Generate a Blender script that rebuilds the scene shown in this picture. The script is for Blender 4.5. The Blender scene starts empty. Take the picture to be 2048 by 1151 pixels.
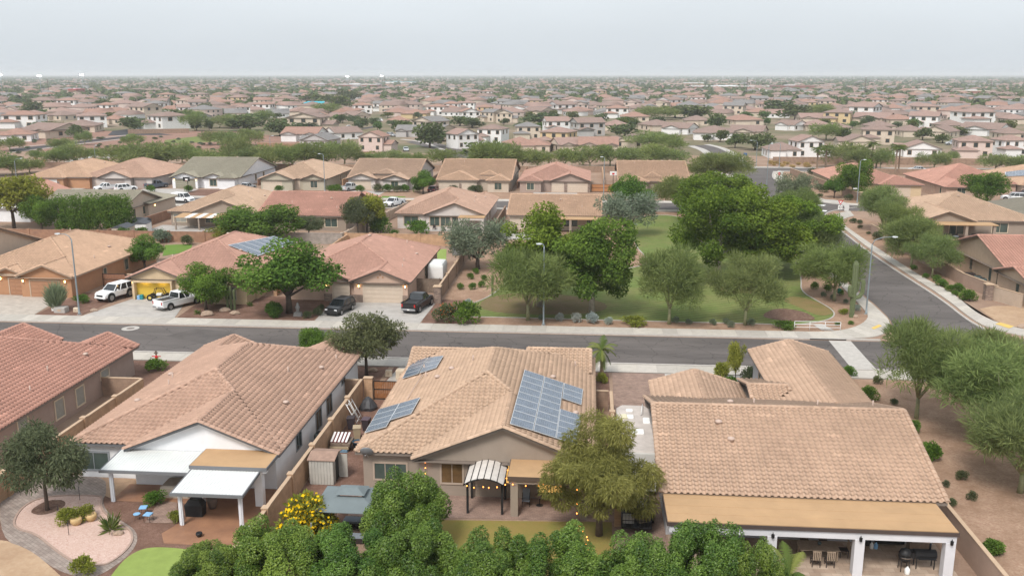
import bpy, math, random
import numpy as np
from mathutils import Matrix, Vector

# ---------------------------------------------------------------- camera, sky, sun, exposure
SC = bpy.context.scene
F, CX, CY, HZ, H = 1850.0, 1024.0, 575.5, 148.0, 27.8
PITCH = math.atan((CY - HZ) / F)
YAW = math.atan((1180 - CX) * math.cos(PITCH) / F)
cam_d = bpy.data.cameras.new("camera")
cam = bpy.data.objects.new("camera", cam_d)
SC.collection.objects.link(cam)
SC.camera = cam
cam_d.sensor_width = 36.0
cam_d.lens = F * 36.0 / 2048.0
cam_d.clip_start = 0.5
cam_d.clip_end = 60000.0
cam.location = (0, 0, H)
cam.rotation_euler = (math.pi / 2 - PITCH, 0, YAW)

SUN_EL, SUN_AZ = 52.0, 200.0      # degrees; azimuth clockwise from +Y
world = bpy.data.worlds.new("World")
SC.world = world
world.use_nodes = True
wn = world.node_tree
wn.nodes.clear()
w_out = wn.nodes.new("ShaderNodeOutputWorld")
w_bg = wn.nodes.new("ShaderNodeBackground")
w_sky = wn.nodes.new("ShaderNodeTexSky")
w_sky.sky_type = 'NISHITA'
w_sky.sun_disc = False
w_sky.sun_elevation = math.radians(SUN_EL)
w_sky.sun_rotation = math.radians(SUN_AZ)
w_sky.air_density = 1.0
w_sky.dust_density = 5.0
w_sky.ozone_density = 1.0
# overcast: the blue of the clear sky is veiled by an even grey cloud sheet
w_hs = wn.nodes.new("ShaderNodeHueSaturation")
w_hs.inputs['Saturation'].default_value = 0.28
w_mix = wn.nodes.new("ShaderNodeMix")
w_mix.data_type = 'RGBA'
w_mix.inputs[0].default_value = 0.70
w_mix.inputs[7].default_value = (5.0, 5.4, 5.75, 1)
wn.links.new(w_sky.outputs[0], w_hs.inputs['Color'])
wn.links.new(w_hs.outputs[0], w_mix.inputs[6])
# faint unevenness of the cloud sheet
w_tc = wn.nodes.new("ShaderNodeTexCoord"); w_mp = wn.nodes.new("ShaderNodeMapping"); w_mp.inputs['Scale'].default_value = (1.2, 1.2, 5.0)
w_nz = wn.nodes.new("ShaderNodeTexNoise"); w_nz.inputs['Scale'].default_value = 1.6; w_nz.inputs['Detail'].default_value = 5
w_mr = wn.nodes.new("ShaderNodeMapRange"); w_mr.inputs[1].default_value = .3; w_mr.inputs[2].default_value = .7; w_mr.inputs[3].default_value = .95; w_mr.inputs[4].default_value = 1.05
w_vm = wn.nodes.new("ShaderNodeVectorMath"); w_vm.operation = 'SCALE'
wn.links.new(w_tc.outputs['Generated'], w_mp.inputs[0]); wn.links.new(w_mp.outputs[0], w_nz.inputs['Vector']); wn.links.new(w_nz.outputs['Fac'], w_mr.inputs[0])
wn.links.new(w_mix.outputs[2], w_vm.inputs[0]); wn.links.new(w_mr.outputs[0], w_vm.inputs['Scale']); wn.links.new(w_vm.outputs[0], w_bg.inputs['Color'])
w_bg.inputs['Strength'].default_value = 0.10
wn.links.new(w_bg.outputs[0], w_out.inputs['Surface'])

sun_d = bpy.data.lights.new("sun", 'SUN')
sun_d.energy = 1.5
sun_d.angle = math.radians(16)
sun_d.color = (1.0, 0.95, 0.88)
sun = bpy.data.objects.new("sun", sun_d)
SC.collection.objects.link(sun)
_az, _el = math.radians(SUN_AZ), math.radians(SUN_EL)
_sd = Vector((math.sin(_az) * math.cos(_el), math.cos(_az) * math.cos(_el), math.sin(_el)))
sun.rotation_euler = _sd.to_track_quat('Z', 'Y').to_euler()
sun.location = (0, 0, 200)

vs = SC.view_settings
vs.view_transform = 'Standard'
vs.look = 'None'
vs.gamma = 1.0
vs.use_curve_mapping = False
vs.exposure = 0.93
SC.cycles.use_denoising = True
SC.cycles.max_bounces = 5
SC.cycles.diffuse_bounces = 3
SC.cycles.glossy_bounces = 2
SC.cycles.transmission_bounces = 3
SC.cycles.transparent_max_bounces = 4
SC.cycles.volume_bounces = 2

# ---------------------------------------------------------------- pixel -> place helpers
def ray(px, py):
    u = (px - CX) / F
    v = (py - CY) / F
    fy = math.cos(PITCH) - v * math.sin(PITCH)
    dz = -math.sin(PITCH) - v * math.cos(PITCH)
    c, s = math.cos(YAW), math.sin(YAW)
    return (u * c - fy * s, u * s + fy * c, dz)

def G(px, py, z=0.0):
    d = ray(px, py)
    t = (z - H) / d[2]
    return (d[0] * t, d[1] * t)

def scale_at(x, y, z=0.0):          # photo pixels per metre at a place
    c, s = math.cos(YAW), math.sin(YAW)
    cy = -x * s + y * c
    return F / (cy * math.cos(PITCH) - (z - H) * math.sin(PITCH))

# ---------------------------------------------------------------- objects
COL = SC.collection
RND = random.Random(7)

def setp(o, label=None, cat=None, group=None, kind=None):
    if label: o['label'] = label
    if cat: o['category'] = cat
    if group: o['group'] = group
    if kind: o['kind'] = kind
    return o

def thing(name, label, cat, loc=(0, 0, 0), rz=0.0, group=None):
    o = bpy.data.objects.new(name, None)
    COL.objects.link(o)
    o.location = (loc[0], loc[1], loc[2] if len(loc) > 2 else 0.0)
    o.rotation_euler = (0, 0, rz)
    o.empty_display_size = 0.3
    return setp(o, label, cat, group)

def link(name, me, parent=None, loc=None, rz=0.0):
    o = bpy.data.objects.new(name, me)
    COL.objects.link(o)
    if parent: o.parent = parent
    if loc: o.location = loc
    if rz: o.rotation_euler = (0, 0, rz)
    return o

def copy_tree(o, parent=None):
    c = o.copy()
    COL.objects.link(c)
    c.parent = parent
    for ch in o.children:
        copy_tree(ch, c)
    return c

def np_mesh(name, v, f, mat=None, tint=None, smooth=False):
    """v (n,3), f (m,k) with k fixed."""
    v = np.asarray(v, np.float32).reshape(-1, 3)
    f = np.asarray(f, np.int32)
    m, k = f.shape
    me = bpy.data.meshes.new(name)
    me.vertices.add(len(v))
    me.vertices.foreach_set('co', v.ravel())
    me.loops.add(m * k)
    me.loops.foreach_set('vertex_index', f.ravel())
    me.polygons.add(m)
    me.polygons.foreach_set('loop_start', np.arange(0, m * k, k, dtype=np.int32))
    if smooth:
        me.polygons.foreach_set('use_smooth', np.ones(m, dtype=bool))
    if tint is not None:
        a = me.attributes.new('tint', 'FLOAT', 'POINT')
        a.data.foreach_set('value', np.asarray(tint, np.float32))
    me.update(calc_edges=True)
    if mat: me.materials.append(mat)
    return me

class MB:
    """collects simple shapes into one mesh"""
    def __init__(s):
        s.v, s.f, s.sm = [], [], []
    def add(s, vs, fs, sm=False):
        b = len(s.v)
        s.v += [tuple(map(float, q)) for q in vs]
        for f in fs:
            s.f.append(tuple(b + i for i in f)); s.sm.append(sm)
        return s
    def box(s, x0, x1, y0, y1, z0, z1):
        return s.add([(x0, y0, z0), (x1, y0, z0), (x1, y1, z0), (x0, y1, z0), (x0, y0, z1), (x1, y0, z1), (x1, y1, z1), (x0, y1, z1)],
                     [(0, 3, 2, 1), (4, 5, 6, 7), (0, 1, 5, 4), (1, 2, 6, 5), (2, 3, 7, 6), (3, 0, 4, 7)])
    def bbox(s, x0, x1, y0, y1, z0, z1, b):
        """box whose upright edges and top are chamfered"""
        P = [(x0 + b, y0), (x1 - b, y0), (x1, y0 + b), (x1, y1 - b), (x1 - b, y1), (x0 + b, y1), (x0, y1 - b), (x0, y0 + b)]
        Q = [(x0 + 2 * b, y0 + b), (x1 - 2 * b, y0 + b), (x1 - b, y0 + 2 * b), (x1 - b, y1 - 2 * b), (x1 - 2 * b, y1 - b), (x0 + 2 * b, y1 - b), (x0 + b, y1 - 2 * b), (x0 + b, y0 + 2 * b)]
        return s.loft([[(x, y, z0) for x, y in P], [(x, y, z1 - b) for x, y in P], [(x, y, z1) for x, y in Q]])
    def prism(s, poly, z0, z1):
        n = len(poly)
        vs = [(x, y, z0) for x, y in poly] + [(x, y, z1) for x, y in poly]
        fs = [tuple(range(n - 1, -1, -1)), tuple(range(n, 2 * n))]
        fs += [(i, (i + 1) % n, n + (i + 1) % n, n + i) for i in range(n)]
        return s.add(vs, fs)
    def face(s, pts):
        return s.add(pts, [tuple(range(len(pts)))])
    def loft(s, rings, sm=False, cap=True):
        n = len(rings[0]); vs = [p for r in rings for p in r]; fs = []
        for k in range(len(rings) - 1):
            for i in range(n):
                j = (i + 1) % n
                fs.append((k * n + i, k * n + j, (k + 1) * n + j, (k + 1) * n + i))
        if cap:
            fs.append(tuple(range(n - 1, -1, -1)))
            b = (len(rings) - 1) * n
            fs.append(tuple(b + i for i in range(n)))
        return s.add(vs, fs, sm)
    def tube(s, pts, r, n=6, sm=True, cap=True):
        if not hasattr(r, '__len__'): r = [r] * len(pts)
        P = [Vector(p) for p in pts]; rings = []
        ref = None
        for i, p in enumerate(P):
            d = (P[min(i + 1, len(P) - 1)] - P[max(i - 1, 0)]).normalized()
            if ref is None:
                ref = Vector((1, 0, 0)) if abs(d.x) < .9 else Vector((0, 1, 0))
            a = d.cross(ref).normalized(); b = d.cross(a).normalized()
            ref = -b.cross(d).cross(d) if False else ref
            rings.append([tuple(p + (a * math.cos(t) + b * math.sin(t)) * r[i]) for t in [2 * math.pi * k / n for k in range(n)]])
        return s.loft(rings, sm, cap)
    def lathe(s, prof, c=(0, 0, 0), n=12, sm=True):
        return s.loft([[(c[0] + r * math.cos(2 * math.pi * k / n), c[1] + r * math.sin(2 * math.pi * k / n), c[2] + z) for k in range(n)] for r, z in prof], sm)
    def disc(s, c, axis, r, h, n=12):
        """short cylinder, axis 'x' or 'y', centred on c"""
        rings = []
        for d in (-h / 2, h / 2):
            if axis == 'y': rings.append([(c[0] + r * math.cos(2 * math.pi * k / n), c[1] + d, c[2] + r * math.sin(2 * math.pi * k / n)) for k in range(n)])
            else: rings.append([(c[0] + d, c[1] + r * math.cos(2 * math.pi * k / n), c[2] + r * math.sin(2 * math.pi * k / n)) for k in range(n)])
        return s.loft(rings)
    def build(s, name, mat, parent=None, world=False, loc=None, rz=0.0, kind=None):
        vs = s.v
        if world and parent is not None:
            L = parent.location; a = -parent.rotation_euler[2]; c_, s_ = math.cos(a), math.sin(a)
            vs = [((x - L.x) * c_ - (y - L.y) * s_, (x - L.x) * s_ + (y - L.y) * c_, z - L.z) for x, y, z in vs]
        me = bpy.data.meshes.new(name)
        me.from_pydata(vs, [], s.f)
        if any(s.sm): me.polygons.foreach_set('use_smooth', s.sm)
        if mat: me.materials.append(mat)
        me.update()
        o = link(name, me, parent, loc, rz)
        if kind: o['kind'] = kind
        return o

# ---------------------------------------------------------------- materials
MATS = {}
def mat(name, col, rough=0.8, var=0.12, scale=3.0, bump=0.0, bscale=40.0, metal=0.0, col2=None, tint=False, spec=0.3, detail=4.0, emit=None, estr=0.0, alpha=None, trans=0.0):
    if name in MATS: return MATS[name]
    m = bpy.data.materials.new(name); m.use_nodes = True
    nt = m.node_tree; N = nt.nodes; L = nt.links
    b = N['Principled BSDF']
    b.inputs['Roughness'].default_value = rough
    b.inputs['Metallic'].default_value = metal
    b.inputs['Specular IOR Level'].default_value = spec
    c = tuple(col) + (1,)
    if var > 0:
        tc = N.new('ShaderNodeNewGeometry')
        nz = N.new('ShaderNodeTexNoise'); nz.inputs['Scale'].default_value = scale; nz.inputs['Detail'].default_value = detail
        nz.inputs['Roughness'].default_value = 0.65
        L.new(tc.outputs['Position'], nz.inputs['Vector'])
        mr = N.new('ShaderNodeMapRange'); mr.inputs[1].default_value = .3; mr.inputs[2].default_value = .7
        L.new(nz.outputs['Fac'], mr.inputs[0])
        mx = N.new('ShaderNodeMix'); mx.data_type = 'RGBA'
        c2 = tuple(col2) + (1,) if col2 else tuple(min(1, q * (1 + var)) for q in col) + (1,)
        c1 = c if col2 else tuple(q * (1 - var) for q in col) + (1,)
        mx.inputs[6].default_value = c1; mx.inputs[7].default_value = c2
        L.new(mr.outputs[0], mx.inputs[0])
        src = mx.outputs[2]
    else:
        rgb = N.new('ShaderNodeRGB'); rgb.outputs[0].default_value = c; src = rgb.outputs[0]
    if tint:
        at = N.new('ShaderNodeAttribute'); at.attribute_name = 'tint'
        oi = N.new('ShaderNodeObjectInfo')
        vm = N.new('ShaderNodeVectorMath'); vm.operation = 'MULTIPLY'
        L.new(src, vm.inputs[0]); L.new(at.outputs['Fac'], vm.inputs[1])
        v2 = N.new('ShaderNodeVectorMath'); v2.operation = 'MULTIPLY'
        L.new(vm.outputs[0], v2.inputs[0]); L.new(oi.outputs['Color'], v2.inputs[1])
        src = v2.outputs[0]
    L.new(src, b.inputs['Base Color'])
    if bump > 0:
        tc2 = N.new('ShaderNodeNewGeometry')
        n2 = N.new('ShaderNodeTexNoise'); n2.inputs['Scale'].default_value = bscale; n2.inputs['Detail'].default_value = 3
        L.new(tc2.outputs['Position'], n2.inputs['Vector'])
        bp = N.new('ShaderNodeBump'); bp.inputs['Strength'].default_value = bump; bp.inputs['Distance'].default_value = 0.03
        L.new(n2.outputs['Fac'], bp.inputs['Height']); L.new(bp.outputs[0], b.inputs['Normal'])
    if emit:
        b.inputs['Emission Color'].default_value = tuple(emit) + (1,)
        b.inputs['Emission Strength'].default_value = estr
    if trans: b.inputs['Transmission Weight'].default_value = trans
    if alpha is not None: b.inputs['Alpha'].default_value = alpha
    MATS[name] = m
    return m

def leaf_mat(name, col, col2, transl=0.3, gloss=0.0):
    if name in MATS: return MATS[name]
    m = bpy.data.materials.new(name); m.use_nodes = True
    nt = m.node_tree; N = nt.nodes; L = nt.links
    N.clear()
    out = N.new('ShaderNodeOutputMaterial')
    at = N.new('ShaderNodeAttribute'); at.attribute_name = 'tint'
    oi = N.new('ShaderNodeObjectInfo')
    mx = N.new('ShaderNodeMix'); mx.data_type = 'RGBA'
    mx.inputs[6].default_value = tuple(col) + (1,); mx.inputs[7].default_value = tuple(col2) + (1,)
    L.new(at.outputs['Fac'], mx.inputs[0])
    v2 = N.new('ShaderNodeVectorMath'); v2.operation = 'MULTIPLY'
    L.new(mx.outputs[2], v2.inputs[0]); L.new(oi.outputs['Color'], v2.inputs[1])
    d = N.new('ShaderNodeBsdfDiffuse'); t = N.new('ShaderNodeBsdfTranslucent')
    L.new(v2.outputs[0], d.inputs[0]); L.new(v2.outputs[0], t.inputs[0])
    ms = N.new('ShaderNodeMixShader'); ms.inputs[0].default_value = transl
    L.new(d.outputs[0], ms.inputs[1]); L.new(t.outputs[0], ms.inputs[2])
    last = ms
    if gloss:
        g = N.new('ShaderNodeBsdfGlossy'); g.inputs['Roughness'].default_value = .45
        m2 = N.new('ShaderNodeMixShader'); m2.inputs[0].default_value = gloss
        L.new(ms.outputs[0], m2.inputs[1]); L.new(g.outputs[0], m2.inputs[2]); last = m2
    L.new(last.outputs[0], out.inputs[0])
    MATS[name] = m
    return m

def brick_mat(name, c1, c2, mortar, bw, bh, ms=0.01, off=0.5, rough=.85, coord='XY', rot=0.0, bump=.3):
    """courses or pavers on a surface, sized in metres; coord picks which position axes are used"""
    if name in MATS: return MATS[name]
    m = bpy.data.materials.new(name); m.use_nodes = True
    nt = m.node_tree; N = nt.nodes; L = nt.links; b = N['Principled BSDF']
    b.inputs['Roughness'].default_value = rough
    b.inputs['Specular IOR Level'].default_value = .25
    g = N.new('ShaderNodeNewGeometry'); sp = N.new('ShaderNodeSeparateXYZ'); cb = N.new('ShaderNodeCombineXYZ')
    L.new(g.outputs['Position'], sp.inputs[0])
    if coord == 'XY': L.new(sp.outputs[0], cb.inputs[0]); L.new(sp.outputs[1], cb.inputs[1])
    else:
        ad = N.new('ShaderNodeMath'); ad.operation = 'ADD'
        L.new(sp.outputs[0], ad.inputs[0]); L.new(sp.outputs[1], ad.inputs[1])
        L.new(ad.outputs[0], cb.inputs[0]); L.new(sp.outputs[2], cb.inputs[1])
    src = cb.outputs[0]
    if rot:
        vr = N.new('ShaderNodeVectorRotate'); vr.rotation_type = 'Z_AXIS'; vr.inputs['Angle'].default_value = rot
        L.new(src, vr.inputs['Vector']); src = vr.outputs[0]
    br = N.new('ShaderNodeTexBrick'); br.offset = off
    br.inputs['Color1'].default_value = tuple(c1) + (1,); br.inputs['Color2'].default_value = tuple(c2) + (1,)
    br.inputs['Mortar'].default_value = tuple(mortar) + (1,)
    br.inputs['Scale'].default_value = 1.0; br.inputs['Mortar Size'].default_value = ms
    br.inputs['Brick Width'].default_value = bw; br.inputs['Row Height'].default_value = bh
    L.new(src, br.inputs['Vector'])
    nz = N.new('ShaderNodeTexNoise'); nz.inputs['Scale'].default_value = 1.3; nz.inputs['Detail'].default_value = 6
    L.new(g.outputs['Position'], nz.inputs['Vector'])
    mr = N.new('ShaderNodeMapRange'); mr.inputs[1].default_value = .3; mr.inputs[2].default_value = .7; mr.inputs[3].default_value = .82; mr.inputs[4].default_value = 1.15
    L.new(nz.outputs['Fac'], mr.inputs[0])
    vm = N.new('ShaderNodeVectorMath'); vm.operation = 'SCALE'
    L.new(br.outputs['Color'], vm.inputs[0]); L.new(mr.outputs[0], vm.inputs['Scale'])
    L.new(vm.outputs[0], b.inputs['Base Color'])
    bp = N.new('ShaderNodeBump'); bp.inputs['Strength'].default_value = bump; bp.inputs['Distance'].default_value = .01; bp.invert = True
    L.new(br.outputs['Fac'], bp.inputs['Height']); L.new(bp.outputs[0], b.inputs['Normal'])
    MATS[name] = m
    return m

def gravel_mat(name, c1, c2, c3, scale=14.0, patch=.25, rough=.95):
    """loose stones: voronoi cells of three tones over broad soil patches"""
    if name in MATS: return MATS[name]
    m = bpy.data.materials.new(name); m.use_nodes = True
    nt = m.node_tree; N = nt.nodes; L = nt.links; b = N['Principled BSDF']
    b.inputs['Roughness'].default_value = rough; b.inputs['Specular IOR Level'].default_value = .1
    g = N.new('ShaderNodeNewGeometry')
    vo = N.new('ShaderNodeTexVoronoi'); vo.inputs['Scale'].default_value = scale
    L.new(g.outputs['Position'], vo.inputs['Vector'])
    sp = N.new('ShaderNodeSeparateColor'); L.new(vo.outputs['Color'], sp.inputs[0])
    m1 = N.new('ShaderNodeMix'); m1.data_type = 'RGBA'
    m1.inputs[6].default_value = tuple(c1) + (1,); m1.inputs[7].default_value = tuple(c2) + (1,)
    L.new(sp.outputs[0], m1.inputs[0])
    nz = N.new('ShaderNodeTexNoise'); nz.inputs['Scale'].default_value = patch; nz.inputs['Detail'].default_value = 8; nz.inputs['Roughness'].default_value = .7
    L.new(g.outputs['Position'], nz.inputs['Vector'])
    mr = N.new('ShaderNodeMapRange'); mr.inputs[1].default_value = .38; mr.inputs[2].default_value = .68
    L.new(nz.outputs['Fac'], mr.inputs[0])
    m2 = N.new('ShaderNodeMix'); m2.data_type = 'RGBA'
    L.new(mr.outputs[0], m2.inputs[0]); L.new(m1.outputs[2], m2.inputs[6]); m2.inputs[7].default_value = tuple(c3) + (1,)
    L.new(m2.outputs[2], b.inputs['Base Color'])
    bp = N.new('ShaderNodeBump'); bp.inputs['Strength'].default_value = .5; bp.inputs['Distance'].default_value = .03
    L.new(vo.outputs['Distance'], bp.inputs['Height']); L.new(bp.outputs[0], b.inputs['Normal'])
    MATS[name] = m
    return m
# ---------------------------------------------------------------- ground materials
M_asph = mat("asphalt", (.092, .085, .082), .9, .0, col2=None)
def asphalt_mat():
    m = MATS["asphalt"]; nt = m.node_tree; N = nt.nodes; L = nt.links; b = N['Principled BSDF']
    g = N.new('ShaderNodeNewGeometry')
    n1 = N.new('ShaderNodeTexNoise'); n1.inputs['Scale'].default_value = .16; n1.inputs['Detail'].default_value = 7; n1.inputs['Roughness'].default_value = .7
    mp = N.new('ShaderNodeMapping'); mp.inputs['Scale'].default_value = (.35, 1.6, 1)
    L.new(g.outputs['Position'], mp.inputs[0]); L.new(mp.outputs[0], n1.inputs['Vector'])
    r1 = N.new('ShaderNodeMapRange'); r1.inputs[1].default_value = .35; r1.inputs[2].default_value = .68; r1.inputs[3].default_value = .74; r1.inputs[4].default_value = 1.26
    L.new(n1.outputs['Fac'], r1.inputs[0])
    n2 = N.new('ShaderNodeTexNoise'); n2.inputs['Scale'].default_value = 9; n2.inputs['Detail'].default_value = 5; n2.inputs['Roughness'].default_value = .8
    L.new(g.outputs['Position'], n2.inputs['Vector'])
    r2 = N.new('ShaderNodeMapRange'); r2.inputs[1].default_value = .3; r2.inputs[2].default_value = .7; r2.inputs[3].default_value = .86; r2.inputs[4].default_value = 1.14
    L.new(n2.outputs['Fac'], r2.inputs[0])
    # hairline cracks
    vo = N.new('ShaderNodeTexVoronoi'); vo.feature = 'DISTANCE_TO_EDGE'; vo.inputs['Scale'].default_value = .27; vo.inputs['Randomness'].default_value = 1
    n3 = N.new('ShaderNodeTexNoise'); n3.inputs['Scale'].default_value = 1.2; n3.inputs['Detail'].default_value = 4
    L.new(g.outputs['Position'], n3.inputs['Vector'])
    ad = N.new('ShaderNodeVectorMath'); ad.operation = 'ADD'
    L.new(g.outputs['Position'], ad.inputs[0]); L.new(n3.outputs['Color'], ad.inputs[1]); L.new(ad.outputs[0], vo.inputs['Vector'])
    r3 = N.new('ShaderNodeMapRange'); r3.inputs[1].default_value = .0; r3.inputs[2].default_value = .016; r3.inputs[3].default_value = .5; r3.inputs[4].default_value = 1.0
    L.new(vo.outputs['Distance'], r3.inputs[0])
    a = N.new('ShaderNodeMath'); a.operation = 'MULTIPLY'; L.new(r1.outputs[0], a.inputs[0]); L.new(r2.outputs[0], a.inputs[1])
    c = N.new('ShaderNodeMath'); c.operation = 'MULTIPLY'; L.new(a.outputs[0], c.inputs[0]); L.new(r3.outputs[0], c.inputs[1])
    vm = N.new('ShaderNodeVectorMath'); vm.operation = 'SCALE'; vm.inputs[0].default_value = (.118, .104, .098)
    L.new(c.outputs[0], vm.inputs['Scale']); L.new(vm.outputs[0], b.inputs['Base Color'])
asphalt_mat()
M_asph2 = mat("asphalt_dark", (.045, .045, .048), .85, .15, .5)
M_conc = mat("concrete", (.44, .415, .385), .9, .13, 1.6, detail=8)
M_conc2 = mat("concrete_drive", (.40, .375, .35), .9, .16, .9, detail=8)
M_kerb = mat("kerb_concrete", (.42, .39, .36), .9, .10, 2)
M_soil = gravel_mat("desert_soil", (.30, .205, .15), (.37, .27, .205), (.25, .165, .12), 9, .15)
M_grav = gravel_mat("tan_gravel", (.315, .20, .14), (.41, .285, .205), (.24, .15, .10), 8, .4)
M_grav2 = gravel_mat("brown_gravel", (.17, .095, .07), (.26, .16, .125), (.13, .075, .055), 12, .5)
M_grav3 = gravel_mat("pink_gravel", (.46, .30, .25), (.60, .46, .40), (.52, .37, .31), 13, .6)
M_dirt = gravel_mat("bare_dirt", (.42, .29, .19), (.47, .34, .23), (.34, .225, .145), 4, .35)
M_mulch = gravel_mat("bark_mulch", (.10, .055, .04), (.24, .16, .12), (.15, .09, .07), 6, .9)
M_lawn = gravel_mat("lawn_grass", (.105, .16, .040), (.155, .20, .060), (.19, .185, .074), 22, .14)
def mow(m, sc, rot, amt):
    N = m.node_tree.nodes; L = m.node_tree.links; b = N['Principled BSDF']; src = b.inputs['Base Color'].links[0].from_socket
    g = N.new('ShaderNodeNewGeometry'); vr = N.new('ShaderNodeVectorRotate'); vr.rotation_type = 'Z_AXIS'; vr.inputs['Angle'].default_value = rot
    wv = N.new('ShaderNodeTexWave'); wv.inputs['Scale'].default_value = sc; wv.inputs['Distortion'].default_value = 1.5; wv.inputs['Detail'].default_value = 3
    nz = N.new('ShaderNodeTexNoise'); nz.inputs['Scale'].default_value = .9; nz.inputs['Detail'].default_value = 9; nz.inputs['Roughness'].default_value = .75
    L.new(g.outputs['Position'], vr.inputs['Vector']); L.new(vr.outputs[0], wv.inputs['Vector']); L.new(g.outputs['Position'], nz.inputs['Vector'])
    ad = N.new('ShaderNodeMath'); L.new(wv.outputs['Fac'], ad.inputs[0]); ml = N.new('ShaderNodeMath'); ml.operation = 'MULTIPLY'; ml.inputs[1].default_value = 3.0; L.new(nz.outputs['Fac'], ml.inputs[0]); L.new(ml.outputs[0], ad.inputs[1])
    mr = N.new('ShaderNodeMapRange'); mr.inputs[1].default_value = 1.0; mr.inputs[2].default_value = 3.0; mr.inputs[3].default_value = 1 - amt; mr.inputs[4].default_value = 1 + amt; L.new(ad.outputs[0], mr.inputs[0])
    vm = N.new('ShaderNodeVectorMath'); vm.operation = 'SCALE'; L.new(src, vm.inputs[0]); L.new(mr.outputs[0], vm.inputs['Scale']); L.new(vm.outputs[0], b.inputs['Base Color'])
mow(M_lawn, .33, 1.1, .28)
M_lawn2 = gravel_mat("green_grass", (.10, .19, .030), (.13, .24, .045), (.15, .21, .05), 24, .4)
M_turf = mat("artificial_turf", (.23, .30, .075), .9, .10, 1.2, bump=.2, bscale=60)
M_paver = brick_mat("paver_brick", (.34, .235, .19), (.27, .18, .145), (.17, .125, .10), .22, .11)
M_paver2 = brick_mat("paver_grey", (.33, .275, .24), (.25, .20, .175), (.17, .135, .115), .34, .22, rot=.6)
M_stamp = mat("stained_concrete", (.36, .19, .115), .55, .0, col2=(.25, .125, .075), scale=.9, detail=9)
MATS["stained_concrete"].node_tree.nodes  # colour set below
M_yellow_paint = mat("yellow_tactile", (.62, .43, .12), .8, .1, 3)
M_white_paint = mat("white_paint", (.78, .78, .76), .6, .05, 2)
def far_ground_mat():
    m = bpy.data.materials.new("plain_ground"); m.use_nodes = True
    N = m.node_tree.nodes; L = m.node_tree.links; b = N['Principled BSDF']; b.inputs['Roughness'].default_value = 1; b.inputs['Specular IOR Level'].default_value = 0
    g = N.new('ShaderNodeNewGeometry')
    nz = N.new('ShaderNodeTexNoise'); nz.inputs['Scale'].default_value = .02; nz.inputs['Detail'].default_value = 9; nz.inputs['Roughness'].default_value = .75
    L.new(g.outputs['Position'], nz.inputs['Vector'])
    cr = N.new('ShaderNodeValToRGB'); E = cr.color_ramp.elements
    E[0].position = .36; E[0].color = (.10, .125, .07, 1); E[1].position = .62; E[1].color = (.28, .215, .17, 1)
    e = E.new(.48); e.color = (.19, .165, .11, 1)
    L.new(nz.outputs['Fac'], cr.inputs[0]); L.new(cr.outputs[0], b.inputs['Base Color'])
    return m
M_far = far_ground_mat()

def sheet(name, poly, z, m, kind='structure', parent=None):
    mb = MB(); mb.face([(x, y, z) for x, y in poly])
    me_o = mb.build(name, m, parent)
    if kind: me_o['kind'] = kind
    return me_o

def P(*pix): return [G(*q) for q in pix]
def poly_len(pts):
    d = [0]
    for a, b in zip(pts, pts[1:]): d.append(d[-1] + math.hypot(b[0] - a[0], b[1] - a[1]))
    return d
def along(pts, t):
    d = poly_len(pts); t = max(0, min(1, t)) * d[-1]
    for i in range(len(pts) - 1):
        if t <= d[i + 1] or i == len(pts) - 2:
            k = (t - d[i]) / max(1e-6, d[i + 1] - d[i])
            return (pts[i][0] + (pts[i + 1][0] - pts[i][0]) * k, pts[i][1] + (pts[i + 1][1] - pts[i][1]) * k)
def smooth(pts, n=2, closed=False):
    for _ in range(n):
        q = []
        m = len(pts)
        if not closed: q.append(pts[0])
        for i in range(m if closed else m - 1):
            a, b = pts[i], pts[(i + 1) % m]
            q += [(a[0] * .75 + b[0] * .25, a[1] * .75 + b[1] * .25), (a[0] * .25 + b[0] * .75, a[1] * .25 + b[1] * .75)]
        if not closed: q.append(pts[-1])
        pts = q
    return pts
def offset(pts, d):
    """polyline moved to its left by d"""
    out = []
    for i, p in enumerate(pts):
        a, b = pts[max(0, i - 1)], pts[min(len(pts) - 1, i + 1)]
        tx, ty = b[0] - a[0], b[1] - a[1]; l = math.hypot(tx, ty) or 1
        out.append((p[0] - ty / l * d, p[1] + tx / l * d))
    return out
def band(name, A, B, z0, z1, m, parent=None, kind='structure', n=None):
    """solid strip between two polylines"""
    n = n or max(2, int(poly_len(A)[-1] / 1.0))
    a = [along(A, i / n) for i in range(n + 1)]; b = [along(B, i / n) for i in range(n + 1)]
    mb = MB()
    vs = []
    for i in range(n + 1):
        vs += [(a[i][0], a[i][1], z0), (a[i][0], a[i][1], z1), (b[i][0], b[i][1], z1), (b[i][0], b[i][1], z0)]
    fs = []
    for i in range(n):
        o = i * 4; q = o + 4
        fs += [(o, q, q + 1, o + 1), (o + 1, q + 1, q + 2, o + 2), (o + 2, q + 2, q + 3, o + 3)]
    fs += [(0, 1, 2, 3), (n * 4 + 3, n * 4 + 2, n * 4 + 1, n * 4)]
    mb.add(vs, fs)
    o = mb.build(name, m, parent)
    if kind and parent is None: o['kind'] = kind
    return o
SLABTINT = random.Random(3)
M_slab = mat("sidewalk_concrete", (.45, .415, .375), .9, .10, 1.8, tint=True, detail=8)
MATS["sidewalk_concrete"].node_tree.nodes
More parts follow.
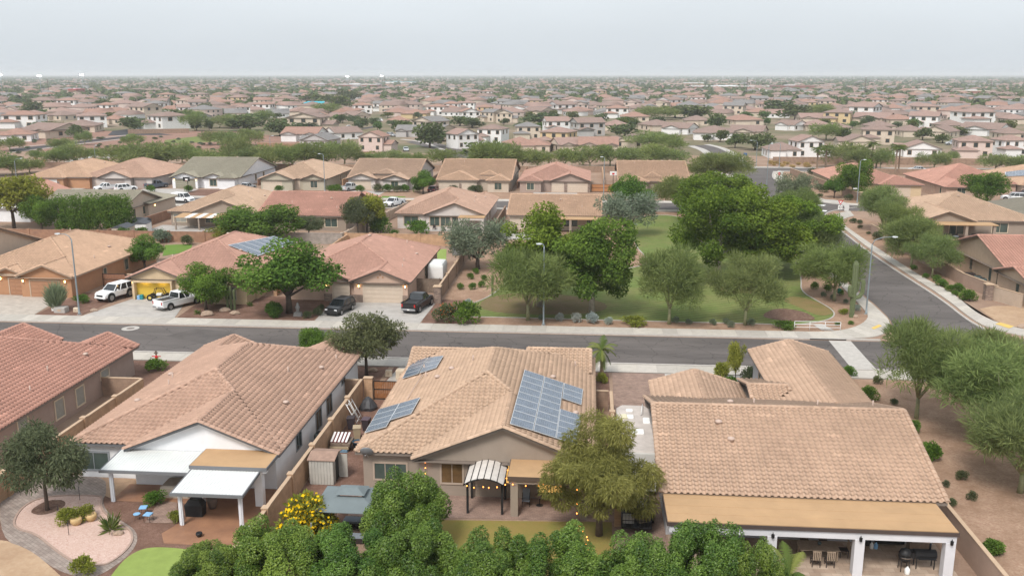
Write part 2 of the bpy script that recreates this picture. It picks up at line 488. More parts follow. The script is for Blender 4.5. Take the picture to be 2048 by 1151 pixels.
def sidewalk(A, B, z=.10, step=1.55, gap=.02, skip=None):
    """a pavement of cast slabs, each slab a piece of its own on a bed"""
    bed = band('sidewalk', A, B, -.02, z - .03, M_kerb)
    n = max(1, int(round(poly_len(A)[-1] / step)))
    e = gap / step / 2 * 1.0
    for i in range(n):
        t0, t1 = i / n + e / n, (i + 1) / n - e / n
        q = [along(A, t0), along(A, t1), along(B, t1), along(B, t0)]
        ar = sum(q[k][0] * q[(k + 1) % 4][1] - q[(k + 1) % 4][0] * q[k][1] for k in range(4))
        if ar < 0: q = q[::-1]
        dz = SLABTINT.uniform(-.006, .006)
        mb = MB().prism(q, z - .06, z + dz)
        o = mb.build('slab', M_slab, bed)
        t = SLABTINT.uniform(.88, 1.1); o.color = (t, t, t * SLABTINT.uniform(.97, 1.0), 1)
        a = o.data.attributes.new('tint', 'FLOAT', 'POINT'); a.data.foreach_set('value', np.ones(len(o.data.vertices), np.float32))
    return bed

# ---------------------------------------------------------------- ground, roads
sheet('ground', [(-30000, -200), (30000, -200), (30000, 42000), (-30000, 42000)], -.03, M_far)
sheet('lot_ground', [(-190, 30), (150, 30), (150, 277), (-190, 277)], 0.0, M_soil)
RA0, RA1 = 87.75, 97.75
sheet('street', [(-190, RA0), (150, RA0), (150, RA1), (-190, RA1)], .012, M_asph)
# side street
CR = smooth(P((1967, 659), (1932, 641), (1883, 601), (1800, 548), (1731, 502), (1675, 457), (1646, 436), (1652, 424), (1690, 417), (1712, 415)), 2)
CL = smooth([(33.0, 98.0), (34.6, 103.5), (35.6, 109), (35.9, 124), (36.0, 150), (36.6, 172), (38.6, 190), (41.5, 205), (42.2, 225), (42.0, 250), (40.5, 268), (37, 279)], 2)
CRN = smooth([(62, 203.6), (53.5, 206.5), (50.6, 212), (49.9, 226), (49.6, 248), (50.6, 262), (54, 277)], 2)
sheet('side_street', CL + [(54, 277)] + CRN[::-1] + [(64, 203), (64, 196)] + CR[::-1] + [(47.5, 98)], .016, M_asph)
sheet('cross_street', [(-190, 195.4), (38.9, 195.4), (42.5, 205.4), (-190, 205.4)], .020, M_asph)
sheet('court_street', [(50, 196.6), (120, 196.6), (120, 204.2), (50, 204.2)], .024, M_asph)
sheet('arterial_road', [(-300, 277.5), (400, 277.5), (400, 287.5), (-300, 287.5)], .012, M_asph)
sheet('verge', [(-300, 287.5), (400, 287.5), (400, 330), (-300, 330)], .004, M_soil)

def kerb(A, d=.28, parent=None):
    band('kerb', A, offset(A, d), -.02, .125, M_kerb)
# far side of the near street
sidewalk([(-190, 98.4), (-80, 98.4)], [(-190, 100.9), (-80, 100.9)], step=2.6)
sidewalk([(-80, 98.4), (23.0, 98.4)], [(-80, 100.9), (23.0, 100.9)], step=1.6)
kerb([(-190, 98.0), (31.5, 98.0)], .36)
rampA = smooth([(23.0, 98.4), (29, 98.4), (32.4, 100.0), (34.7, 104.5), (35.3, 109), (35.5, 125)], 2)
rampB = smooth([(23.0, 100.9), (27, 101.0), (30.2, 103.0), (32.8, 107), (33.6, 110.5), (34.2, 125)], 2)
sidewalk(rampA, rampB, step=1.5)
sidewalk([(35.5, 125.0), (35.8, 150), (36.3, 171), (38.2, 190)], [(34.2, 125.0), (34.5, 150), (35.0, 171), (37, 190)], step=1.6)
sheet('tactile_plate', P((1742, 657), (1758, 650), (1764, 653), (1748, 660)), .112, M_yellow_paint)
# near side of the near street
sidewalk([(-190, 84.9), (24, 84.9)], [(-190, 87.3), (24, 87.3)], step=1.9)
sidewalk(smooth([(24, 84.9), (32, 84.9), (37, 82), (39.5, 76), (40, 60)], 2), smooth([(24, 87.3), (33, 87.3), (39, 84.5), (42, 77.5), (42.4, 60)], 2), step=1.6)
kerb([(-190, 87.4), (33, 87.4)], .34)
sheet('street_stub', [(42.6, 30), (53, 30), (53, 87.75), (40, 87.75), (42.4, 80)], .020, M_asph)
# the concrete valley gutter across the street
sheet('valley_gutter', [(25.8, 87.76), (28.1, 87.76), (28.3, 97.74), (26.0, 97.74)], .020, M_conc)
# right-hand side of side street
CRk = CR[:-6]
kerb(CR, -.30)
SWo = smooth(P((2100, 681), (2048, 673), (1975, 656), (1942, 638), (1893, 598), (1810, 545), (1741, 500), (1685, 455), (1660, 437), (1670, 428), (1700, 422)), 2)
SWi = smooth(P((2110, 668), (2048, 660), (1990, 645), (1950, 625), (1905, 586), (1848, 557), (1775, 510), (1718, 472), (1679, 444), (1690, 437), (1708, 432)), 2)
sidewalk(SWo, SWi, step=1.6)
kerb([(47, 98.2), (150, 98.2)], .3)
sheet('tactile_plate', P((1990, 649), (2000, 646), (2028, 654), (2018, 658)), .116, M_yellow_paint)
# corner beyond the side street
sidewalk(offset(CRN, -.35), offset(CRN, -3.0), step=2.0)
kerb(CRN, -.3)
band('kerb_median', smooth(P((1640, 402), (1672, 405), (1690, 412), (1688, 422)), 2), smooth(P((1642, 399), (1678, 401), (1700, 409), (1697, 423)), 2), -.02, .10, M_conc)
# cross street edges, both sides
sidewalk([(-190, 192.2), (36, 192.2)], [(-190, 194.9), (36, 194.9)], step=2.4)
sidewalk([(-190, 206.0), (41, 206.0)], [(-190, 208.6), (41, 208.6)], step=2.4)
kerb([(-190, 205.45), (41, 205.45)], .35)
sidewalk(offset(smooth([(42.2, 209), (42.2, 225), (42.0, 250), (40.5, 266), (37, 276)], 2), .3), offset(smooth([(42.2, 209), (42.2, 225), (42.0, 250), (40.5, 266), (37, 276)], 2), 2.6), step=2)
# arterial kerbs
for y, x0, x1 in ((277.3, -300, 36), (277.3, 56, 400), (287.6, -300, 13), (287.6, 40, 400)):
    band('kerb', [(x0, y), (x1, y)], [(x0, y + .5), (x1, y + .5)], -.02, .13, M_conc, n=4)
band('footpath', [(40, 288.4), (400, 288.4)], [(40, 290.4), (400, 290.4)], -.02, .08, M_conc, n=4)

# park lawn with its gravel edges
front = [(-19.2, 104.6), (-4.5, 104.5), (5.6, 104.2), (19.4, 104.1), (23.5, 103.9), (26.6, 105.2), (29.0, 107.6), (29.8, 111), (29.0, 115.4), (28.0, 121), (29.8, 128.6), (31.5, 140), (33, 160), (34, 172),
         (28, 176), (20.5, 178.5), (17.5, 187.5), (12.5, 187.5), (8.0, 180), (6.5, 172), (8.2, 164.3), (8.2, 150.7), (9.6, 141.5), (9.2, 137.0), (5.6, 133.1), (0.3, 130.8), (-3.2, 137.5), (-8, 140), (-10.5, 125), (-12.5, 112)]
lawn_poly = smooth(front, 2, True)
sheet('lawn', lawn_poly, .024, M_lawn)
sheet('park_gravel', [(-18.0, 101.0), (27, 101.0), (30.5, 103.2), (33.0, 107.5), (33.8, 112), (34.2, 140), (34.6, 171), (36.5, 191.8), (4, 191.8), (2, 170), (-18, 150)], .008, M_grav)
band('lawn_kerb', lawn_poly + [lawn_poly[0]], offset(lawn_poly + [lawn_poly[0]], -.16), -.02, .07, M_kerb, n=220)
sheet('mulch_ring', smooth(P((1522, 634), (1535, 622), (1560, 616), (1600, 621), (1626, 632), (1632, 640), (1600, 643), (1560, 641)), 2, True), .05, M_mulch)
sheet('bare_patch', smooth([(-13, 106.5), (-2, 106), (3, 109), (2, 114), (-6, 118), (-13, 115)], 2, True), .030, gravel_mat('bare_soil', (.17, .125, .07), (.22, .155, .095), (.15, .13, .055), 12, .5))
sheet('bare_patch', smooth(P((1475, 560), (1540, 545), (1560, 580), (1480, 590), (1420, 575)), 2, True), .034, gravel_mat("dry_lawn", (.19, .165, .07), (.24, .18, .085), (.22, .145, .08), 16, .3))
sheet('bare_patch', smooth(P((1560, 600), (1590, 590), (1660, 612), (1672, 625), (1640, 634), (1600, 615)), 2, True), .036, gravel_mat("rusty_lawn", (.20, .15, .07), (.26, .18, .085), (.17, .155, .055), 16, .5))
# dirt drive at the right edge, gravel strips
sheet('dirt_lot', P((2110, 672), (2048, 659), (1995, 643), (1958, 618), (1985, 612), (2110, 612)), .03, M_dirt)
sheet('gravel_strip', SWi[4:-6] + P((1660, 420), (1850, 470), (1925, 610)), .010, M_grav)
sheet('gravel_strip', [(50.5, 209.5), (60, 208.8), (62, 276), (54, 276), (51.5, 255)], .014, M_grav)
sheet('gravel_strip', [(22.75, 30), (40, 30), (39.8, 70), (38, 80), (34, 84.6), (22.75, 84.6)], .012, M_grav)
# driveways and front yards across the near street
sheet('driveway', [(-59.2, 100.95), (-47.9, 100.95), (-50.2, 109.9), (-57.3, 109.9)], .040, M_conc2)
sheet('driveway', [(-31.2, 100.95), (-18.9, 100.95), (-18.6, 111.5), (-22.0, 111.5), (-22.4, 110.6), (-31.6, 110.6)], .040, M_conc2)
sheet('driveway', [(-80, 100.95), (-65.1, 100.95), (-66.6, 109.8), (-80, 110.9)], .040, mat("drive_paver", (.42, .37, .32), .9, .2, 1.2, detail=8))
for a, b in ((-65.0, -59.4), (-47.7, -31.4), (-18.7, -14.5)):
    sheet('front_yard', [(a, 101.0), (b, 101.0), (b + .3, 112.5), (a - .8, 112.5)], .030, M_grav2 if b < -16 else M_grav2)
for x0, x1 in ((-190, -134), (-125, -110), (-96, -81), (-73, -58), (-49, -37), (-28, -13), (-2.5, 9)):
    sheet('front_yard', [(x0, 208.7), (x1, 208.7), (x1, 221), (x0, 221)], .02, M_grav2 if x0 < -60 else M_grav)
for x0, x1 in ((-134, -125), (-110, -96), (-81, -73), (-58, -49), (-37, -28), (-13, -2.5)):
    sheet('driveway', [(x0, 208.7), (x1, 208.7), (x1, 222), (x0, 222)], .02, M_conc2)
sheet('front_lawn', P((753, 392), (810, 393), (812, 395), (755, 396)), .03, M_lawn2)
sheet('back_lawn', P((330, 490), (385, 488), (380, 503), (325, 512)), .03, M_lawn2)
sheet('back_lawn', P((866, 500), (893, 498), (892, 530), (876, 532)), .03, M_turf)
sheet('patio_slab', P((985, 460), (1200, 480), (1090, 482), (975, 476)), .03, M_conc2)
sheet('patio_slab', [(-80, 158.5), (-66, 158.5), (-66, 167), (-80, 167)], .03, M_conc2)
# near-side front yards
for a, b, m in ((-60, -37.5, M_grav2), (-37.0, -19, M_grav2), (-18.5, 2.3, M_grav2), (6.9, 22.5, M_grav2)):
    sheet('front_yard', [(a, 76), (b, 76), (b, 84.85), (a, 84.85)], .012, m)
sheet('driveway', [(-36.0, 80.5), (-29, 80.5), (-29, 84.85), (-36.0, 84.85)], .028, M_conc2)
sheet('driveway', [(-9.0, 79.5), (0.4, 79.5), (0.4, 84.85), (-9.0, 84.85)], .028, M_conc2)
sheet('walkway', [(-18.6, 77.2), (-17.2, 77.2), (-16.2, 84.85), (-18.0, 84.85)], .03, M_conc)
sheet('paver_drive', [(2.6, 57.0), (5.6, 57.0), (5.6, 70), (7.6, 74), (7.6, 84.85), (2.6, 84.85)], .036, M_paver)
sheet('apron', [(7.6, 80.6), (18.2, 80.6), (18.2, 84.85), (7.6, 84.85)], .032, M_conc)
def ellipse(c, rx, ry, n=24, rot=0):
    return [(c[0] + rx * math.cos(t) * math.cos(rot) - ry * math.sin(t) * math.sin(rot), c[1] + rx * math.cos(t) * math.sin(rot) + ry * math.sin(t) * math.cos(rot)) for t in [2 * math.pi * k / n for k in range(n)]]
# manhole collars in the asphalt: concrete ring, iron lid
M_iron = mat("cast_iron", (.20, .17, .155), .7, .15, 8)
for px, py in ((261, 656.5), (1972, 690)):
    c = G(px, py)
    o = thing('manhole', 'round iron manhole lid in a pale concrete collar ' + ('on the street before the white pickup' if px < 1000 else 'where the side street meets the street'), 'manhole', (c[0], c[1], .016))
    MB().lathe([(.95, 0), (.95, .012), (.45, .012), (.45, .004)], n=28, sm=False).build('collar', M_conc, o)
    MB().lathe([(.44, 0), (.44, .016), (.36, .018), (0.01, .018)], n=24, sm=False).build('lid', M_iron, o)
sheet('asphalt_patch', P((330, 672), (390, 657), (470, 664), (420, 690)), .018, M_asph2 if False else mat("asphalt_patch", (.105, .093, .088), .9, .2, .6, detail=8))
sheet('asphalt_patch', P((1024, 690), (1175, 690), (1150, 705), (1024, 704)), .018, MATS["asphalt_patch"])
sheet('road_marking', P((1633, 409), (1652, 410), (1648, 412), (1630, 411)), .03, M_white_paint)
sheet('road_marking', P((1643, 420), (1655, 421), (1652, 423), (1645, 423)), .03, M_white_paint)
# ---------------------------------------------------------------- houses
def inpoly(u, s, poly):
    ins = np.zeros(len(u), bool); n = len(poly)
    for i in range(n):
        x0, y0 = poly[i]; x1, y1 = poly[(i + 1) % n]
        c = ((y0 > s) != (y1 > s))
        with np.errstate(divide='ignore', invalid='ignore'):
            xi = (x1 - x0) * (s - y0) / (y1 - y0 + 1e-12) + x0
        ins ^= c & (u < xi)
    return ins

class Block:
    """a roof over a rectangle: ridge along axis, each end 'h'ip or 'g'able; half='lo'/'hi' for a single slope"""
    def __init__(s, x0, x1, y0, y1, ze=2.75, k=.36, ax='x', ends='hh', zw=0.0, wall=True):
        s.x0, s.x1, s.y0, s.y1, s.ze, s.k, s.ax, s.ends, s.zw, s.wall = x0, x1, y0, y1, ze, k, ax, ends, zw, wall
        s.half = ((y1 - y0) if ax == 'x' else (x1 - x0)) / 2
        L = (x1 - x0) if ax == 'x' else (y1 - y0)
        n_h = (ends[0] == 'h') + (ends[1] == 'h')
        if n_h and L < n_h * s.half:           # short: hips meet below
            s.half_end = L / n_h
        s.zr = ze + s.half * k
    def height(s, x, y):
        d = np.minimum(y - s.y0, s.y1 - y) if s.ax == 'x' else np.minimum(x - s.x0, s.x1 - x)
        lo, hi = (x - s.x0, s.x1 - x) if s.ax == 'x' else (y - s.y0, s.y1 - y)
        if s.ends[0] == 'h': d = np.minimum(d, lo)
        if s.ends[1] == 'h': d = np.minimum(d, hi)
        inside = (x > s.x0) & (x < s.x1) & (y > s.y0) & (y < s.y1)
        return np.where(inside, s.ze + s.k * d, -1e3)
    def faces(s):
        """list of polygons, eave edge first, plus ridge/hip lines and gable triangles"""
        x0, x1, y0, y1, ze, zr, h = s.x0, s.x1, s.y0, s.y1, s.ze, s.zr, s.half
        if s.ax == 'x': a0, a1, b0, b1 = x0, x1, y0, y1
        else: a0, a1, b0, b1 = y0, y1, x0, x1
        bm = (b0 + b1) / 2
        r0 = a0 + (h if s.ends[0] == 'h' else 0); r1 = a1 - (h if s.ends[1] == 'h' else 0)
        if r0 > r1: r0 = r1 = (r0 + r1) / 2
        W = (lambda a, b, z: (a, b, z)) if s.ax == 'x' else (lambda a, b, z: (b, a, z))
        flip = s.ax == 'y'
        F_ = [[W(a0, b0, ze), W(a1, b0, ze), W(r1, bm, zr), W(r0, bm, zr)], [W(a1, b1, ze), W(a0, b1, ze), W(r0, bm, zr), W(r1, bm, zr)]]
        R = [(W(r0, bm, zr), W(r1, bm, zr))]; T = []
        for k, a, r in ((0, a0, r0), (1, a1, r1)):
            if s.ends[k] == 'h':
                f = [W(a, b1, ze), W(a, b0, ze), W(r, bm, zr)]
                F_.append(f if k == 0 else [f[1], f[0], f[2]])
                R += [(W(a, b0, ze), W(r, bm, zr)), (W(a, b1, ze), W(r, bm, zr))]
            else:
                T.append((k, W(a, b0, ze), W(a, b1, ze), W(a, bm, zr)))
                R += [(W(a, b0, ze), W(a, bm, zr)), (W(a, b1, ze), W(a, bm, zr))]
        if flip:
            F_ = [[f[1], f[0]] + f[2:][::-1] for f in F_]
        return F_, R, T

# one S-tile: u across .0-.30, s up-slope 0-.42
TW, TE = .385, .39
def tile_profile(level):
    if level == 2: return np.array([0, .10, .26, .42, .56, .80, 1.0]), np.array([.008, .092, .128, .092, .008, -.006, .008])
    return np.array([0, .28, .56, 1.0]), np.array([.004, .125, .004, .004])
def tile_template(level, lift=.066):
    pu, pz = tile_profile(level); n = len(pu)
    v = []
    for sv, lf in ((0.0, lift), (TE + .05, .002)):
        for a, b in zip(pu, pz): v.append((a * TW, sv, b + lf))
    f = [(i, i + 1, n + i + 1, n + i) for i in range(n - 1)]
    if level == 2:
        for a, b in zip(pu, pz): v.append((a * TW, 0.0, b + lift - .014))
        f += [(2 * n + i, 2 * n + i + 1, i + 1, i) for i in range(n - 1)]
    return np.array(v), np.array(f)

def roof_mat(name, c):
    return mat(name, c, .9, .10, .28, tint=True, detail=9, spec=.12)

def roof_tiles(blocks, bi, level, rng, keep=None):
    """tile frames on block bi's slopes: arrays of origins and bases, culled where another block's roof covers them"""
    out = []
    Fs, _, _ = blocks[bi].faces()
    for f in Fs:
        p = [Vector(q) for q in f]
        u = (p[1] - p[0]).normalized(); nrm = u.cross(p[-1] - p[0]).normalized(); s_ = nrm.cross(u).normalized()
        if nrm.z < 0: continue
        o = p[0]
        loc = [((q - o).dot(u), (q - o).dot(s_)) for q in p]
        um = max(a for a, b in loc); sm = max(b for a, b in loc); u0 = min(a for a, b in loc)
        nu = int(math.ceil((um - u0) / TW)); ns = max(1, int(round(sm / TE))); sp = sm / ns
        uu, ss = np.meshgrid(u0 + np.arange(nu) * TW, -.06 + np.arange(ns) * sp)
        uu = uu.ravel(); ss = ss.ravel()
        c_u, c_s = uu + TW / 2, np.maximum(ss + TE / 2, .02)
        ok = inpoly(c_u, np.minimum(c_s, sm - .02), loc)
        uu, ss = uu[ok], ss[ok]
        w = np.array(o)[None] + uu[:, None] * np.array(u)[None] + ss[:, None] * np.array(s_)[None]
        ce = w + np.array(u)[None] * TW / 2 + np.array(s_)[None] * (np.minimum(ss + TE / 2, sm) - ss)[:, None]
        m = np.ones(len(w), bool)
        for bj, b in enumerate(blocks):
            if bj == bi: continue
            hb = b.height(ce[:, 0], ce[:, 1])
            m &= ~(hb > ce[:, 2] + .10)
            if bj < bi: m &= ~(hb > ce[:, 2] - .04)
        w = w[m]
        out.append((w, np.array(u), np.array(s_), np.array(nrm)))
    return out

def cap_line(a, b, step=.40, r=.165):
    """row of half-round ridge tiles between two points -> list of (verts, faces)"""
    a, b = Vector(a), Vector(b); d = b - a; L = d.length
    if L < .2: return []
    d /= L
    side = d.cross(Vector((0, 0, 1))).normalized(); up = side.cross(d)
    n = max(1, int(round(L / step))); res = []
    for i in range(n):
        p0 = a + d * (L * i / n); p1 = a + d * (L * (i + 1) / n + .03)
        v = []
        for p, rr, lift in ((p0, r * 1.06, .035), (p1, r * .92, .01)):
            for t in (0, .25, .5, .75, 1):
                ang = math.pi * t
                v.append(tuple(p + side * (rr * math.cos(ang)) + up * (rr * .8 * math.sin(ang) + lift + .02)))
        f = [(j, j + 1, 5 + j + 1, 5 + j) for j in range(4)] + [(4, 3, 2, 1, 0)]
        res.append((v, f))
    return res

def to_local(o, w):
    L = o.location; a = -o.rotation_euler[2]; c, s = math.cos(a), math.sin(a)
    w = np.asarray(w, float).reshape(-1, 3)
    x, y = w[:, 0] - L.x, w[:, 1] - L.y
    return np.stack([x * c - y * s, x * s + y * c, w[:, 2] - L.z], 1)

M_fascia = mat('fascia_paint', (.20, .165, .14), .7, .08, 2)
def build_roof(root, blocks, rmat, level=1, singles=0, seed=1, fascia=None, pale=.012, cap=True):
    """root is at its own frame; blocks are in that local frame. returns the roof part"""
    rng = np.random.default_rng(seed)
    deck = MB(); fas = MB()
    lines = []
    for bi, b in enumerate(blocks):
        Fs, R, T = b.faces()
        for f in Fs:
            deck.face([(x, y, z - .012 - .009 * bi) for x, y, z in f])
            (xa, ya, za), (xb, yb, zb) = [(p[0] - .003 * bi * (1 if p[0] > b.x0 + .1 else -1), p[1] - .003 * bi * (1 if p[1] > b.y0 + .1 else -1), p[2] - .002 * bi) for p in f[:2]]
            fas.face([(xa, ya, za - .20), (xb, yb, zb - .20), (xb, yb, zb - .014), (xa, ya, za - .014)])
        for k, p, q, r in T:
            # barge boards of a gable end
            for s_, e_ in ((p, r), (r, q)):
                fas.face([(s_[0], s_[1], s_[2] - .20), (e_[0], e_[1], e_[2] - .20), (e_[0], e_[1], e_[2] - .014), (s_[0], s_[1], s_[2] - .014)])
        fas.face([(b.x0, b.y0, b.ze - .2 - .004 * bi), (b.x0, b.y1, b.ze - .2 - .004 * bi), (b.x1, b.y1, b.ze - .2 - .004 * bi), (b.x1, b.y0, b.ze - .2 - .004 * bi)])
        for a, c in R:
            lines.append((bi, a, c))
    roof = deck.build('roof', rmat, root)
    fas.build('fascia', fascia or M_fascia, roof)
    a = roof.data.attributes.new('tint', 'FLOAT', 'POINT'); a.data.foreach_set('value', np.full(len(roof.data.vertices), .82, np.float32))
    # tiles
    allw, allb = [], []
    for bi in range(len(blocks)):
        for w, u, s_, n in roof_tiles(blocks, bi, level, rng):
            if len(w):
                allw.append(w); allb.append(np.repeat(np.stack([u, s_, n])[None], len(w), 0))
    if not allw: return roof
    W = np.concatenate(allw); B = np.concatenate(allb)
    t = rng.normal(1.0, .04, len(W)).clip(.85, 1.15)
    for i in rng.integers(0, max(1, len(W) - 3), int(len(W) * pale * .35)): t[i:i + int(rng.integers(2, 4))] = 1.22
    if singles:
        # nearest tiles that face the camera become pieces of their own
        L = root.location; a_ = root.rotation_euler[2]
        c, s = math.cos(a_), math.sin(a_)
        wx = W[:, 0] * c - W[:, 1] * s + L.x; wy = W[:, 0] * s + W[:, 1] * c + L.y
        view = np.stack([-wx, -wy, H - W[:, 2]], 1); view /= np.linalg.norm(view, axis=1)[:, None]
        nw = np.stack([B[:, 2, 0] * c - B[:, 2, 1] * s, B[:, 2, 0] * s + B[:, 2, 1] * c, B[:, 2, 2]], 1)
        facing = (view * nw).sum(1)
        d = np.hypot(wx, wy)
        order = np.argsort(np.where(facing > .25, d, 1e6))[:singles]
        mes = []
        for lf in (.066, .036):
            tv, tf = tile_template(2, lf); mes.append(np_mesh('tile', tv, tf, rmat, np.ones(len(tv))))
        for i in order:
            me = mes[0 if abs(B[i, 2, 1]) > abs(B[i, 2, 0]) else 1]
            o = bpy.data.objects.new('tile', me); COL.objects.link(o); o.parent = roof
            o.matrix_local = Matrix([[B[i, 0, 0], B[i, 1, 0], B[i, 2, 0], W[i, 0]], [B[i, 0, 1], B[i, 1, 1], B[i, 2, 1], W[i, 1]], [B[i, 0, 2], B[i, 1, 2], B[i, 2, 2], W[i, 2]], [0, 0, 0, 1]])
            q = float(t[i]); o.color = (q, q, q, 1)
        m = np.ones(len(W), bool); m[order] = False
        W, B, t = W[m], B[m], t[m]
    tv, tf = tile_template(level)
    tz = np.where((np.abs(B[:, 2, 1]) > np.abs(B[:, 2, 0]))[:, None], tv[None, :, 2], tile_template(level, .036)[0][None, :, 2])[:, :, None]
    V = W[:, None, :] + tv[None, :, 0:1] * B[:, None, 0, :] + tv[None, :, 1:2] * B[:, None, 1, :] + tz * B[:, None, 2, :]
    Fc = tf[None] + (np.arange(len(W)) * len(tv))[:, None, None]
    o = link('roof_tiles', np_mesh('roof_tiles', V.reshape(-1, 3), Fc.reshape(-1, 4), rmat, np.repeat(t, len(tv))), roof)
    o['kind'] = 'stuff'
    if cap:
        cv = MB(); tt = []
        for bi, a, c in lines:
            for v, f in cap_line(a, c):
                mid = np.mean(np.array(v), 0)
                hid = any(bj != bi and blocks[bj].height(mid[0], mid[1]) > mid[2] - .17 for bj in range(len(blocks)))
                if hid: continue
                cv.add(v, f); tt += [float(rng.normal(.98, .07))] * len(v)
        if cv.v:
            o = cv.build('ridge_tiles', rmat, roof); o['kind'] = 'stuff'
            at = o.data.attributes.new('tint', 'FLOAT', 'POINT'); at.data.foreach_set('value', np.array(tt, np.float32))
    return roof

def build_walls(root, blocks, wmat, oh=.45, extra=None):
    mb = MB()
    for i, b in enumerate(blocks):
        if not b.wall: continue
        o = oh + .004 * i
        x0, x1, y0, y1 = b.x0 + o, b.x1 - o, b.y0 + o, b.y1 - o
        zt = b.ze - .19
        mb.box(x0, x1, y0, y1, b.zw - .02, zt)
        # gable ends
        for k in (0, 1):
            if b.ends[k] == 'g':
                zi = b.ze + (b.half - o) * 0 - .03
                if b.ax == 'x':
                    x = x0 if k == 0 else x1; xi = x + (.12 if k == 0 else -.12); ym = (b.y0 + b.y1) / 2
                    zb = b.ze + o * b.k - .05
                    tri = [(y0, zt - .02), (y1, zt - .02), (y1, zb), (ym, b.zr - .05), (y0, zb)]
                    v = [(x, p, q) for p, q in tri] + [(xi, p, q) for p, q in tri]
                else:
                    y = y0 if k == 0 else y1; yi = y + (.12 if k == 0 else -.12); xm = (b.x0 + b.x1) / 2
                    zb = b.ze + o * b.k - .05
                    tri = [(x0, zt - .02), (x1, zt - .02), (x1, zb), (xm, b.zr - .05), (x0, zb)]
                    v = [(p, y, q) for p, q in tri] + [(p, yi, q) for p, q in tri]
                mb.add(v, [(0, 1, 2, 3, 4), (9, 8, 7, 6, 5)] + [(j, (j + 1) % 5, 5 + (j + 1) % 5, 5 + j) for j in range(5)])
    return mb.build('wall', wmat, root)

M_glass = mat("window_glass", (.035, .045, .045), .08, .0, spec=.6)
M_glass_g = mat("window_glass_green", (.06, .085, .075), .12, .25, .6, spec=.6)
M_blind = mat("window_blind", (.30, .30, .27), .5, .08, 2)
M_lit = mat("lit_window", (.25, .16, .06), .4, .0, emit=(1.0, .55, .15), estr=.55)
def basis(face):
    """unit along-wall vector and outward normal for a wall facing -y, +y, -x, +x"""
    return {'-y': ((1, 0), (0, -1)), '+y': ((-1, 0), (0, 1)), '-x': ((0, -1), (-1, 0)), '+x': ((0, 1), (1, 0))}[face]
def panel(mb, face, at, off, a0, a1, z0, z1, d0, d1):
    """box on a wall: centre `at` (x,y on the wall plane), a along the wall, d outwards"""
    (tx, ty), (nx, ny) = basis(face)
    P_ = [(at[0] + tx * a + nx * d, at[1] + ty * a + ny * d) for a, d in ((a0, d0), (a1, d0), (a1, d1), (a0, d1))]
    xs = [p[0] for p in P_]; ys = [p[1] for p in P_]
    mb.box(min(xs), max(xs), min(ys), max(ys), z0, z1)
def window(root, face, x, y, zc, w, h, fmat, gmat=None, lights=2, trim=.12, sill=True, grid=False):
    """frame with panes; x,y a point on the wall in root's frame"""
    fr = MB(); g = gmat or M_glass; t = trim
    for a0, a1, z0, z1 in ((-w / 2 - t, w / 2 + t, zc + h / 2, zc + h / 2 + t), (-w / 2 - t, w / 2 + t, zc - h / 2 - t, zc - h / 2), (-w / 2 - t, -w / 2, zc - h / 2, zc + h / 2), (w / 2, w / 2 + t, zc - h / 2, zc + h / 2)):
        panel(fr, face, (x, y), 0, a0, a1, z0, z1, -.03, .06)
    for i in range(1, lights):
        a = -w / 2 + w * i / lights
        panel(fr, face, (x, y), 0, a - .025, a + .025, zc - h / 2, zc + h / 2, -.02, .035)
    o = fr.build('window', fmat, root)
    for i in range(lights):
        p = MB(); a0 = -w / 2 + w * i / lights + .02; a1 = -w / 2 + w * (i + 1) / lights - .02
        panel(p, face, (x, y), 0, a0, a1, zc - h / 2 + .01, zc + h / 2 - .01, -.02, .015)
        p.build('pane', g, o)
    return o
def garage_door(root, face, x, y, w, dm, h=2.15, tm=None, z0=0.0):
    """sectional door of separate panels in a recessed surround"""
    fr = MB()
    for a0, a1, zb, zt in ((-w / 2 - .14, -w / 2, 0, h + .14), (w / 2, w / 2 + .14, 0, h + .14), (-w / 2, w / 2, h, h + .14)):
        panel(fr, face, (x, y), 0, a0, a1, z0 + zb, z0 + zt, -.02, .05)
    o = fr.build('garage_door', tm or dm, root)
    n = 4
    for i in range(n):
        p = MB(); z = h * i / n
        panel(p, face, (x, y), 0, -w / 2 + .01, w / 2 - .01, z0 + z + .012, z0 + h * (i + 1) / n - .012, -.02, .015)
        c = max(2, int(w / 1.2))
        for j in range(c):
            a = -w / 2 + w * (j + .5) / c
            panel(p, face, (x, y), 0, a - w / c * .38, a + w / c * .38, z0 + z + .10, z0 + h * (i + 1) / n - .10, .0, .03)
        p.build('panel', dm, o)
    return o
M_lampmetal = mat("black_metal", (.03, .03, .032), .45, .0, metal=.6)
M_bulb = mat("warm_bulb", (1, .7, .35), .4, .0, emit=(1.0, .62, .22), estr=6.0)
def sconce(root, face, x, y, z=2.1, lit=True):
    mb = MB(); panel(mb, face, (x, y), 0, -.07, .07, z - .18, z + .2, .0, .05); panel(mb, face, (x, y), 0, -.09, .09, z + .14, z + .2, .05, .22); panel(mb, face, (x, y), 0, -.06, .06, z - .2, z - .16, .05, .20)
    o = mb.build('wall_light', M_lampmetal, root)
    p = MB(); panel(p, face, (x, y), 0, -.055, .055, z - .155, z + .135, .06, .17); p.build('glass', M_bulb if lit else M_white_paint, o)
    return o
def roof_vent(root, x, y, z, m, h=.45):
    """plumbing vent pipe"""
    MB().tube([(x, y, z - .2), (x, y, z + h)], .055, 8).build('vent_pipe', m, root)
def roof_cowl(root, x, y, z, m, k=.36, dirx=0, diry=-1):
    mb = MB(); mb.lathe([(.17, -.1), (.17, .10), (.24, .12), (.22, .22), (.08, .28), (.01, .29)], (x, y, z), 10); mb.build('roof_cowl', m, root)
